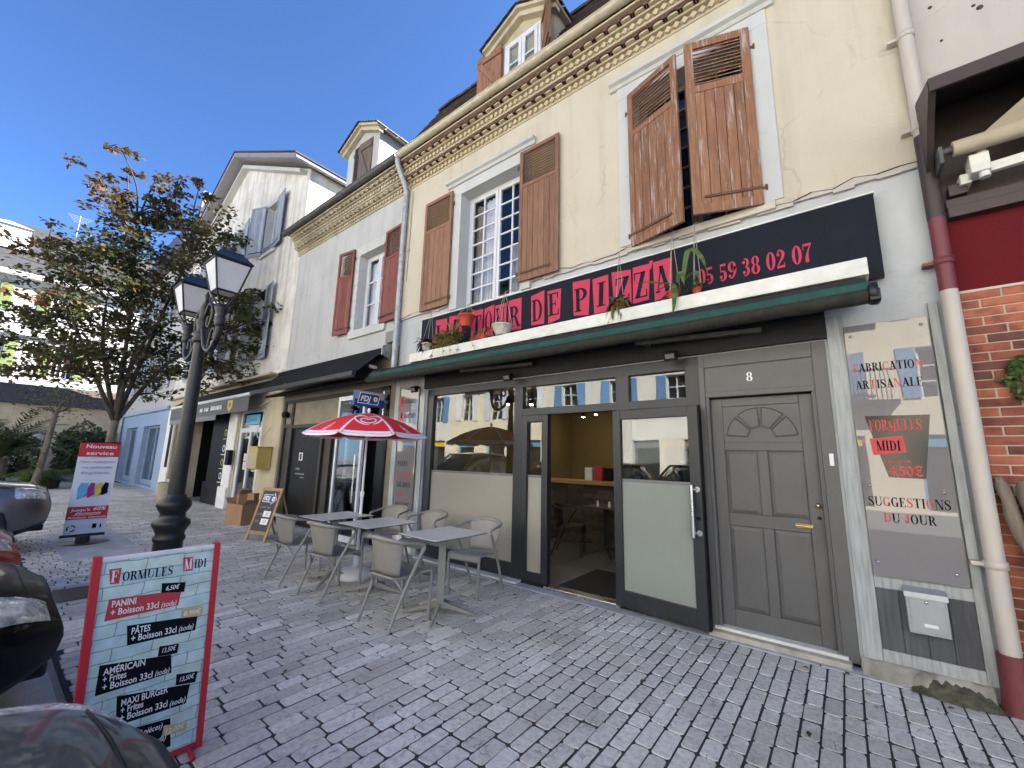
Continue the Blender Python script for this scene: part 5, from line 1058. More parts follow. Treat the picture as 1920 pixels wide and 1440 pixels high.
def table_proto():
    t = thing('terrace_table', '', 'table')
    MB().box(-.285, .285, -.335, .335, .738, .744).build('edge', 'table_edge', t, local=True); MB().box(-.283, .283, -.333, .333, .7445, .7505).build('top', 'table_top', t, bevel=.002, local=True)
    MB().obox((0, 0, .40), (.024, .024, 0), (-.024, .024, 0), (0, 0, .335)).lathe([(.05, .72), (.10, .735)], (0, 0, 0), 12).build('column', 'chair_taupe', t, local=True)
    for k in range(4):
        a = k*math.pi/2+.62; d = Vector((math.cos(a), math.sin(a), 0)); s_ = Vector((-d.y, d.x, 0)); mb = MB(); p = [d*.02, d*.36]; 
        mb.add([p[0]-s_*.016+Vector((0, 0, .12)), p[0]+s_*.016+Vector((0, 0, .12)), p[1]+s_*.010+Vector((0, 0, .018)), p[1]-s_*.010+Vector((0, 0, .018)), p[0]-s_*.016+Vector((0, 0, .07)), p[0]+s_*.016+Vector((0, 0, .07)), p[1]+s_*.010, p[1]-s_*.010], [(0, 3, 2, 1), (4, 5, 6, 7), (0, 1, 5, 4), (1, 2, 6, 5), (2, 3, 7, 6), (3, 0, 4, 7)])
        mb.build('foot', 'chair_taupe', t, local=True)
    return t
TB = table_proto()
for i, (x, y, lab) in enumerate(((-3.22, -1.36, 'pale-topped terrace table nearest the entrance'), (-4.23, -1.42, 'pale-topped terrace table in the middle, partly behind the parasol pole'), (-5.03, -1.48, 'pale-topped terrace table furthest from the entrance'))):
    c = TB if i == 0 else copy_tree(TB); c.location = (x, y, .002); c.rotation_euler = (0, 0, rnd.uniform(-.03, .03)); c['label'] = lab; c['group'] = 'tables on the terrace'
c = copy_tree(TB); c.location = (-3.12, 2.1, .021); c['label'] = 'dark table with salt and pepper inside the pizzeria'
if 'group' in c: del c['group']
for ch in c.children: ch.material_slots[0].link = 'OBJECT'; ch.material_slots[0].material = M['shop_frame_dark']
for i, xx in enumerate((-3.2, -3.0)): tag(MB().lathe([(.02, 0), (.022, .03), (.016, .07), (.012, .09), (0, .09)], (xx, 1.95, .772), 10).build('salt_shaker', 'white_plastic'), ('left', 'right')[i]+' of the two small white shakers on the indoor table', 'shaker', 'shakers on the indoor table')
# ------------------------------------------------------------------ parasol
UXc, UYc = -4.965, -1.19
PA = thing('parasol', 'red and white parasol with heart logo over the terrace tables', 'parasol', (UXc, UYc, 0))
ang0 = math.atan2(-4.3675-UYc, -UXc); RIM, ZR_, ZT = .80, 1.755, 2.055; NS = 8
def cano(a, q):      # a azimuth, q 0 top .. 1 rim; panels sag between the ribs
    k = (a-ang0-math.pi/NS) % (2*math.pi/NS)/(2*math.pi/NS); flat = math.cos(math.pi/NS)/math.cos((k-.5)*2*math.pi/NS); e = 1-(1-flat)*(.85)
    r_ = RIM*q*e; z = ZT-(ZT-ZR_)*(.30*q+.70*q**2.1)-.010*math.sin(math.pi*k)*q
    return Vector((UXc+r_*math.cos(a), UYc+r_*math.sin(a), z))
def cano_n(a, q):
    e = 1e-3; n = (cano(a+e, q)-cano(a-e, q)).cross(cano(a, min(1, q+e))-cano(a, q-e)); n.normalize(); return n if n.z > 0 else -n
def gore(i, f0, f1, q0, q1, off, nu=8, nv=10):
    mb = MB(); a0 = ang0+math.pi/NS+i*2*math.pi/NS; v = []; f = []
    for r_ in range(nv+1):
        q = q0+(q1-q0)*r_/nv
        for c in range(nu+1): a = a0+(f0+(f1-f0)*c/nu)*2*math.pi/NS; v.append(cano(a, max(q, .012))+Vector((0, 0, off)))
    for r_ in range(nv):
        for c in range(nu): i_ = r_*(nu+1)+c; f.append((i_, i_+1, i_+nu+2, i_+nu+1))
    mb.add(v, f, True); return mb
for i in range(NS):
    g_ = gore(i, 0, 1, 0.01, 1, 0).build('canopy_panel', 'parasol_red', PA)
    w_ = MB()
    for f0, f1 in ((0, .035), (.965, 1)): s_ = gore(i, f0, f1, .03, 1, .003, 2, 12); w_.add(s_.v, s_.f, True)
    s_ = gore(i, .05, .95, .945, 1, .0031, 8, 2); w_.add(s_.v, s_.f, True)
    # valance flap with rounded corners
    a0 = ang0+math.pi/NS+i*2*math.pi/NS; w_.build('white_edging', 'parasol_white', g_); vm = MB(); n = 12; v = []; f = []
    for c in range(n+1):
        t = c/n; p = cano(a0+t*2*math.pi/NS, 1.0); dr = .030*min(1, math.sin(math.pi*t)*3.2); out = Vector((p.x-UXc, p.y-UYc, 0)).normalized(); v += [p+out*.001, p+out*.008-Vector((0, 0, dr*.45)), p+out*.012-Vector((0, 0, dr))]
    for c in range(n): f += [(3*c, 3*c+3, 3*c+4, 3*c+1), (3*c+1, 3*c+4, 3*c+5, 3*c+2)]
    vm.add(v, f, True).build('valance', 'parasol_white', g_)
def on_panel(i, mb, path, wd, scale, q0, off=.006):
    """draw a stroked path (x across, y up the slope) on canopy panel i"""
    ac = ang0+math.pi/NS+(i+.5)*2*math.pi/NS; pts = [Vector(p) for p in catmull(path, 5)]; prev = None
    for j, p in enumerate(pts):
        d = (pts[min(j+1, len(pts)-1)]-pts[max(j-1, 0)]); d = d.normalized() if d.length else Vector((1, 0)); nrm = Vector((-d.y, d.x)); w_ = wd if not callable(wd) else wd(j/(len(pts)-1)); cur = []
        for s_ in (-1, 1):
            c = p+nrm*w_*.5*s_; q = q0-c.y*scale*1.9/.86; a = ac+c.x*scale/(RIM*max(q, .1)); pp = cano(a, q); cur.append(pp+cano_n(a, q)*off)
        if prev: mb.add([prev[0], prev[1], cur[1], cur[0]], [(0, 1, 2, 3)])
        prev = cur
for i in (7,):
    mb = MB(); wv = lambda t: .03+.12*math.sin(math.pi*t)
    on_panel(i, mb, [(0, .30), (-.25, .48), (-.62, .50), (-1.0, .22), (-.85, -.15), (-.35, -.42), (.10, -.46)], wv, .165, .60); on_panel(i, mb, [(0, .30), (.25, .48), (.62, .50), (1.0, .22), (.85, -.15), (.55, -.36), (.35, -.42)], wv, .165, .60)
    on_panel(i, mb, [(0, .02), (-.15, .14), (-.4, .16), (-.58, .0), (-.45, -.2), (0, -.32), (.45, -.2), (.58, 0), (.4, .16), (.15, .14), (0, .02)], lambda t: .10, .165, .60); mb.build('heart_logo', 'parasol_white', PA)
for i in (6, 0):
    mb = MB()
    for pth in ([(-.3, -.5), (-.35, -.1), (-.1, .5), (0, .62), (.1, .5), (.35, -.1), (.3, -.5), (-.3, -.5)], [(-.22, .05), (0, .12), (.22, .05)], [(-.2, -.15), (.2, -.15)], [(-.2, -.3), (.2, -.3)]): on_panel(i, mb, pth, .09, .10, .85)
    mb.build('cone_logo', 'parasol_white', PA)
MB().tube([(UXc, UYc, .12), (UXc, UYc, 1.0)], .019, 10).build('lower_pole', 'white_plastic', PA); MB().tube([(UXc, UYc, .98), (UXc, UYc, 2.12)], .014, 10).lathe([(.022, 0), (.026, .02), (.016, .05), (0, .055)], (UXc, UYc, 2.07), 10).build('upper_pole', 'white_plastic', PA); MB().lathe([(.026, -.03), (.028, .03)], (UXc, UYc, 1.0), 10).tube([(UXc, UYc, 1.0), (UXc+.045, UYc-.02, 1.0)], .009, 6).build('clamp', 'white_plastic', PA)
for i in range(NS):
    a = ang0+math.pi/NS+i*2*math.pi/NS; MB().tube([cano(a, q)-Vector((0, 0, .012)) for q in (.02, .25, .5, .75, .99)], .004, 5).build('rib', 'steel', PA); p = cano(a, .5); MB().tube([(UXc+.02*math.cos(a), UYc+.02*math.sin(a), 1.72), p-Vector((0, 0, .012))], .0035, 5).build('stretcher', 'steel', PA)
MB().lathe([(.245, .003), (.25, .03), (.23, .075), (.12, .105), (.05, .115), (.035, .16), (.03, .25), (.022, .26)], (UXc, UYc, 0), 24).build('base', 'white_plastic', PA)
# ------------------------------------------------------------------ menu board
MX = -2.75; MN = thing('menu_board', 'FORMULES MIDI pavement menu board with red frame and brick print', 'menu board', (MX, -3.69, 0))
def yb_(z): return -3.946+(1-z)*.042     # left edge
def yr_(z): return -3.474+(1-z)*.042
mb = MB(); mb.prism([(yb_(.03), .03), (yr_(.03), .03), (yr_(.99), .99), (yb_(.99), .99)], lambda u, v, d: (d, u, v), MX-.014, MX); mb.build('panel', 'menu_print', MN)
for nm, fn, o_ in (('side_rail', yb_, 0), ('side_rail', yr_, 0)): MB().prism([(fn(0)-.012, .0), (fn(0)+.012, .0), (fn(1.005)+.012, 1.005), (fn(1.005)-.012, 1.005)], lambda u, v, d: (d, u, v), MX-.022, MX+.008).build(nm, 'banner_red', MN, bevel=.003)
MB().prism([(yb_(.02)+.012, .012), (yr_(.02)-.012, .012), (yr_(.04)-.012, .036), (yb_(.04)+.012, .036)], lambda u, v, d: (d, u, v), MX-.018, MX+.006).build('bottom_rail', 'banner_red', MN); MB().prism([(yb_(.99)+.012, .985), (yr_(.99)-.012, .985), (yr_(1)-.012, 1.0), (yb_(1)+.012, 1.0)], lambda u, v, d: (d, u, v), MX-.018, MX+.006).build('top_rail', 'white_plastic', MN)
for yy in (-3.88, -3.47): MB().obox((MX-.20, yy+.02, .46), (.17, 0, -.46), (.008, 0, .003), (0, .01, 0)).build('rear_leg', 'banner_red', MN); MB().tube([(MX-.03, yy, .015), (MX+.10, yy-.01, .008)], .012, 6).build('foot', 'banner_red', MN)
UY = Vector((0, 1, 0)); VZ = Vector((0, -.042, 1))
def mpoly(q, mat, k=1, name='label'): return MB().prism(q, lambda u, v, d: (d, u, v), MX+.0008*k, MX+.0008*k+.0007).build(name, mat, MN)
def mtxt(lines, mat='white_print', k=3, name='lettering'):
    mb = MB()
    for (tx, y, z, h, wd, b, sh, kind) in lines:
        o_ = (MX+.0008*k, y, z); u = Vector((0, 1, -.035)); n0 = len(mb.v)
        if kind == 'r': roman(mb, tx, o_, u, VZ, h, sx=wd/roman_w(tx, h))
        else:
            w0 = sans(MB(), tx, o_, u, VZ, h, b, sh); sans(mb, tx, o_, u, VZ, h, b, sh, sx=wd/max(w0, 1e-4))
    mb.build(name, mat, MN)
mpoly([(-3.889, .879), (-3.857, .876), (-3.857, .946), (-3.901, .946)], 'print_red'); mpoly([(-3.611, .886), (-3.570, .882), (-3.576, .951), (-3.620, .954)], 'print_red')
mtxt([('F', -3.888, .886, .052, .028, 0, 0, 'r'), ('M', -3.609, .893, .052, .036, 0, 0, 'r')], 'white_print', 2.5)
mtxt([('ORMULES', -3.848, .884, .042, .196, 0, 0, 'r'), ('IDI', -3.566, .893, .043, .056, 0, 0, 'r')], 'print_black', 2)
mpoly([(-3.886, .718), (-3.611, .722), (-3.606, .794), (-3.882, .812)], 'print_red'); mpoly([(-3.688, .798), (-3.594, .783), (-3.593, .830), (-3.693, .844)], 'print_black', 2)
mpoly([(-3.788, .587), (-3.520, .580), (-3.518, .650), (-3.801, .677)], 'print_black'); mpoly([(-3.591, .656), (-3.498, .645), (-3.497, .690), (-3.594, .706)], 'print_gold', 2)
mpoly([(-3.872, .404), (-3.596, .405), (-3.608, .491), (-3.874, .530)], 'print_black'); mpoly([(-3.663, .500), (-3.584, .491), (-3.582, .534), (-3.662, .546)], 'print_black', 2)
mpoly([(-3.780, .246), (-3.515, .236), (-3.508, .323), (-3.794, .374)], 'print_black'); mpoly([(-3.570, .338), (-3.487, .324), (-3.482, .374), (-3.574, .390)], 'print_black', 2)
mpoly([(-3.850, .075), (-3.554, .063), (-3.572, .194), (-3.870, .225)], 'print_black'); mpoly([(-3.595, .122), (-3.498, .110), (-3.496, .143), (-3.595, .170)], 'print_gold', 2)
T = []
for (tx, y, z, wd) in (('PANINI', -3.870, .774, .088), ('+ Boisson 33cl', -3.869, .737, .178), ('PÂTES', -3.781, .634, .071), ('+ Boisson 33cl', -3.778, .600, .176), ('AMÉRICAIN', -3.856, .483, .148), ('+ Frites', -3.855, .451, .083), ('+ Boisson 33cl', -3.852, .418, .180), ('MAXI BURGER', -3.775, .325, .176), ('+ Frites', -3.772, .293, .083), ('+ Boisson 33cl', -3.771, .260, .178)): T.append((tx, y, z, .041, wd, .015, 0, 's'))
for (tx, y, z, wd) in (('(soda)', -3.682, .729, .062), ('(soda)', -3.594, .594, .064), ('(soda)', -3.664, .412, .058), ('(soda)', -3.585, .250, .066), ('(12 pièces)', -3.712, .166, .112), ('(soda)', -3.64, .105, .062)): T.append((tx, y, z, .036, wd, .006, .25, 's'))
for (tx, y, z, wd) in (('6,50€', -3.674, .806, .058), ('13,50€', -3.652, .512, .060), ('13,50€', -3.560, .350, .066)): T.append((tx, y, z, .030, wd, .010, .2, 's'))
mtxt(T); mtxt([('8,90€', -3.583, .664, .032, .076, .004, .15, 's'), ('12,00€', -3.588, .128, .032, .082, .004, .15, 's')], 'white_print', 3.2)
# ================================================================== white house with the betting shop
WH = thing('white_house', 'white house with red shutters, old tile cornice and black betting-shop front', 'house', (-8.2, 2, 0)); A0, A1 = -10.43, -6.035
HW = (-7.58, -6.62, 3.95, 5.60)
wall_cells(A0, A1, 3.44, 6.46, -0.02, .3, [HW]).build('upper_wall', 'white_wash', WH); wall_cells(A0, A1, 0, 3.44, .0, .3, [(-10.36, -6.20, -.1, 2.72)]).build('lower_wall', 'header_beige_shaded', WH)
mb = MB(); mb.box(A0, A0+.2, .301, 8, 0, 7.2); mb.box(A0+.2, A1, 7.8, 8, 0, 7.2); mb.box(A0+.2, A1-.001, .301, 7.8, 3.3, 3.4); mb.build('shell_wall', 'dark_room', WH)
cornice(WH, A0-.08, A1+.0, 'cornice_old', 'cornice_old', False, -.01); gutter(WH, A0-.28, A1+.015, 'zinc_dark', -.37, 6.985, .07)
MB().add([(A0-.25, -.36, 6.97), (A1-.01, -.36, 6.97), (A1-.01, 4, 9.3), (A0-.25, 4, 9.3), (A0-.25, 8.2, 6.97), (A1-.01, 8.2, 6.97)], [(0, 1, 2, 3), (3, 2, 5, 4), (0, 3, 4), (1, 5, 2)]).build('roof', 'slate', WH)
dl = dormer(WH, -7.80, .62, -.06, 8.42, 8.74, 2.4, 'slate', 'white_wash', .12)
MB().box(-8.13, -7.45, -.068, -.05, 7.1, 8.35).build('dormer_opening', 'dark_room', dl); MB().box(-7.19, -7.178, 0.0, 2.3, 7.2, 8.4).build('zinc_cheek', 'zinc', dl)
ledged(dl, place(-7.42, -.09, 7.1, .06, True), .46, 1.22, 'old_grey_wood'); ledged(dl, place(-8.12, -.09, 7.1, -1.15, True), .46, 1.22, 'old_grey_wood')
# stone blocks round the window
for s_, xx in ((-1, HW[0]), (1, HW[1])):
    z = HW[2]
    for k in range(5): w_ = .16+.06*(k % 2); MB().box(min(xx-s_*.005, xx+s_*w_), max(xx-s_*.005, xx+s_*w_), -.035, .21, z+.003, z+.327).build('jamb_stone', 'surround', WH, bevel=.006); z += .33
MB().box(HW[0]-.22, HW[1]+.22, -.036, .21, HW[3]-.005, HW[3]+.2).build('window_lintel', 'surround', WH, bevel=.006); MB().box(HW[0]-.14, HW[1]+.14, -.07, .21, HW[2]-.16, HW[2]+.005).build('window_sill', 'surround', WH, bevel=.01)
casement(WH, HW, .16, 1, 3); drape(WH, -7.54, -6.66, 4.0, 5.5, .27, 'curtain', .02, 8)
board_shutter('shutter', WH, place(-7.72, -.085, 3.93, .12, True), .50, 1.84, 'red_wood', .3, 4); board_shutter('shutter', WH, place(-6.62, -.085, 3.92, -.06), .54, 1.86, 'red_wood', .3, 5)
# downpipe between the two houses
pts = catmull([(-6.02, -.36, 6.96), (-6.02, -.33, 6.80), (-6.03, -.12, 6.45), (-6.05, -.085, 6.30)], 4)+[(-6.05, -.085, 2.9)]
MB().tube(pts, .052, 12).build('downpipe', 'zinc', WH)
for z in (6.2, 5.0, 3.8): MB().lathe([(.054, -.012), (.060, -.01), (.060, .01), (.054, .012)], (-6.05, -.085, z), 12).build('pipe_clamp', 'zinc', WH)
mb = MB(); mb.tube([(-5.93, -.06, 6.38), (-5.90, -.06, 6.30), (-5.92, -.055, 5.2), (-5.93, -.05, 4.6)], .010, 6); mb.lathe([(.0, -.03), (.03, -.02), (.03, .02), (0, .03)], (-5.925, -.06, 5.2), 8); mb.build('cable', 'cream_pipe', WH)
MB().box(-6.36, -6.12, -.09, -.02, 3.50, 3.71).build('junction_box', 'alu_grey', WH, bevel=.006)
# shopfront
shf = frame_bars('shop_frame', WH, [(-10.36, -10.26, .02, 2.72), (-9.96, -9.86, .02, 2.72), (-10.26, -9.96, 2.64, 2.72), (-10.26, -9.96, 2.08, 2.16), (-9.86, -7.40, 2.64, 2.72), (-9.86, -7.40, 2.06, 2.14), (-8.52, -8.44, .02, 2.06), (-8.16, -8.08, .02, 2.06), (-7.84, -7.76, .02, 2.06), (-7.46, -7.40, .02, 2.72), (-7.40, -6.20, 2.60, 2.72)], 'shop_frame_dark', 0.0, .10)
MB().box(-10.26, -9.96, .03, .05, 2.16, 2.64).build('header_panel', 'header_beige_shaded', shf); MB().box(-9.86, -7.46, .031, .05, 2.14, 2.64).build('header_panel', 'header_beige_shaded', shf); MB().box(-10.26, -9.96, .04, .06, .02, 2.08).build('side_panel', 'shop_frame_dark', shf)
MB().box(-9.86, -8.52, .05, .08, .02, 2.06).build('shutter_door', 'shop_black', shf); MB().box(-8.44, -8.16, .055, .08, .02, 2.06).build('poster_panel', 'chalk_dark', shf); MB().box(-8.08, -7.84, .056, .08, .02, 2.06).build('poster_panel', 'chalk_dark', shf)
pane(shf, -7.76, -7.46, .1, 2.06, 'shop_glass', .06)
wd_ = frame_bars('glass_door', WH, [(-7.38, -7.32, .04, 2.56), (-6.56, -6.50, .04, 2.56), (-7.32, -6.56, 2.48, 2.56), (-7.32, -6.56, .04, .14)], 'white_pvc', -.30, -.25); wd_.rotation_euler = (0, 0, 0)
pane(wd_, -7.32, -6.56, .14, 2.48, 'shop_glass', -.275); MB().tube([(-6.62, -.33, .7), (-6.62, -.33, 1.5)], .015, 8).build('pull_handle', 'steel', wd_)
MB().box(-6.48, -6.20, -.02, .10, .0, 2.72).build('black_pillar', 'black_gloss', WH)
MB().box(-10.3, -6.2, .9, .95, 0, 2.75).build('shop_back', 'dark_room', WH); MB().box(-10.36, -6.2, .1, .5, 2.72, 2.76).build('shop_ceiling', 'dark_room', WH)
mb = MB(); mb.box(-9.45, -9.42, .042, .05, 1.35, 1.52); mb.box(-9.33, -9.30, .042, .05, 1.35, 1.52); mb.box(-9.42, -9.33, .042, .05, 1.50, 1.52); mb.box(-9.42, -9.33, .042, .05, 1.35, 1.37); mb.build('door_number', 'white_print', WH)
mb = MB(); mb.box(-9.55, -9.38, .042, .05, 1.15, 1.19); mb.box(-9.55, -9.15, .043, .05, 1.05, 1.08); mb.box(-9.32, -9.15, .042, .05, .98, 1.0); mb.build('door_notice', 'alu_grey', WH)
MB().lathe([(.06, -.05), (.08, 0), (.08, .06), (.05, .09)], (-10.12, -.06, 2.36), 12).build('wall_lamp', 'black', WH)
AB = thing('black_awning', 'black folding-arm awning over the betting-shop front', 'awning', (-8.4, -.3, 3.2))
MB().sweepx([(-.02, 3.42), (-.16, 3.40), (-.18, 3.30), (-.02, 3.28)], A0-.1, -6.30).build('cassette', 'awning_dark', AB)
MB().add([(A0-.1, -.14, 3.34), (-6.32, -.14, 3.34), (-6.32, -.66, 2.86), (A0-.1, -.66, 2.86), (A0-.1, -.14, 3.325), (-6.32, -.14, 3.325), (-6.32, -.66, 2.845), (A0-.1, -.66, 2.845)], [(0, 1, 2, 3), (7, 6, 5, 4), (0, 4, 5, 1), (1, 5, 6, 2), (3, 2, 6, 7), (0, 3, 7, 4)]).build('fabric', 'awning_dark', AB)
MB().sweepx([(-.64, 2.89), (-.71, 2.88), (-.72, 2.80), (-.65, 2.79)], A0-.12, -6.30).build('front_bar', 'alu_dark', AB)
for xx in (-10.1, -6.9): MB().obox((xx+.55, -.36, 3.03), (.55, -.25, -.14), (.01, .022, 0), (0, 0, .024)).build('folding_arm', 'alu_grey', AB)
MB().prism([(-.02, 3.50), (-.20, 3.42), (-.20, 3.26), (-.02, 3.20)], lambda u, v, d: (d, u, v), -6.29, -6.26).build('end_plate', 'zinc', AB)
# second, lower blind in the dark
MB().sweepx([(-.03, 2.95), (-.40, 2.80), (-.42, 2.74), (-.03, 2.84)], A0-.02, -6.24).build('lower_hood', 'awning_dark', AB)
FD = thing('projecting_sign', 'small blue and white FDJ sign projecting from the betting shop', 'sign', (-6.3, -.05, 2.3))
MB().box(-6.33, -6.28, -.64, -.06, 2.31, 2.57).build('box', 'print_blue', FD, bevel=.004); MB().prism([(-.635, 2.565), (-.065, 2.565), (-.065, 2.45), (-.635, 2.42)], lambda u, v, d: (d, u, v), -6.2798, -6.279).build('pale_field', 'print_grey', FD)
mb = MB(); mb.prism([(-.585, 2.355), (-.19, 2.35), (-.15, 2.535), (-.545, 2.54)], lambda u, v, d: (d, u, v), -6.2788, -6.278); mb.build('outline', 'white_print', FD); mb = MB(); mb.prism([(-.570, 2.366), (-.20, 2.361), (-.165, 2.525), (-.532, 2.529)], lambda u, v, d: (d, u, v), -6.2778, -6.277); mb.build('blue_field', 'print_blue', FD)
def clover(mb, f, s_):
    for k in range(4):
        a = k*1.5708+.6
        for j in (-1, 1): c = (math.cos(a+j*.35)*.55*s_, math.sin(a+j*.35)*.55*s_); mb.add([f(c[0]+.34*s_*math.cos(t*.6283), c[1]+.34*s_*math.sin(t*.6283)) for t in range(10)], [tuple(range(10))])
mb = MB(); sans(mb, 'FDJ', (-6.2765, -.535, 2.40), (0, 1, 0), (0, .12, 1), .125, .03, .15, sx=1.0); clover(mb, lambda a, b: (-6.2765-.0001*a, -.245+a, 2.445+b), .052); mb.build('lettering', 'white_print', FD)
MB().tube([(-6.305, -.06, 2.2), (-6.305, -.06, 2.62)], .012, 6).box(-6.32, -6.29, -.06, .0, 2.40, 2.46).build('bracket', 'steel', FD)
# ================================================================== gabled house
GH = thing('gabled_house', 'tall streaked pale house with a gable and grey-blue shutters', 'house', (-15.3, 3, 0)); g0, g1, ga_ = -20.2, -10.45, -15.3
def gz(x): return 11.30-abs(x-ga_)*(11.30-8.95)/4.88
GW = [(-12.95, -12.15, 7.20, 8.75), (-15.45, -14.65, 7.20, 8.75), (-12.95, -12.15, 3.95, 6.0), (-15.45, -14.65, 3.95, 6.0), (-18.1, -17.2, 3.95, 6.0), (-18.1, -17.2, 7.2, 8.75)]
wall_cells(g0, g1, 3.40, 8.95, -.02, .3, GW).build('front_wall', 'gable_wash', GH)
MB().prism([(g0, 8.95), (g1, 8.95), (ga_, 11.30)], lambda u, v, d: (u, d, v), -.02, .3).build('gable_wall', 'gable_wash', GH)
MB().box(g1-.25, g1, .301, 10, 6.0, 8.95).build('side_wall', 'gable_side', GH); MB().box(g0, g0+.25, .301, 10, 0, 8.95).box(g0+.25, g1-.25, 9.8, 10, 0, 8.95).box(g1-.25, g1, .301, 10, 0, 6.0).build('back_wall', 'gable_wash', GH)
MB().box(g0+.25, g1-.25, .6, .62, 3.4, 8.9).build('dark_floor', 'dark_room', GH)
for s_ in (-1, 1):
    xe = ga_+s_*5.02; ze = gz(ga_+4.88)-(.14)*(11.3-8.95)/4.88; t = .16
    MB().add([(ga_, -.50, 11.32), (xe, -.50, ze+.02), (xe, 10.2, ze+.02), (ga_, 10.2, 11.32), (ga_, -.50, 11.32+t), (xe, -.50, ze+t), (xe, 10.2, ze+t), (ga_, 10.2, 11.32+t)], [(0, 3, 2, 1), (0, 1, 5, 4), (1, 2, 6, 5), (2, 3, 7, 6)]).build('roof_eaves', 'barge_grey', GH)
    MB().add([(ga_, -.52, 11.33+t), (xe+s_*.03, -.52, ze+t), (xe+s_*.03, 10.3, ze+t), (ga_, 10.3, 11.33+t), (ga_, -.52, 11.38+t), (xe+s_*.03, -.52, ze+t+.04), (xe+s_*.03, 10.3, ze+t+.04), (ga_, 10.3, 11.38+t)], [(4, 5, 6, 7), (0, 4, 7, 3), (0, 1, 5, 4), (1, 2, 6, 5)]).build('roof', 'tile_brown', GH)
    MB().add([(ga_, -.21, 11.20), (xe-s_*.35, -.21, ze+.06), (xe-s_*.35, -.21, ze-.05), (ga_, -.21, 11.08), (ga_, -.0, 11.20), (xe-s_*.35, -.0, ze+.06), (xe-s_*.35, -.0, ze-.05), (ga_, -.0, 11.08)], [(0, 1, 2, 3), (3, 2, 6, 7), (1, 5, 6, 2)]).build('gable_moulding', 'surround', GH)
MB().tube([(g1+.17, -.5, ze+.06), (g1+.17, 10.2, ze+.06)], .05, 8).build('side_gutter', 'zinc', GH)
for h in GW:
    surround(GH, h, .13, -.05, 'surround', .14); casement(GH, h, .14, 1, 4, mat='white_pvc'); MB().box(h[0]-.12, h[1]+.12, -.09, .21, h[2]-.10, h[2]+.005).build('window_sill', 'surround', GH, bevel=.01)
    hh = h[3]-h[2]+.06
    for mir, xx, rz in ((True, h[0], .35 if h[2] > 7 and h[0] > -13 else .05), (False, h[1], -.12)): board_shutter('shutter', GH, place(xx, -.10, h[2]-.02, rz, mir), .58, hh, 'grey_blue_wood', 0 if h[2] > 7 else .5, 4, False, 16)
    gr_ = MB(); 
    for k in range(9): xx = h[0]+.06+(h[1]-h[0]-.12)*k/8; gr_.tube([(xx, -.04, h[2]+.02), (xx, -.04, h[2]+.20)], .006, 4)
    gr_.tube([(h[0], -.04, h[2]+.20), (h[1], -.04, h[2]+.20)], .008, 4); gr_.build('window_rail', 'iron', GH)
MB().box(g0, g1, -.14, -.02, 3.38, 3.50).build('string_course', 'gable_wash', GH, bevel=.02); MB().box(-14.9, -10.6, -.32, -.14, 3.36, 3.41).build('canopy_board', 'beige_paint', GH)
# ground floor of the gabled house: cafe front, laundry door
wall_cells(g0, g1, 0, 3.40, 0, .3, [(-13.0, -11.50, -.1, 2.62), (-17.2, -13.75, -.1, 2.62), (-19.2, -17.9, .5, 2.6)]).build('lower_wall', 'yellow_stone', GH)
MB().box(-17.4, -13.6, 3.0, 3.1, 0, 2.8).box(-17.4, -17.2, .3, 3, 0, 2.8).box(-13.75, -13.6, .3, 3, 0, 2.8).box(-17.4, -13.6, .3, 3, 2.7, 2.8).build('cafe_room', 'black', GH); MB().box(-19.2, -17.9, .28, .3, .4, 2.7).build('dark_opening', 'black', GH); MB().box(-13.0, -11.5, .5, .55, 0, 2.7).build('laundry_back', 'dark_room', GH)
MB().box(-15.3, -13.76, .06, .12, .62, 2.62).box(-15.3, -13.7, -.02, .12, 0, .62).build('black_board', 'shop_black', GH)
for z, c_ in ((2.05, 'print_gold'), (1.6, 'white_print'), (1.2, 'print_gold'), (.82, 'white_print')):
    MB().lathe([(.07, -.004), (.10, -.004), (.10, 0), (.07, 0), (.07, -.004)], (-14.15, .058, z), 14, 'y', False).box(-14.32, -13.98, .052, .06, z-.19, z-.17).build('menu_badge', c_, GH)
MB().box(-13.70, -13.12, -.045, 0, .55, 3.0).box(-13.76, -13.12, -.09, 0, 0, .55).build('white_pier', 'brick_paint', GH, bevel=.01)
MB().box(-20.15, -19.25, -.04, 0, 0, 3.0).build('white_pier', 'brick_paint', GH, bevel=.01)
MB().box(-19.62, -19.30, -.052, -.041, .9, 2.55).build('menu_board_panel', 'shop_black', GH); MB().box(-13.28, -13.06, -.16, -.046, 1.15, 1.55).build('meter_box', 'black', GH, bevel=.01)
ld = frame_bars('laundry_door', GH, [(-13.0, -12.90, 0, 2.62), (-11.60, -11.50, 0, 2.62), (-12.90, -11.60, 2.54, 2.62), (-12.90, -11.60, 2.02, 2.14), (-12.30, -12.20, 0, 2.02), (-12.90, -11.60, 0, .12), (-12.90, -12.84, .12, 2.02), (-11.66, -11.60, .12, 2.02)], 'white_pvc', .02, .08)
pane(ld, -12.84, -12.30, .12, 2.02, 'shop_glass', .05); pane(ld, -12.20, -11.66, .12, 2.02, 'shop_glass', .05); pane(ld, -12.90, -11.60, 2.14, 2.54, 'shop_glass', .05)
MB().box(-12.6, -11.7, .005, .012, 2.22, 2.48).build('blue_sign', 'print_cyan', ld); mb = MB(); sans(mb, 'Laverie', (-12.5, .003, 2.30), UX, UZ, .17, .006, .2, sx=1.2); mb.build('lettering', 'print_blue', ld)
for k in range(4): MB().box(-12.55+.12*(k % 2), -12.40+.12*(k % 2), .043, .046, 1.05+.22*(k//2), 1.25+.22*(k//2)).build('paper_notice', 'white_plastic', ld)
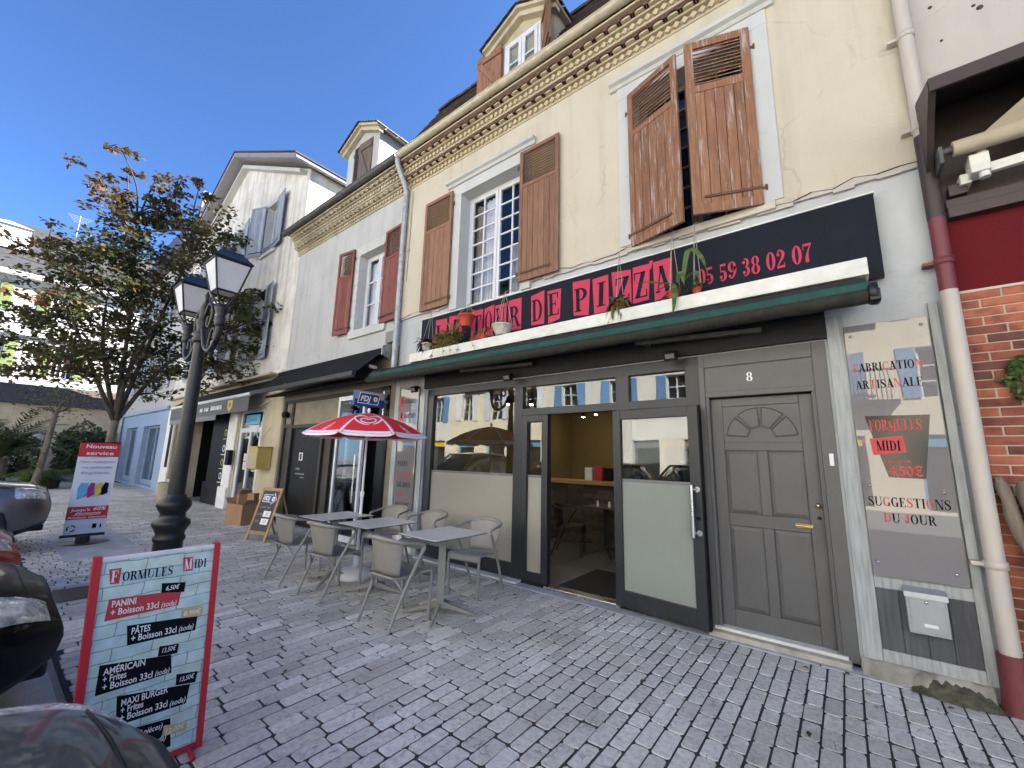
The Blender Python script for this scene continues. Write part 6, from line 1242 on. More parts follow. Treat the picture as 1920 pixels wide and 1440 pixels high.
mb = MB(); mb.tube(catmull([(-11.1, -.05, 2.5), (-11.3, -.12, 2.2), (-11.5, -.10, 1.95), (-11.2, -.10, 1.85), (-10.9, -.05, 2.1)], 5), .012, 5); mb.tube(catmull([(-12.9, -.06, 2.72), (-11.6, -.08, 2.68), (-10.6, -.06, 2.95), (-10.4, -.06, 3.2)], 5), .012, 5); mb.build('loose_cable', 'cream_pipe', GH)
t = thing('post_box', 'yellow metal post box on the wall beside the laundry door', 'post box', (-11.0, -.1, 1.1)); MB().box(-11.25, -10.72, -.34, -.01, 1.12, 1.62).build('body', 'post_yellow', t, bevel=.02); MB().box(-11.10, -10.85, -.348, -.335, 1.50, 1.53).box(-11.18, -10.80, -.345, -.335, 1.18, 1.42).build('slot_plate', 'beige_paint', t); MB().box(-11.28, -10.70, -.36, -.0, 1.62, 1.645).build('lid', 'post_yellow', t)
AC = thing('cafe_awning', 'dark café awning with white roller and yellow crest on its valance', 'awning', (-14.8, -.3, 2.8)); ya = -.42
MB().add([(-18.1, -.0, 3.32), (-11.3, -.0, 3.32), (-11.3, ya, 2.95), (-18.1, ya, 2.95), (-18.1, -.0, 3.30), (-11.3, -.0, 3.30), (-11.3, ya, 2.93), (-18.1, ya, 2.93)], [(0, 1, 2, 3), (7, 6, 5, 4), (1, 5, 6, 2), (0, 3, 7, 4)]).build('fabric', 'awning_dark', AC); MB().tube([(-18.1, ya, 2.92), (-11.3, ya, 2.92)], .045, 10).build('roller', 'white_plastic', AC)
MB().box(-18.1, -11.35, ya-.012, ya-.004, 2.50, 2.88).build('valance', 'zinc_dark', AC); MB().box(-18.1, -13.6, ya-.004, ya+.004, 2.36, 2.50).build('valance_band', 'awning_light', AC)
mb = MB(); rg = random.Random(3); xx = -15.0
for wn in (2, 3, 7):
    for k in range(wn): h = rg.uniform(.09, .13); mb.box(xx, xx+.07, ya-.018, ya-.013, 2.64, 2.64+h) if rg.random() < .45 else mb.prism([(xx, 2.64), (xx+.10, 2.64), (xx+.09, 2.64+h), (xx+.02, 2.64+h*.9)], lambda u, v, d: (u, d, v), ya-.018, ya-.013); xx += .125
    xx += .16
stuff(mb.build('lettering', 'white_print', AC))
MB().prism([(-12.75, 2.84), (-12.40, 2.84), (-12.40, 2.66), (-12.575, 2.53), (-12.75, 2.66)], lambda u, v, d: (u, d, v), ya-.020, ya-.013).build('crest', 'print_yellow', AC); mb = MB(); mb.box(-12.66, -12.49, ya-.024, ya-.021, 2.70, 2.73); mb.box(-12.63, -12.60, ya-.024, ya-.021, 2.64, 2.79); mb.box(-12.55, -12.52, ya-.024, ya-.021, 2.64, 2.79); mb.build('crest_mark', 'print_red', AC)
t = thing('stone_planter', 'ribbed pale stone planter standing by the café front', 'planter', (-16.1, -.62, 0)); MB().lathe([(.20, 0), (.22, .05), (.30, .28), (.27, .50), (.31, .55), (.26, .56), (.24, .5)], (-16.1, -.62, 0), 16).build('pot', 'beige_paint', t)
t = thing('vine_post', 'rough dark post with vine beside the dark café opening', 'post', (-17.3, -.2, 0)); MB().tube([(-17.25, -.15, 0), (-17.28, -.14, .9), (-17.22, -.12, 1.8), (-17.25, -.1, 2.6)], [.07, .06, .06, .05], 8).build('stem', 'bark', t)
# ================================================================== blue shop house
BL = thing('blue_shop_house', 'pale house with light blue painted shop and steep slate roof', 'house', (-24.2, 3, 0)); b0, b1 = -28.3, -20.205
wall_cells(b0, b1, 3.16, 9.9, 0, .3, [(x-.5, x+.5, z, z+1.9) for x in (-22, -24.2, -26.5) for z in (4.0, 7.0)]).build('front_wall', 'far_white', BL)
wall_cells(b0, b1, 0, 3.16, -.03, .3, [(-27.2, -24.9, .1, 2.5), (-23.8, -21.15, .1, 2.5)]).build('shop_wall', 'blue_paint', BL); MB().box(b0, b1, -.12, -.03, 3.06, 3.2).build('shop_cornice', 'blue_paint', BL, bevel=.02)
MB().box(b0, b1-.02, .6, 10, 0, 9.9).build('back_wall', 'far_white', BL)
for a, b in ((-27.2, -24.9), (-23.8, -21.15)):
    f_ = frame_bars('shop_window', BL, [(a, a+.08, .1, 2.5), (b-.08, b, .1, 2.5), (a+.08, b-.08, 2.42, 2.5), ((a+b)/2-.04, (a+b)/2+.04, .1, 2.42), (a+.08, b-.08, .1, .3)], 'blue_paint', .14, .22); pane(f_, a+.08, b-.08, .3, 2.42, 'shop_glass', .18)
    MB().box(a+.2, (a+b)/2, .24, .26, 1.0, 1.7).build('window_poster', 'print_cyan', f_)
for x in (-22, -24.2, -26.5):
    for z in (4.0, 7.0):
        casement(BL, (x-.5, x+.5, z, z+1.9), .14, 1, 3)
        for mir, xx in ((True, x-.5), (False, x+.5)): board_shutter('shutter', BL, place(xx, -.06, z, 0, mir), .5, 1.9, 'grey_blue_wood', .5, 3, False, 8)
mb = MB()
for r_ in range(17):
    z = 9.2+r_*.19; y = -.35+max(0, (z-9.9))*.30; yy = y-rnd.uniform(0, .3)*0
    k = y
    while k < 5: L = .45; mb.box(b1-.06, b1-.002, k+.012, min(k+L, 5), z, z+.175); k += L
MB().box(b1-.10, b1-.03, -.1, 5, 8.9, 12.35).build('party_wall', 'surround', BL); stuff(mb.build('painted_bricks', 'brick_paint', BL))
MB().prism([(-.45, 9.85), (5.2, 9.85), (5.2, 12.55), (.40, 12.55)], lambda u, v, d: (d, u, v), b0, b1-.105).build('slate_roof', 'slate', BL); MB().prism([(-.52, 9.85), (-.42, 9.85), (.45, 12.50), (5.2, 12.5), (5.2, 12.62), (.34, 12.62)], lambda u, v, d: (d, u, v), b1-.16, b1+.06).build('roof_edge', 'slate', BL)
MB().tube([(b0+.02, -.1, 0), (b0+.02, -.1, 9.8)], .07, 8).build('downpipe', 'zinc', BL)
# ================================================================== far house across the square
FH = thing('far_white_house', 'bright white house with green shutters and big slate roof across the square', 'house', (-46, -6, 0)); fx_ = -42.0
wins = [(-5.6, 10.3, 2.0), (-2.2, 10.3, 2.0), (-9.2, 10.3, 2.0), (-4.9, 6.2, 2.2), (-1.6, 6.2, 2.2), (-8.6, 6.2, 2.2), (-4.9, 1.4, 2.6), (-1.8, 0.2, 2.9), (-8.6, 1.4, 2.6)]
def fwall(): 
    hs = [(y-.55, y+.55, z, z+h) for y, z, h in wins]; mb = wall_cells(-14, 9, 0, 12.9, 0, .35, hs); mb.v = [(fx_-p[1], p[0], p[2]) for p in mb.v]; return mb
fwall().build('front_wall', 'far_white', FH); MB().box(fx_-9, fx_-.9, -14, 9, 0, 12.9).build('back_wall', 'far_white', FH)
MB().add([(fx_+.45, -14.4, 12.95), (fx_+.45, 9.2, 12.95), (fx_-2.6, 8.2, 17.2), (fx_-2.6, -13.4, 17.2), (fx_-9.4, -14.4, 12.95), (fx_-9.4, 9.2, 12.95), (fx_-6, 8.2, 17.2), (fx_-6, -13.4, 17.2)], [(0, 1, 2, 3), (1, 5, 6, 2), (3, 2, 6, 7), (0, 3, 7, 4), (4, 7, 6, 5), (0, 4, 5, 1)]).build('roof', 'slate_far', FH)
MB().box(fx_-.0, fx_+.5, -14.3, 9.1, 12.55, 12.93).build('cornice', 'far_white', FH, bevel=.08); MB().box(fx_, fx_+.22, -14.1, 8.9, 8.75, 9.1).build('string_course', 'far_white', FH, bevel=.04)
MB().box(fx_-2.0, fx_-.6, -6.4, -4.3, 14.6, 16.2).add([(fx_-.5, -6.5, 16.2), (fx_-.5, -4.2, 16.2), (fx_-2.1, -4.2, 16.2), (fx_-2.1, -6.5, 16.2), (fx_-1.3, -5.35, 16.7)], [(0, 1, 4), (1, 2, 4), (2, 3, 4), (3, 0, 4)]).build('chimney', 'far_white', FH)
for y, z, h in wins:
    w_ = MB().box(fx_-.3, fx_-.22, y-.55, y+.55, z, z+h).build('window', 'dark_room', FH); f_ = MB(); f_.box(fx_-.22, fx_-.16, y-.04, y+.04, z, z+h)
    for k in range(5): f_.box(fx_-.22, fx_-.17, y-.55, y+.55, z+h*k/4-.03, z+h*k/4+.03)
    for s_ in (-.5, -.25, .25, .5): f_.box(fx_-.22, fx_-.168, y+s_-.025, y+s_+.025, z, z+h)
    f_.build('window_bars', 'white_pvc', w_)
    if z > 1:
        for s_ in (-1, 1):
            sh_ = MB().box(fx_+.01, fx_+.06, y+s_*.57 if s_ > 0 else y-1.12, y+1.12 if s_ > 0 else y-.57, z-.02, z+h).build('shutter', 'green_wood', FH); sl_ = MB(); ya_ = y+(.63 if s_ > 0 else -1.06)
            for k in range(14): sl_.box(fx_+.06, fx_+.075, ya_, ya_+.43, z+.1+k*(h-.2)/14, z+.1+k*(h-.2)/14+.08)
            stuff(sl_.build('slats', 'green_wood', sh_))
    if z > 10:
        q = [(y+1.0*math.cos(R(a)), z+h+.25+.55*math.sin(R(a))) for a in range(0, 181, 15)]; MB().prism(q, lambda u, v, d: (d, u, v), fx_, fx_+.18).build('window_pediment', 'far_white', FH)
mb = MB(); mb.tube([(fx_-2, -2.2, 17.2), (fx_-2, -2.2, 18.9)], .03, 5)
for k in range(5): mb.tube([(fx_-2, -2.9+.1*k, 18.8-.12*k), (fx_-2, -1.5-.1*k, 18.8-.12*k)], .015, 4)
mb.build('aerial', 'zinc', FH)
# ================================================================== houses across the street (seen in the glass)
def across(x0, x1, h, mat, shm, label, seed, balcony=None):
    rg = random.Random(seed); t = thing('facing_house', label, 'house', ((x0+x1)/2, -16.5, 0), 'houses across the street'); n = max(2, int((x1-x0)/2.4)); hs = []
    for k in range(n):
        xc = x0+(k+.5)*(x1-x0)/n
        for z in (3.9, 6.7, 9.5): hs.append((xc-.5, xc+.5, z, z+1.75)) if z+2 < h else None
    gf = [(x0+(k+.5)*(x1-x0)/n-.8, x0+(k+.5)*(x1-x0)/n+.8, .1, 2.6) for k in range(n)]
    mb = wall_cells(x0, x1, 0, h, 0, .3, hs+gf); mb.v = [(p[0], -15.5-p[1], p[2]) for p in mb.v]; mb.build('front_wall', mat, t); MB().box(x0, x1, -24, -15.85, 0, h-.02).build('back_wall', 'dark_room', t)
    MB().add([(x0, -15, h), (x1, -15, h), (x1, -19.5, h+2.4), (x0, -19.5, h+2.4), (x0, -24, h), (x1, -24, h)], [(0, 1, 2, 3), (3, 2, 5, 4), (0, 3, 4), (1, 5, 2), (0, 4, 5, 1)]).build('roof', 'slate_far', t)
    for (a, b, c, d) in hs:
        f_ = MB(); f_.box(a, a+.07, -15.75, -15.68, c, d); f_.box(b-.07, b, -15.75, -15.68, c, d); f_.box((a+b)/2-.04, (a+b)/2+.04, -15.75, -15.68, c, d)
        for k in range(4): f_.box(a+.07, b-.07, -15.745, -15.685, c+(d-c)*k/3.1, c+(d-c)*k/3.1+.05)
        w_ = f_.build('window', 'white_pvc', t); MB().box(a, b, -15.74, -15.73, c, d).build('pane', 'pane', w_)
        for s_, xx in ((-1, a-.5), (1, b)): MB().box(xx+.02, xx+.48, -15.49, -15.44, c, d).build('shutter', shm, t)
    for i, (a, b, c, d) in enumerate(gf): f_ = MB().box(a, b, -15.72, -15.65, d-.4, d).box(a, a+.1, -15.72, -15.65, c, d-.4).box(b-.1, b, -15.72, -15.65, c, d-.4).build('shop_window', rg.choice(('opp_blue', 'alu_grey', 'opp_yellow', 'opp_red')), t); MB().box(a, b, -15.7, -15.69, c, d).build('pane', 'pane', f_)
    if balcony:
        a, b, z, mt_ = balcony; bl_ = MB().box(a, b, -15.49, -14.6, z-.15, z); bo = bl_.build('balcony', mt_, t); r_ = MB()
        for k in range(int((b-a)/.12)): r_.box(a+k*.12, a+k*.12+.03, -14.64, -14.61, z, z+1)
        r_.box(a, b, -14.66, -14.6, z+1, z+1.06); r_.build('railing', mt_, bo)
across(-30, -21, 12.0, 'opp_pale', 'blue_wood', 'pale house across the street furthest left', 1); across(-21, -13.2, 12.8, 'opp_cream', 'white_wood', 'cream house across the street with a red balcony', 2, (-19.4, -15.5, 6.6, 'opp_red')); across(-13.2, -4.5, 12.2, 'opp_pale', 'blue_wood', 'pale house across the street with blue shutters', 3); across(-4.5, 4.2, 13.0, 'opp_cream', 'blue_wood', 'cream house across the street opposite the entrance', 4, (-1.5, 1.6, 3.8, 'iron')); across(4.2, 16, 12.2, 'opp_pale', 'white_wood', 'pale house across the street furthest right', 5)
# ================================================================== street lamp
LP = thing('street_lamp', 'black cast-iron street lamp with two lanterns behind the menu board', 'street lamp', (-5.9, -2.92, 0)); lx, ly = -5.9, -2.92
MB().lathe([(.20, 0), (.20, .06), (.165, .10), (.15, .14), (.155, .30), (.135, .34), (.13, .52), (.145, .54), (.145, .57), (.125, .60), (.15, .66), (.175, .70), (.165, .745), (.12, .775), (.115, .82), (.135, .85), (.16, .90), (.15, .95), (.105, .99), (.095, 1.02)], (lx, ly, 0), 24).build('base', 'iron', LP)
MB().lathe([(.080, 1.0), (.073, 1.8), (.058, 2.72), (.056, 2.78)], (lx, ly, 0), 20).build('pole', 'iron', LP)
MB().lathe([(.066, 2.76), (.085, 2.78), (.088, 2.81), (.072, 2.83), (.085, 2.85), (.07, 2.88), (.055, 2.93), (.07, 3.0), (.075, 3.04), (.05, 3.08), (.06, 3.12), (.05, 3.2), (.02, 3.30), (.028, 3.36), (.0, 3.42)], (lx, ly, 0), 18).build('capital', 'iron', LP)
for s_ in (1, -1):
    arm = MB(); arm.tube(catmull([(lx+s_*.05, ly, 2.92), (lx+s_*.20, ly, 2.70), (lx+s_*.40, ly, 2.62), (lx+s_*.56, ly, 2.72), (lx+s_*.60, ly, 2.90), (lx+s_*.60, ly, 3.08)], 6), .033, 10); arm.tube(catmull([(lx+s_*.04, ly, 3.10), (lx+s_*.16, ly, 3.22), (lx+s_*.30, ly, 3.12), (lx+s_*.26, ly, 2.94), (lx+s_*.16, ly, 2.96), (lx+s_*.19, ly, 3.06)], 6), .020, 8)
    arm.tube(catmull([(lx+s_*.30, ly, 2.66), (lx+s_*.36, ly, 2.85), (lx+s_*.46, ly, 2.86), (lx+s_*.48, ly, 2.76)], 6), .016, 8); arm.lathe([(.035, -.22), (.05, -.20), (.052, -.12), (.04, -.10), (.06, -.05), (.075, .0), (.05, .02)], (lx+s_*.6, ly, 3.08), 14)
    for k in range(4): a = k*math.pi/2+math.pi/4; arm.tube([(lx+s_*.6+.04*math.cos(a), ly+.04*math.sin(a), 3.08), (lx+s_*.6+.12*math.cos(a), ly+.13*math.sin(a), 3.23)], .009, 6)
    arm.build('arm', 'iron', LP)
    cx, zb, zt, rb, rt = lx+s_*.6, 3.25, 3.585, .102, .175; ln = MB(); cor = [(-1, -1), (1, -1), (1, 1), (-1, 1)]
    for i, (a, b) in enumerate(cor):
        ln.tube([(cx+a*rb, ly+b*rb, zb), (cx+a*rt, ly+b*rt, zt)], .010, 6); c, d = cor[(i+1) % 4]; ln.tube([(cx+a*rb, ly+b*rb, zb), (cx+c*rb, ly+d*rb, zb)], .012, 6); ln.tube([(cx+a*rt, ly+b*rt, zt), (cx+c*rt, ly+d*rt, zt)], .014, 6); ln.tube([(cx+a*rb, ly+b*rb, zb), (cx+a*.06, ly+b*.06, zb-.09)], .008, 5)
    lo_ = ln.build('lantern', 'iron', LP)
    for i, (a, b) in enumerate(cor): c, d = cor[(i+1) % 4]; MB().quad((cx+a*rb, ly+b*rb, zb), (cx+c*rb, ly+d*rb, zb), (cx+c*rt, ly+d*rt, zt), (cx+a*rt, ly+b*rt, zt)).build('lantern_pane', 'lamp_glass', lo_)
    MB().quad(*[(cx+a*rb, ly+b*rb, zb-.002) for a, b in cor]).build('lantern_floor', 'lamp_glass', lo_)
    rf = MB(); r1, r2 = .198, .105; v = [(cx+a*r1, ly+b*r1, zt+.012) for a, b in cor]+[(cx+a*r2, ly+b*r2, zt+.120) for a, b in cor]+[(cx+a*r2, ly+b*r2, zt+.136) for a, b in cor]+[(cx+a*.04, ly+b*.04, zt+.156) for a, b in cor]; f = [(3, 2, 1, 0), (12, 13, 14, 15)]
    for l_ in range(3): f += [(4*l_+i, 4*l_+(i+1) % 4, 4*l_+4+(i+1) % 4, 4*l_+4+i) for i in range(4)]
    rf.add(v, f); rf.lathe([(.045, 0), (.05, .03), (.03, .05), (.0, .07)], (cx, ly, zt+.155), 10); rf.build('lantern_roof', 'lamp_navy', lo_)
# ================================================================== chalkboard, cartons, printer banner
CBx = thing('chalkboard', 'wooden folding chalkboard with FDJ arrow beside the betting shop', 'chalkboard', (-8.1, -1.1, 0)); d1 = Vector((.51, .12, 0)); p0 = Vector((-8.35, -1.25, 0)); nb = Vector((.12, -.51, 0)).normalized(); up = (Vector((0, 0, .88))-nb*.24); upn = up.normalized(); uu = d1.normalized(); Wd = d1.length; nn = uu.cross(upn)
def cb(a, b, c=0.0): return p0+uu*a+upn*b+nn*c
def slab(mb, a0, a1, b0, b1, c0, c1): return mb.add([cb(a, b, c) for a in (a0, a1) for b in (b0, b1) for c in (c0, c1)], [(0, 1, 3, 2), (4, 6, 7, 5), (0, 4, 5, 1), (2, 3, 7, 6), (0, 2, 6, 4), (1, 5, 7, 3)])
Hb = upn.length*.91
for a in (0, Wd-.05): slab(MB(), a, a+.05, 0, .91, -.02, 0).build('stile', 'oak', CBx)
for b in (.12, .86): slab(MB(), .05, Wd-.05, b, b+.05, -.019, -.001).build('rail', 'oak', CBx)
slab(MB(), .05, Wd-.05, .17, .86, -.014, -.008).build('slate', 'chalk_dark', CBx)
for a in (0, Wd-.045): q = cb(a, .88, -.03); e = Vector((q.x, q.y, 0))-nb*.30; MB().tube([q, e], .016, 6).build('rear_leg', 'oak', CBx)
def cpoly(pts, c, mat, nm): m_ = MB(); m_.add([cb(a, b, c) for a, b in pts], [tuple(range(len(pts)))]); return m_.build(nm, mat, CBx)
ar = [(.09, .66), (.33, .655), (.33, .62), (.45, .71), (.36, .83), (.35, .795), (.09, .79)]; cpoly(ar, -.004, 'white_print', 'arrow_outline'); cpoly([((a-.26)*.93+.26, (b-.72)*.88+.72) for a, b in ar], -.003, 'print_blue', 'arrow')
mb = MB(); sans(mb, 'FDJ', cb(.115, .69, -.002), uu, upn, .105, .025, .15); clover(mb, lambda a, b: cb(.365+a, .72+b, -.002), .048); mb.build('lettering', 'white_print', CBx)
mb = MB(); sans(mb, 'prochain tirage', cb(.09, .56, -.004), uu, upn, .045, 0, .2); sans(mb, 'Loto', cb(.08, .43, -.004), uu, upn, .07, 0, .1); sans(mb, 'EM', cb(.08, .30, -.004), uu, upn, .07, 0, .1); mb.build('chalk_writing', 'print_grey', CBx)
for b, tx in ((.41, '12'), (.28, '17')):
    cpoly([(.23, b), (.42, b), (.42, b+.10), (.23, b+.10)], -.004, 'white_print', 'price_card'); mb = MB(); sans(mb, tx, cb(.30, b+.028, -.003), uu, upn, .065, .004); mb.build('lettering', 'print_black', CBx)
def carton(x, y, w_, d, h, rz, label, z0=0, flaps=True):
    t = thing('cardboard_box', label, 'box', (x, y, z0), 'cardboard boxes stacked by the laundry door', rz); mb = MB(); t_ = .008
    mb.box(-w_/2, w_/2, -d/2, -d/2+t_, 0, h); mb.box(-w_/2, w_/2, d/2-t_, d/2, 0, h); mb.box(-w_/2, -w_/2+t_, -d/2+t_, d/2-t_, 0, h); mb.box(w_/2-t_, w_/2, -d/2+t_, d/2-t_, 0, h); mb.box(-w_/2+t_, w_/2-t_, -d/2+t_, d/2-t_, 0, t_); mb.build('body', 'cardboard', t, local=True)
    if flaps:
        for s_ in (-1, 1): m2 = MB(); m2.obox((s_*(w_/2+.05), 0, h+.05), (.06, 0, .05*s_*s_) if s_ > 0 else (-.06, 0, .05), (0, d/2-.01, 0), (0, 0, .003)); m2.build('flap', 'cardboard', t, local=True)
carton(-10.25, -.62, .62, .42, .42, .15, 'large open cardboard box on the ground by the laundry door'); carton(-10.45, -.58, .28, .24, .30, -.2, 'smaller cardboard box set in the large one', .30); carton(-10.05, -.55, .16, .14, .34, .5, 'dark upright carton beside the smaller box', .30, False)
BN = thing('banner_stand', 'printer-ink roll-up banner reading Nouveau service on a bollard', 'banner', (-9.82, -3.08, 0)); bxp = -9.82; yl, yr2 = -3.335, -2.845
def bq(mb, a0, a1, z0, z1, off): return mb.quad((bxp+off, yl+(yr2-yl)*a0, z0), (bxp+off, yl+(yr2-yl)*a1, z0), (bxp+off, yl+(yr2-yl)*a1, z1), (bxp+off, yl+(yr2-yl)*a0, z1))
v = []; f = []; n = 14
for i in range(n+1): a = i/n; yy = yl+(yr2-yl)*a; dx = .006*math.sin(a*7); v += [(bxp+dx-.004, yy, .14), (bxp+dx-.004, yy, 1.60)]
for i in range(n): f.append((2*i, 2*i+2, 2*i+3, 2*i+1))
MB().add(v, f, True).build('sheet', 'banner_white', BN); bq(MB(), 0, 1, 1.37, 1.60, .006).build('red_band', 'banner_red', BN); bq(MB(), 0, .985, .37, .57, .006).build('red_band', 'banner_red', BN)
def bt(tx, a, z, h, wd, mat, b=.01, sh=.15): mb = MB(); w0 = sans(MB(), tx, (0, 0, 0), (0, 1, 0), UZ, h, b, sh); sans(mb, tx, (bxp+.010, yl+(yr2-yl)*a, z), (0, 1, 0), UZ, h, b, sh, sx=wd*(yr2-yl)/w0); mb.build('lettering', mat, BN)
bt('Nouveau', .14, 1.51, .085, .76, 'white_print', .012, 0); bt('service', .18, 1.40, .085, .68, 'white_print', .012, 0); bt('Nous rechargeons', .05, 1.27, .06, .9, 'print_grey'); bt('vos cartouches', .12, 1.18, .06, .76, 'print_grey'); bt("d'imprimante", .13, 1.09, .06, .70, 'print_grey')
bt("Jusqu'à", .09, .50, .055, .44, 'white_print', .01); bt('60%', .60, .505, .075, .32, 'white_print', .015); bt("d'économie", .19, .445, .055, .62, 'white_print', .01); bt('Produits Garantis', .04, .385, .045, .92, 'white_print', .008)
MB().quad((bxp+.010, yl+.15*.49, .432), (bxp+.010, yl+.8*.49, .432), (bxp+.010, yl+.8*.49, .437), (bxp+.010, yl+.15*.49, .437)).build('rule', 'white_print', BN)
for i, (c_, a) in enumerate((('print_cyan', .16), ('print_magenta', .40), ('print_yellow', .58), ('print_black', .74))):
    q = lambda a_, z: (bxp+.008, yl+(yr2-yl)*a_, z); w_ = .20 if i == 0 else .13; MB().add([q(a, .68+.02*i), q(a+w_, .74+.012*i), q(a+w_+.01, .94), q(a+.04, .95), q(a-.02, .86)], [(0, 1, 2, 3, 4)]).build('cartridge_print', c_, BN); MB().add([q(a+w_*.55, .70+.02*i), q(a+w_+.02, .76+.01*i), q(a+w_+.02, .78+.01*i)], [(0, 1, 2)]).build('cartridge_shadow', 'print_black', BN)
mb = MB()
for k in range(3):
    a = k*2.094+.3; c = (bxp+.008, yl+.17*.49, .235); 
    for (r0, r1, a0, a1) in ((.035, .052, a, a+1.4),): mb.add([(c[0], c[1]+r*math.cos(t), c[2]+r*math.sin(t)) for r, t in ((r0, a0), (r1, a0), (r1+.006, (a0+a1)/2), (r1, a1), (r0, a1), (r0+.006, (a0+a1)/2))], [(0, 1, 2, 3, 4, 5)])
mb.build('recycling_mark', 'print_black', BN); bq(MB(), .66, .76, .22, .29, .008).build('small_mark', 'print_black', BN); bq(MB(), .84, .88, .22, .28, .008).build('small_mark', 'print_black', BN)
MB().box(bxp-.03, bxp+.03, yl-.03, yr2-.0, .10, .14).build('foot_bar', 'iron', BN); MB().lathe([(.09, 0), (.085, .10), (.075, .12)], (bxp-.03, -3.09, 0), 12).build('bollard', 'bark_dark', BN); MB().tube([(bxp, yl, 1.605), (bxp, yr2, 1.605)], .010, 8).build('top_bar', 'black', BN); MB().tube([(bxp-.03, -3.09, .1), (bxp-.02, -3.09, 1.6)], .012, 6).build('pole', 'zinc_dark', BN)
# ================================================================== tree on the pavement
def ray_pt(px, py, X):
    d = CX*((px-960)/780.82)+CY*((py-720)/780.82)+CZ; t = X/d.x; return Vector((0, -4.3675, 1.5))+d*t
TR = thing('street_tree', 'autumn street tree with dark crown and reddening top behind the lamp', 'tree', (-13.2, -2.5, 0)); rg = random.Random(21)
# clumps of the crown as seen (pixel, pixel, spread in metres, leafiness, autumn share); depth is spread round the trunk
CL = [(230, 285, .22, 70, .6), (240, 330, .2, 60, .8), (185, 335, .35, 110, .9), (235, 360, .3, 110, .8), (295, 330, .35, 120, .8), (330, 350, .35, 130, .85), (375, 345, .25, 90, .9), (380, 375, .3, 100, .9), (335, 385, .3, 110, .8), (215, 365, .3, 110, .7), (250, 385, .35, 140, .5), (215, 395, .35, 120, .8), (260, 400, .35, 130, .3), (300, 385, .35, 150, .35), (320, 400, .3, 100, .7), (255, 430, .4, 190, .7), (285, 410, .3, 110, .3), (340, 415, .4, 150, .7),
      (90, 455, .42, 140, .85), (40, 470, .3, 80, .9), (60, 540, .35, 80, .9), (120, 490, .4, 150, .25), (180, 470, .5, 260, .15), (225, 480, .55, 360, .1), (280, 470, .5, 270, .25), (330, 440, .5, 230, .35), (390, 435, .55, 300, .2), (435, 450, .35, 150, .15), (345, 490, .55, 300, .1), (395, 485, .45, 220, .15), (140, 515, .5, 220, .2), (190, 530, .55, 260, .15), (110, 550, .4, 130, .5),
      (240, 540, .6, 320, .08), (295, 530, .6, 330, .08), (340, 540, .5, 260, .1), (95, 590, .5, 220, .15), (150, 575, .55, 260, .15), (215, 590, .6, 300, .1), (60, 600, .4, 150, .1), (30, 640, .45, 150, .1), (120, 640, .6, 280, .1), (180, 645, .6, 330, .05), (245, 640, .6, 320, .1), (300, 610, .55, 270, .1), (310, 660, .5, 240, .05), (150, 690, .6, 280, .05), (215, 690, .6, 280, .05), (265, 700, .5, 200, .05), (80, 690, .5, 160, .1), (290, 740, .35, 90, .1),
      (440, 560, .42, 230, .05), (480, 560, .42, 240, .1), (530, 560, .28, 150, .3), (450, 600, .5, 300, .05), (500, 620, .42, 260, .05), (430, 640, .5, 300, .05), (475, 655, .42, 240, .05), (510, 590, .35, 160, .05), (410, 690, .45, 230, .05), (445, 700, .35, 150, .05), (400, 560, .5, 260, .05), (380, 600, .5, 240, .05), (370, 650, .5, 230, .05), (350, 700, .4, 160, .05), (20, 690, .4, 90, .1)]
base = Vector((-13.2, -2.55, 0)); fork = Vector((-13.2, -2.50, 2.15)); limbs = MB(); lf = MB(); la = MB()
MB().tube([base-Vector((0, 0, .1)), base+Vector((0, 0, .3)), (-13.22, -2.53, 1.2), fork], [.13, .085, .075, .08], 12).build('trunk', 'bark', TR)
mains = []
for (px, py, X) in ((255, 420, -13.3), (120, 560, -12.4), (360, 470, -13.9), (430, 620, -13.0), (200, 560, -14.4), (300, 600, -12.3)):
    e = ray_pt(px, py, X); md = fork.lerp(e, .5)+Vector((rg.uniform(-.2, .2), rg.uniform(-.2, .2), .15+.1*rg.random())); c = catmull([fork+Vector((0, 0, -.05)), md, e], 6); mains.append(c); limbs.tube(c, [.042*(1-i/(len(c)))**.8+.012 for i in range(len(c))], 8)
def leaf(mb, p, rg):
    d = Vector((rg.gauss(0, 1), rg.gauss(0, 1), rg.gauss(-.15, .5))).normalized(); n_ = Vector((rg.gauss(0, .5), rg.gauss(0, .5), 1)).normalized(); s_ = d.cross(n_).normalized(); L = rg.uniform(.05, .135); w_ = L*rg.uniform(.32, .46)
    mb.add([p, p+d*L*.5+s_*w_+n_*.008, p+d*L*1.1, p+d*L*.5-s_*w_+n_*.008], [(0, 1, 2, 3)])
for k, (px, py, r_, n, au) in enumerate(CL):
    X = -13.2+rg.uniform(-1.5, 1.3)*(1 if py > 430 else .5); c = ray_pt(px, py, X); best = min((p for m_ in mains for p in m_), key=lambda p: (Vector(p)-c).length+(0 if p[2] < c.z else .6)); b0 = Vector(best)
    tw = catmull([b0, b0.lerp(c, .5)+Vector((rg.uniform(-.15, .15), rg.uniform(-.15, .15), rg.uniform(-.05, .15))), c], 4); limbs.tube(tw, [.022*(1-i/len(tw))+.006 for i in range(len(tw))], 5, False)
    # a few sprays in each clump: flat tiers of leaves on short twigs
    for j in range(max(3, int(n/(28 if au > .3 else 16)))):
        sc_ = c+Vector((rg.gauss(0, r_*.75), rg.gauss(0, r_*.7), rg.gauss(0, r_*.38))); limbs.tube([c, c.lerp(sc_, .6)+Vector((0, 0, .03)), sc_], [.009, .006, .004], 4, False)
        for _ in range(34): p = sc_+Vector((rg.gauss(0, r_*.25), rg.gauss(0, r_*.25), rg.gauss(0, r_*.09))); leaf(la if rg.random() < au else lf, p, rg)
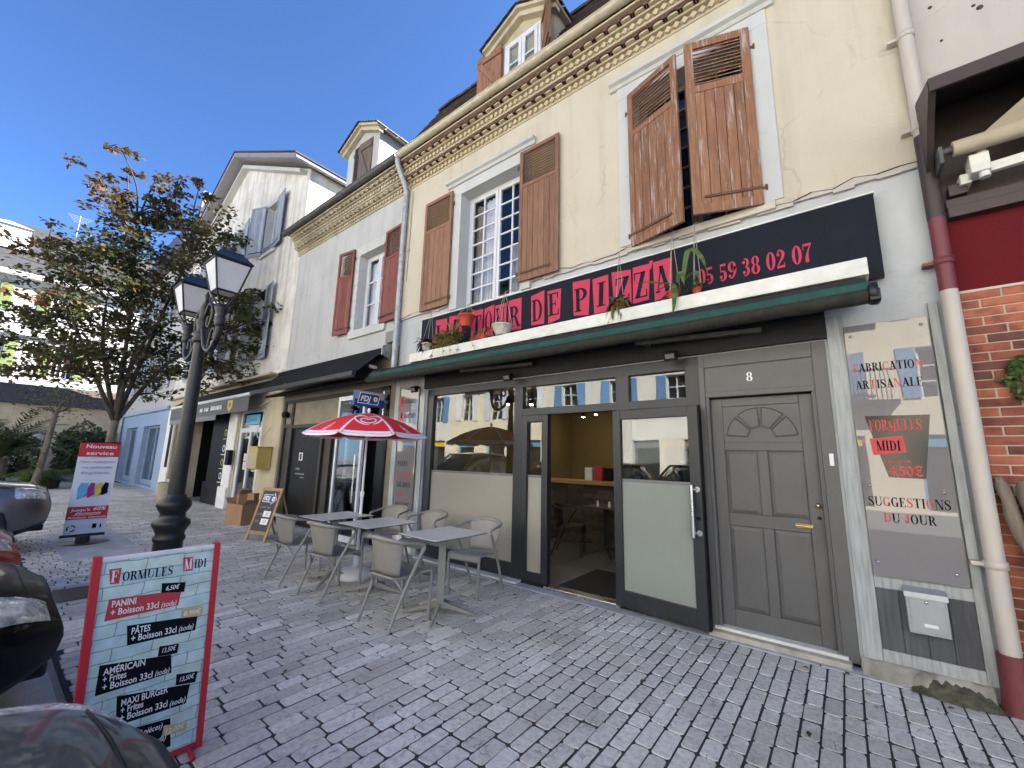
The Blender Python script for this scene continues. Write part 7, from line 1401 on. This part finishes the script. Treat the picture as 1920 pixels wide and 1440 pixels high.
stuff(limbs.build('branches', 'bark_dark', TR)); cr_ = stuff(lf.build('crown', 'leaf_tree', TR)); stuff(la.build('autumn_leaves', 'leaf_autumn', TR))
fl_ = MB(); rg = random.Random(91)
for k in range(46):
    p = Vector((rg.uniform(-9, 1.5), -.17-abs(rg.gauss(0, .10)) if k % 2 else rg.uniform(-3.6, -.3), .008)); a = rg.uniform(0, 6.283); d = Vector((math.cos(a), math.sin(a), rg.uniform(-.05, .15)))*rg.uniform(.02, .04); s_ = Vector((-d.y, d.x, 0))*.4; fl_.add([p-d, p+s_+Vector((0, 0, .008)), p+d, p-s_+Vector((0, 0, .004))], [(0, 1, 2, 3)])
fo = fl_.build('fallen_leaves', 'leaf_autumn'); tag(fo, 'few brown leaves fallen on the pale paving stones', 'leaves', kind='stuff')
# ================================================================== garden corner at the far end
def frond(mb, b, d, L, rg, wd=.05, droop=.5):
    pts = [b+d*L*t+Vector((0, 0, L*(.55*t-droop*t*t*1.6))) for t in (0, .2, .4, .6, .8, 1)]; s_ = d.cross(Vector((0, 0, 1))).normalized()
    for p, q in zip(pts, pts[1:]):
        for k in range(3):
            m_ = p.lerp(q, k/3)
            for sg in (-1, 1): t_ = m_+s_*sg*wd*5*rg.uniform(.7, 1.1)+(q-p)*.9+Vector((0, 0, -.04*L)); mb.add([m_-(q-p)*.06, m_+(q-p)*.16, t_], [(0, 1, 2)])
PT = thing('palm_tree', 'shaggy green palm at the far end beyond the parked cars', 'palm', (-24, -3.9, 0)); rg = random.Random(2); mb = MB(); MB().tube([(-24, -3.9, 0), (-24, -3.9, 1.1)], [.35, .28], 10).build('trunk', 'bark', PT)
for k in range(70): a = rg.uniform(0, 6.283); frond(mb, Vector((-24, -3.9, 1.1)), Vector((math.cos(a), math.sin(a), rg.uniform(.2, 1.4))).normalized(), rg.uniform(1.3, 2.3), rg, .06, rg.uniform(.25, .6))
stuff(mb.build('fronds', 'leaf_palm', PT))
FE = thing('fern_clump', 'low bright green fern clump by the leaning trunk', 'shrub', (-23.6, -2.75, 0)); mb = MB()
for k in range(130): a = rg.uniform(0, 6.283); frond(mb, Vector((-23.6+rg.uniform(-.3, .3), -2.75+rg.uniform(-.3, .3), .3)), Vector((math.cos(a), math.sin(a), rg.uniform(.2, 1.1))).normalized(), rg.uniform(.6, 1.0), rg, .035, .55)
stuff(mb.build('fronds', 'leaf_green', FE)); MB().lathe([(.5, 0), (.55, .3), (.5, .34), (0, .32)], (-23.6, -2.75, 0), 14).build('root_mound', 'soil', FE)
LT = thing('leaning_trunk', 'thin pale leaning pruned tree beside the fern clump', 'tree', (-22.6, -2.95, 0)); t0 = Vector((-22.6, -2.95, 0)); t1 = ray_pt(104, 775, -22.6); mb = MB().tube([t0, t0.lerp(t1, .5)+Vector((0, .02, 0)), t1], [.12, .09, .08], 8); mb.build('trunk', 'bark', LT); mb = MB()
for k in range(9): a = rg.uniform(0, 6.283); e = t1+Vector((math.cos(a)*.4, math.sin(a)*.5, rg.uniform(.1, .6))); mb.tube([t1, t1.lerp(e, .5)+Vector((0, 0, .1)), e], [.04, .025, .01], 5)
stuff(mb.build('branches', 'bark', LT)); mb = MB()
for k in range(700): p = t1+Vector((rg.gauss(0, .4), rg.gauss(0, .6), .6+rg.gauss(0, .35))); leaf(mb, p, rg)
stuff(mb.build('crown', 'leaf_palm', LT))
def hedge(x, y, rx, ry, h, n, mat, label, seed):
    rg = random.Random(seed); t = thing('garden_shrub', label, 'shrub', (x, y, 0), 'shrubs at the far end of the square'); mb = MB(); MB().tube([(x, y, 0), (x, y, h*.5)], .06, 6).build('stem', 'bark_dark', t)
    for _ in range(n):
        a = rg.uniform(0, 6.283); u = rg.random()**.4; p = Vector((x+rx*u*math.cos(a), y+ry*u*math.sin(a), h*(.12+.88*rg.random()*(1-.35*u)))); d = Vector((rg.gauss(0, 1), rg.gauss(0, 1), rg.gauss(.2, .7))).normalized()*.16; s_ = d.cross(Vector((rg.gauss(0, 1), rg.gauss(0, 1), 1))).normalized()*.07; mb.add([p-d, p+s_, p+d, p-s_], [(0, 1, 2, 3)])
    stuff(mb.build('foliage', mat, t))
hedge(-28.5, -1.3, 1.3, .9, 3.0, 1500, 'leaf_palm', 'tall shaggy dry shrub beyond the leaning trunk', 1); hedge(-28, -4.2, 1.8, 1.6, 2.6, 1500, 'leaf_tree', 'dark shrub behind the palm', 2); hedge(-29, -7.0, 2, 2, 3.2, 1200, 'leaf_tree', 'dark shrub furthest behind the parked cars', 3); hedge(-30, -.5, 1.2, .9, 2.4, 900, 'leaf_tree', 'dark shrub beside the blue shop', 4)
st_ = thing('stone_shed', 'low grey stone building behind the shrubs at the square end', 'house', (-32.4, -1.5, 0)); MB().box(-34.4, -31.4, -5, 1.2, 0, 3.6).build('wall', 'yellow_stone', st_); MB().add([(-31.1, -5.2, 3.6), (-31.1, 1.4, 3.6), (-32.9, 1.4, 4.7), (-32.9, -5.2, 4.7), (-34.7, -5.2, 3.6), (-34.7, 1.4, 3.6)], [(0, 1, 2, 3), (3, 2, 5, 4), (0, 3, 4), (1, 5, 2)]).build('roof', 'tile_brown', st_); MB().box(-31.39, -31.35, -1.6, -.4, .2, 2.4).build('door', 'dark_room', st_); MB().box(-31.39, -31.33, -3.4, -2.4, 1, 2.3).build('window', 'white_pvc', st_); MB().box(-31.39, -31.32, .1, .9, .2, 2.4).build('green_door', 'green_wood', st_)
# ================================================================== parked cars (noses towards the house fronts)
def car(x, ynose, mat, label, W=.88, L=4.2, zh=.78, zn=.62, roofz=1.45, zb=.20, round_=.55, cab=1.05, suv=False, rz=0.0):
    """body lofted from the nose (local y 0) backwards (-y)"""
    t = thing('parked_car', label, 'car', (x, ynose, 0), 'cars parked nose-in along the pavement', rz); NS_, NA = 46, 44
    def sec(d):
        u = min(1, d/round_); e = min(1, (L-d)/.5); k = (1-(1-u)**2.4); ke = (1-(1-e)**2.4); w_ = W*(.60+.40*k)*(.75+.25*ke)
        zt = zn+(zh-zn)*min(1, (d/1.1))**.8-(.06 if suv else .09)*(1-min(1, d/.22))**1.6; zt += (.10*min(1, max(0, (d-1.3)/1.5)) if not suv else .12*min(1, max(0, (d-1.1)/1.2))); zt -= .12*(1-ke); z0 = zb+.10*(1-u)**2+.12*(1-ke)
        return w_, z0, zt
    def pt(d, a):
        w_, z0, zt = sec(d); zc = z0+(zt-z0)*.50; c, s_ = math.cos(a), math.sin(a); px_ = .42 if s_ > 0 else .22; pz = .62 if s_ > 0 else .30
        x_ = w_*math.copysign(abs(c)**px_, c)*(1-.10*max(0, s_)**2); z_ = zc+((zt-zc)*abs(s_)**pz if s_ > 0 else -(zc-z0)*abs(s_)**pz); crown = .035*(1-(x_/w_)**2) if s_ > .2 else 0
        bul = .05*math.sin(max(0, min(1, (z_-z0)/(zt-z0)))*math.pi)*(1 if d < .5 else 0)*(1-d/.5 if d < .5 else 0)
        return Vector((x_, -d+bul, z_+crown))
    ds = [L*0+.0+round_*1.6*(i/18)**1.7 for i in range(18)]; ds += [round_*1.6+(L-.35-round_*1.6)*(i/16) for i in range(17)]+[L-.35+.35*(1-(1-i/8)**1.6) for i in range(1, 9)]; v = []; f = []
    for d in ds: v += [pt(d, 2*math.pi*j/NA-math.pi/2) for j in range(NA)]
    for i in range(len(ds)-1): f += [(i*NA+j, i*NA+(j+1) % NA, (i+1)*NA+(j+1) % NA, (i+1)*NA+j) for j in range(NA)]
    me = MB(); me.add(v, f, True); me.add(v[:NA], [tuple(range(NA-1, -1, -1))], True); me.add(v[-NA:], [tuple(range(NA))], True); body = me.build('body', mat, t, local=True)
    wr = .33 if not suv else .37; wy = (-.82, -(L-.80))
    cut = MB()
    for yy in wy: cut.lathe([(wr+.055, -W-.2), (wr+.055, W+.2)], (0, yy, wr-.01), 28, 'x')
    co = bpy.data.objects.new('cut', cut.mesh('cut')); COL.objects.link(co); co.parent = t; bo = body.modifiers.new('arch', 'BOOLEAN'); bo.operation = 'DIFFERENCE'; bo.object = co; bo.solver = 'EXACT'
    dg = bpy.context.evaluated_depsgraph_get(); nm = bpy.data.meshes.new_from_object(body.evaluated_get(dg)); body.modifiers.clear(); body.data = nm; bpy.data.objects.remove(co)
    MB().box(-W*.72, W*.72, -L+.3, -.35, zb+.02, zb+.30).build('underbody', 'plastic_black', t, local=True)
    for s_ in (-1, 1):
        for yy in wy:
            w_ = MB(); xo = s_*(W-.02); w_.lathe([(wr*.62, -.09), (wr*.9, -.10), (wr, -.07), (wr, .07), (wr*.9, .10), (wr*.62, .09)], (xo-s_*.10, yy, wr), 28, 'x', False); wo = w_.build('wheel', 'tyre', t, local=True)
            r_ = MB(); r_.lathe([(wr*.64, -.06), (wr*.60, .075), (wr*.55, .06)], (xo-s_*.10, yy, wr), 24, 'x', False); r_.lathe([(0, .07), (.06, .07), (.07, .03), (0, .03)], (xo-s_*.10, yy, wr), 12, 'x', False)
            for k in range(5): a = k*1.2566; r_.obox((xo-s_*.10+s_*.055, yy+wr*.32*math.cos(a), wr+wr*.32*math.sin(a)), (.012, 0, 0), (0, wr*.29*math.cos(a), wr*.29*math.sin(a)), (0, -.028*math.sin(a), .028*math.cos(a)))
            r_.build('rim', 'rim', wo)
    # cabin
    g = MB(); zc = sec(cab+.6)[2]-.02; st = [(cab, zc-.04, .80, 0), (cab+.75, roofz-.05, .66, 1), (cab+1.3, roofz, .66, 1), (L-1.1, roofz-.05, .64, 1), (L-.45 if not suv else L-.30, zc+.02, .74, 0)]; v = []; f = []
    for (d, z, k, _) in st: hw = W*k; zl = zc-.06; v += [(-W*.86, -d, zl), (-hw-.02, -d, zl+(z-zl)*.5), (-hw*.94, -d, z-.05*(z > zc)), (-hw*.6, -d, z), (hw*.6, -d, z), (hw*.94, -d, z-.05*(z > zc)), (hw+.02, -d, zl+(z-zl)*.5), (W*.86, -d, zl)]
    for i in range(4): f += [(i*8+j, i*8+j+1, i*8+8+j+1, i*8+8+j) for j in range(7)]
    g.add(v, f, True); g.build('windows', 'car_glass', t, local=True)
    rm = MB(); 
    for i in range(1, 3): q = [v[i*8+2], v[i*8+3], v[i*8+4], v[i*8+5], v[i*8+13], v[i*8+12], v[i*8+11], v[i*8+10]]; rm.add([(p[0], p[1], p[2]+.012) for p in q], [(0, 1, 6, 7), (1, 2, 5, 6), (2, 3, 4, 5)])
    rm.build('roof', mat, t, local=True)
    for s_ in (-1, 1): pl_ = MB(); pl_.tube([(s_*W*.80, -cab-.02, zc+.0), (s_*W*.64, -cab-.75, roofz-.05), (s_*W*.63, -L+1.1, roofz-.06), (s_*W*.72, -L+.45, zc)], .03, 6); pl_.build('pillar', mat, t, local=True); mi = MB(); mi.obox((s_*(W+.08), -cab-.45, zc+.12), (.09, .02, 0), (0, .045, 0), (0, 0, .065)); mi.build('mirror', mat, t, bevel=.02, local=True)
    # lamps, grille, plate: patches of the nose surface
    def patch(nm, mt_, d0, d1, a0, a1, off, parent, nn_=10):
        mb = MB(); v = []; f = []
        for i in range(nn_+1):
            for j in range(nn_+1):
                d = d0+(d1-d0)*i/nn_; a = a0+(a1-a0)*j/nn_; p = pt(d, a); e = 1e-3; n = (pt(d+e, a)-p).cross(pt(d, a+e)-p); n = n.normalized() if n.length > 1e-12 else Vector((0, 1, 0)); c_ = Vector((0, -1.2, .45)); n = n if n.dot(p-c_) > 0 else -n
                ed = min(1, 4*min(i, nn_-i, j, nn_-j)/nn_); v.append(p+n*(off*ed-.002))
        for i in range(nn_):
            for j in range(nn_): k = i*(nn_+1)+j; f.append((k, k+1, k+nn_+2, k+nn_+1))
        return mb.add(v, f, True).build(nm, mt_, parent, local=True)
    for s_ in (-1, 1):
        a0, a1 = (R(20), R(58)) if s_ > 0 else (R(180-58), R(180-20)); patch('headlight', 'headlight', .035, .50 if not suv else .36, a0, a1, .016, t)
        if suv: patch('cladding', 'plastic_black', .0, .46, R(-80) if s_ > 0 else R(180+80), R(-22) if s_ > 0 else R(180+22), .012, t)
        else: patch('fog_recess', 'plastic_black', .03, .30, R(-48) if s_ > 0 else R(180+48), R(-18) if s_ > 0 else R(180+18), .008, t)
    for s_ in (-1, 1):       # bonnet gaps along the wings
        c_ = [pt(.16+(cab-.05-.16)*i/10, R(90-s_*(40-6*math.sin(i/10*2))))+Vector((0, 0, .0005)) for i in range(11)]; MB().tube(c_, .0042, 5).build('bonnet_gap', 'black', t, local=True)
    MB().tube([pt(.145+.02*math.cos(R(a*3)), R(a))+Vector((0, .001, .001)) for a in range(52, 129, 7)], .0045, 5).build('bonnet_gap', 'black', t, local=True)
    MB().lathe([(0, .008), (.035, .006), (.04, 0)], (0, .012, zn-.11), 14, 'y').build('badge', 'steel', t, local=True)
    for s_ in (-1, 1):       # door gaps and sill line
        MB().tube([pt(cab+.55, R(90-s_*a)) for a in range(50, 131, 8)], .004, 5).build('door_gap', 'black', t, local=True); MB().tube([pt(cab+1.65, R(90-s_*a)) for a in range(50, 131, 8)], .004, 5).build('door_gap', 'black', t, local=True)
    patch('grille', 'plastic_black', .004, .03, R(55), R(125), .01, t); 
    MB().box(-.26, .26, .02, .045, zb+.16, zb+.27).build('number_plate', 'white_plastic', t, local=True); MB().box(-W*.55, W*.55, -.25, .015, zb+.03, zb+.12).build('lower_grille', 'plastic_black', t, bevel=.02, local=True)
    if suv:
        for s_ in (-1, 1): ar_ = MB(); ar_.tube([(s_*(W-.005), wy[0]+(wr+.07)*math.cos(R(a)), wr-.01+(wr+.07)*math.sin(R(a))) for a in range(-15, 196, 15)], .03, 6); ar_.build('wheel_arch', 'plastic_black', t, local=True)
    return t
car(-1.50, -3.86, 'car_slate', 'dark grey car whose bonnet fills the bottom left corner', .86, 4.1, .80, .64, 1.42)
car(-4.12, -3.95, 'car_black', 'glossy black car between the near bonnet and the red car', .86, 4.2, .84, .68, 1.46)
car(-6.75, -4.0, 'car_red', 'red car between the black car and the grey car', .84, 4.0, .80, .66, 1.45)
car(-9.95, -3.6, 'car_grey', 'grey high-riding car with black wheel arches, furthest of the parked row', .90, 4.5, 1.02, .90, 1.66, .26, .5, 1.1, True)
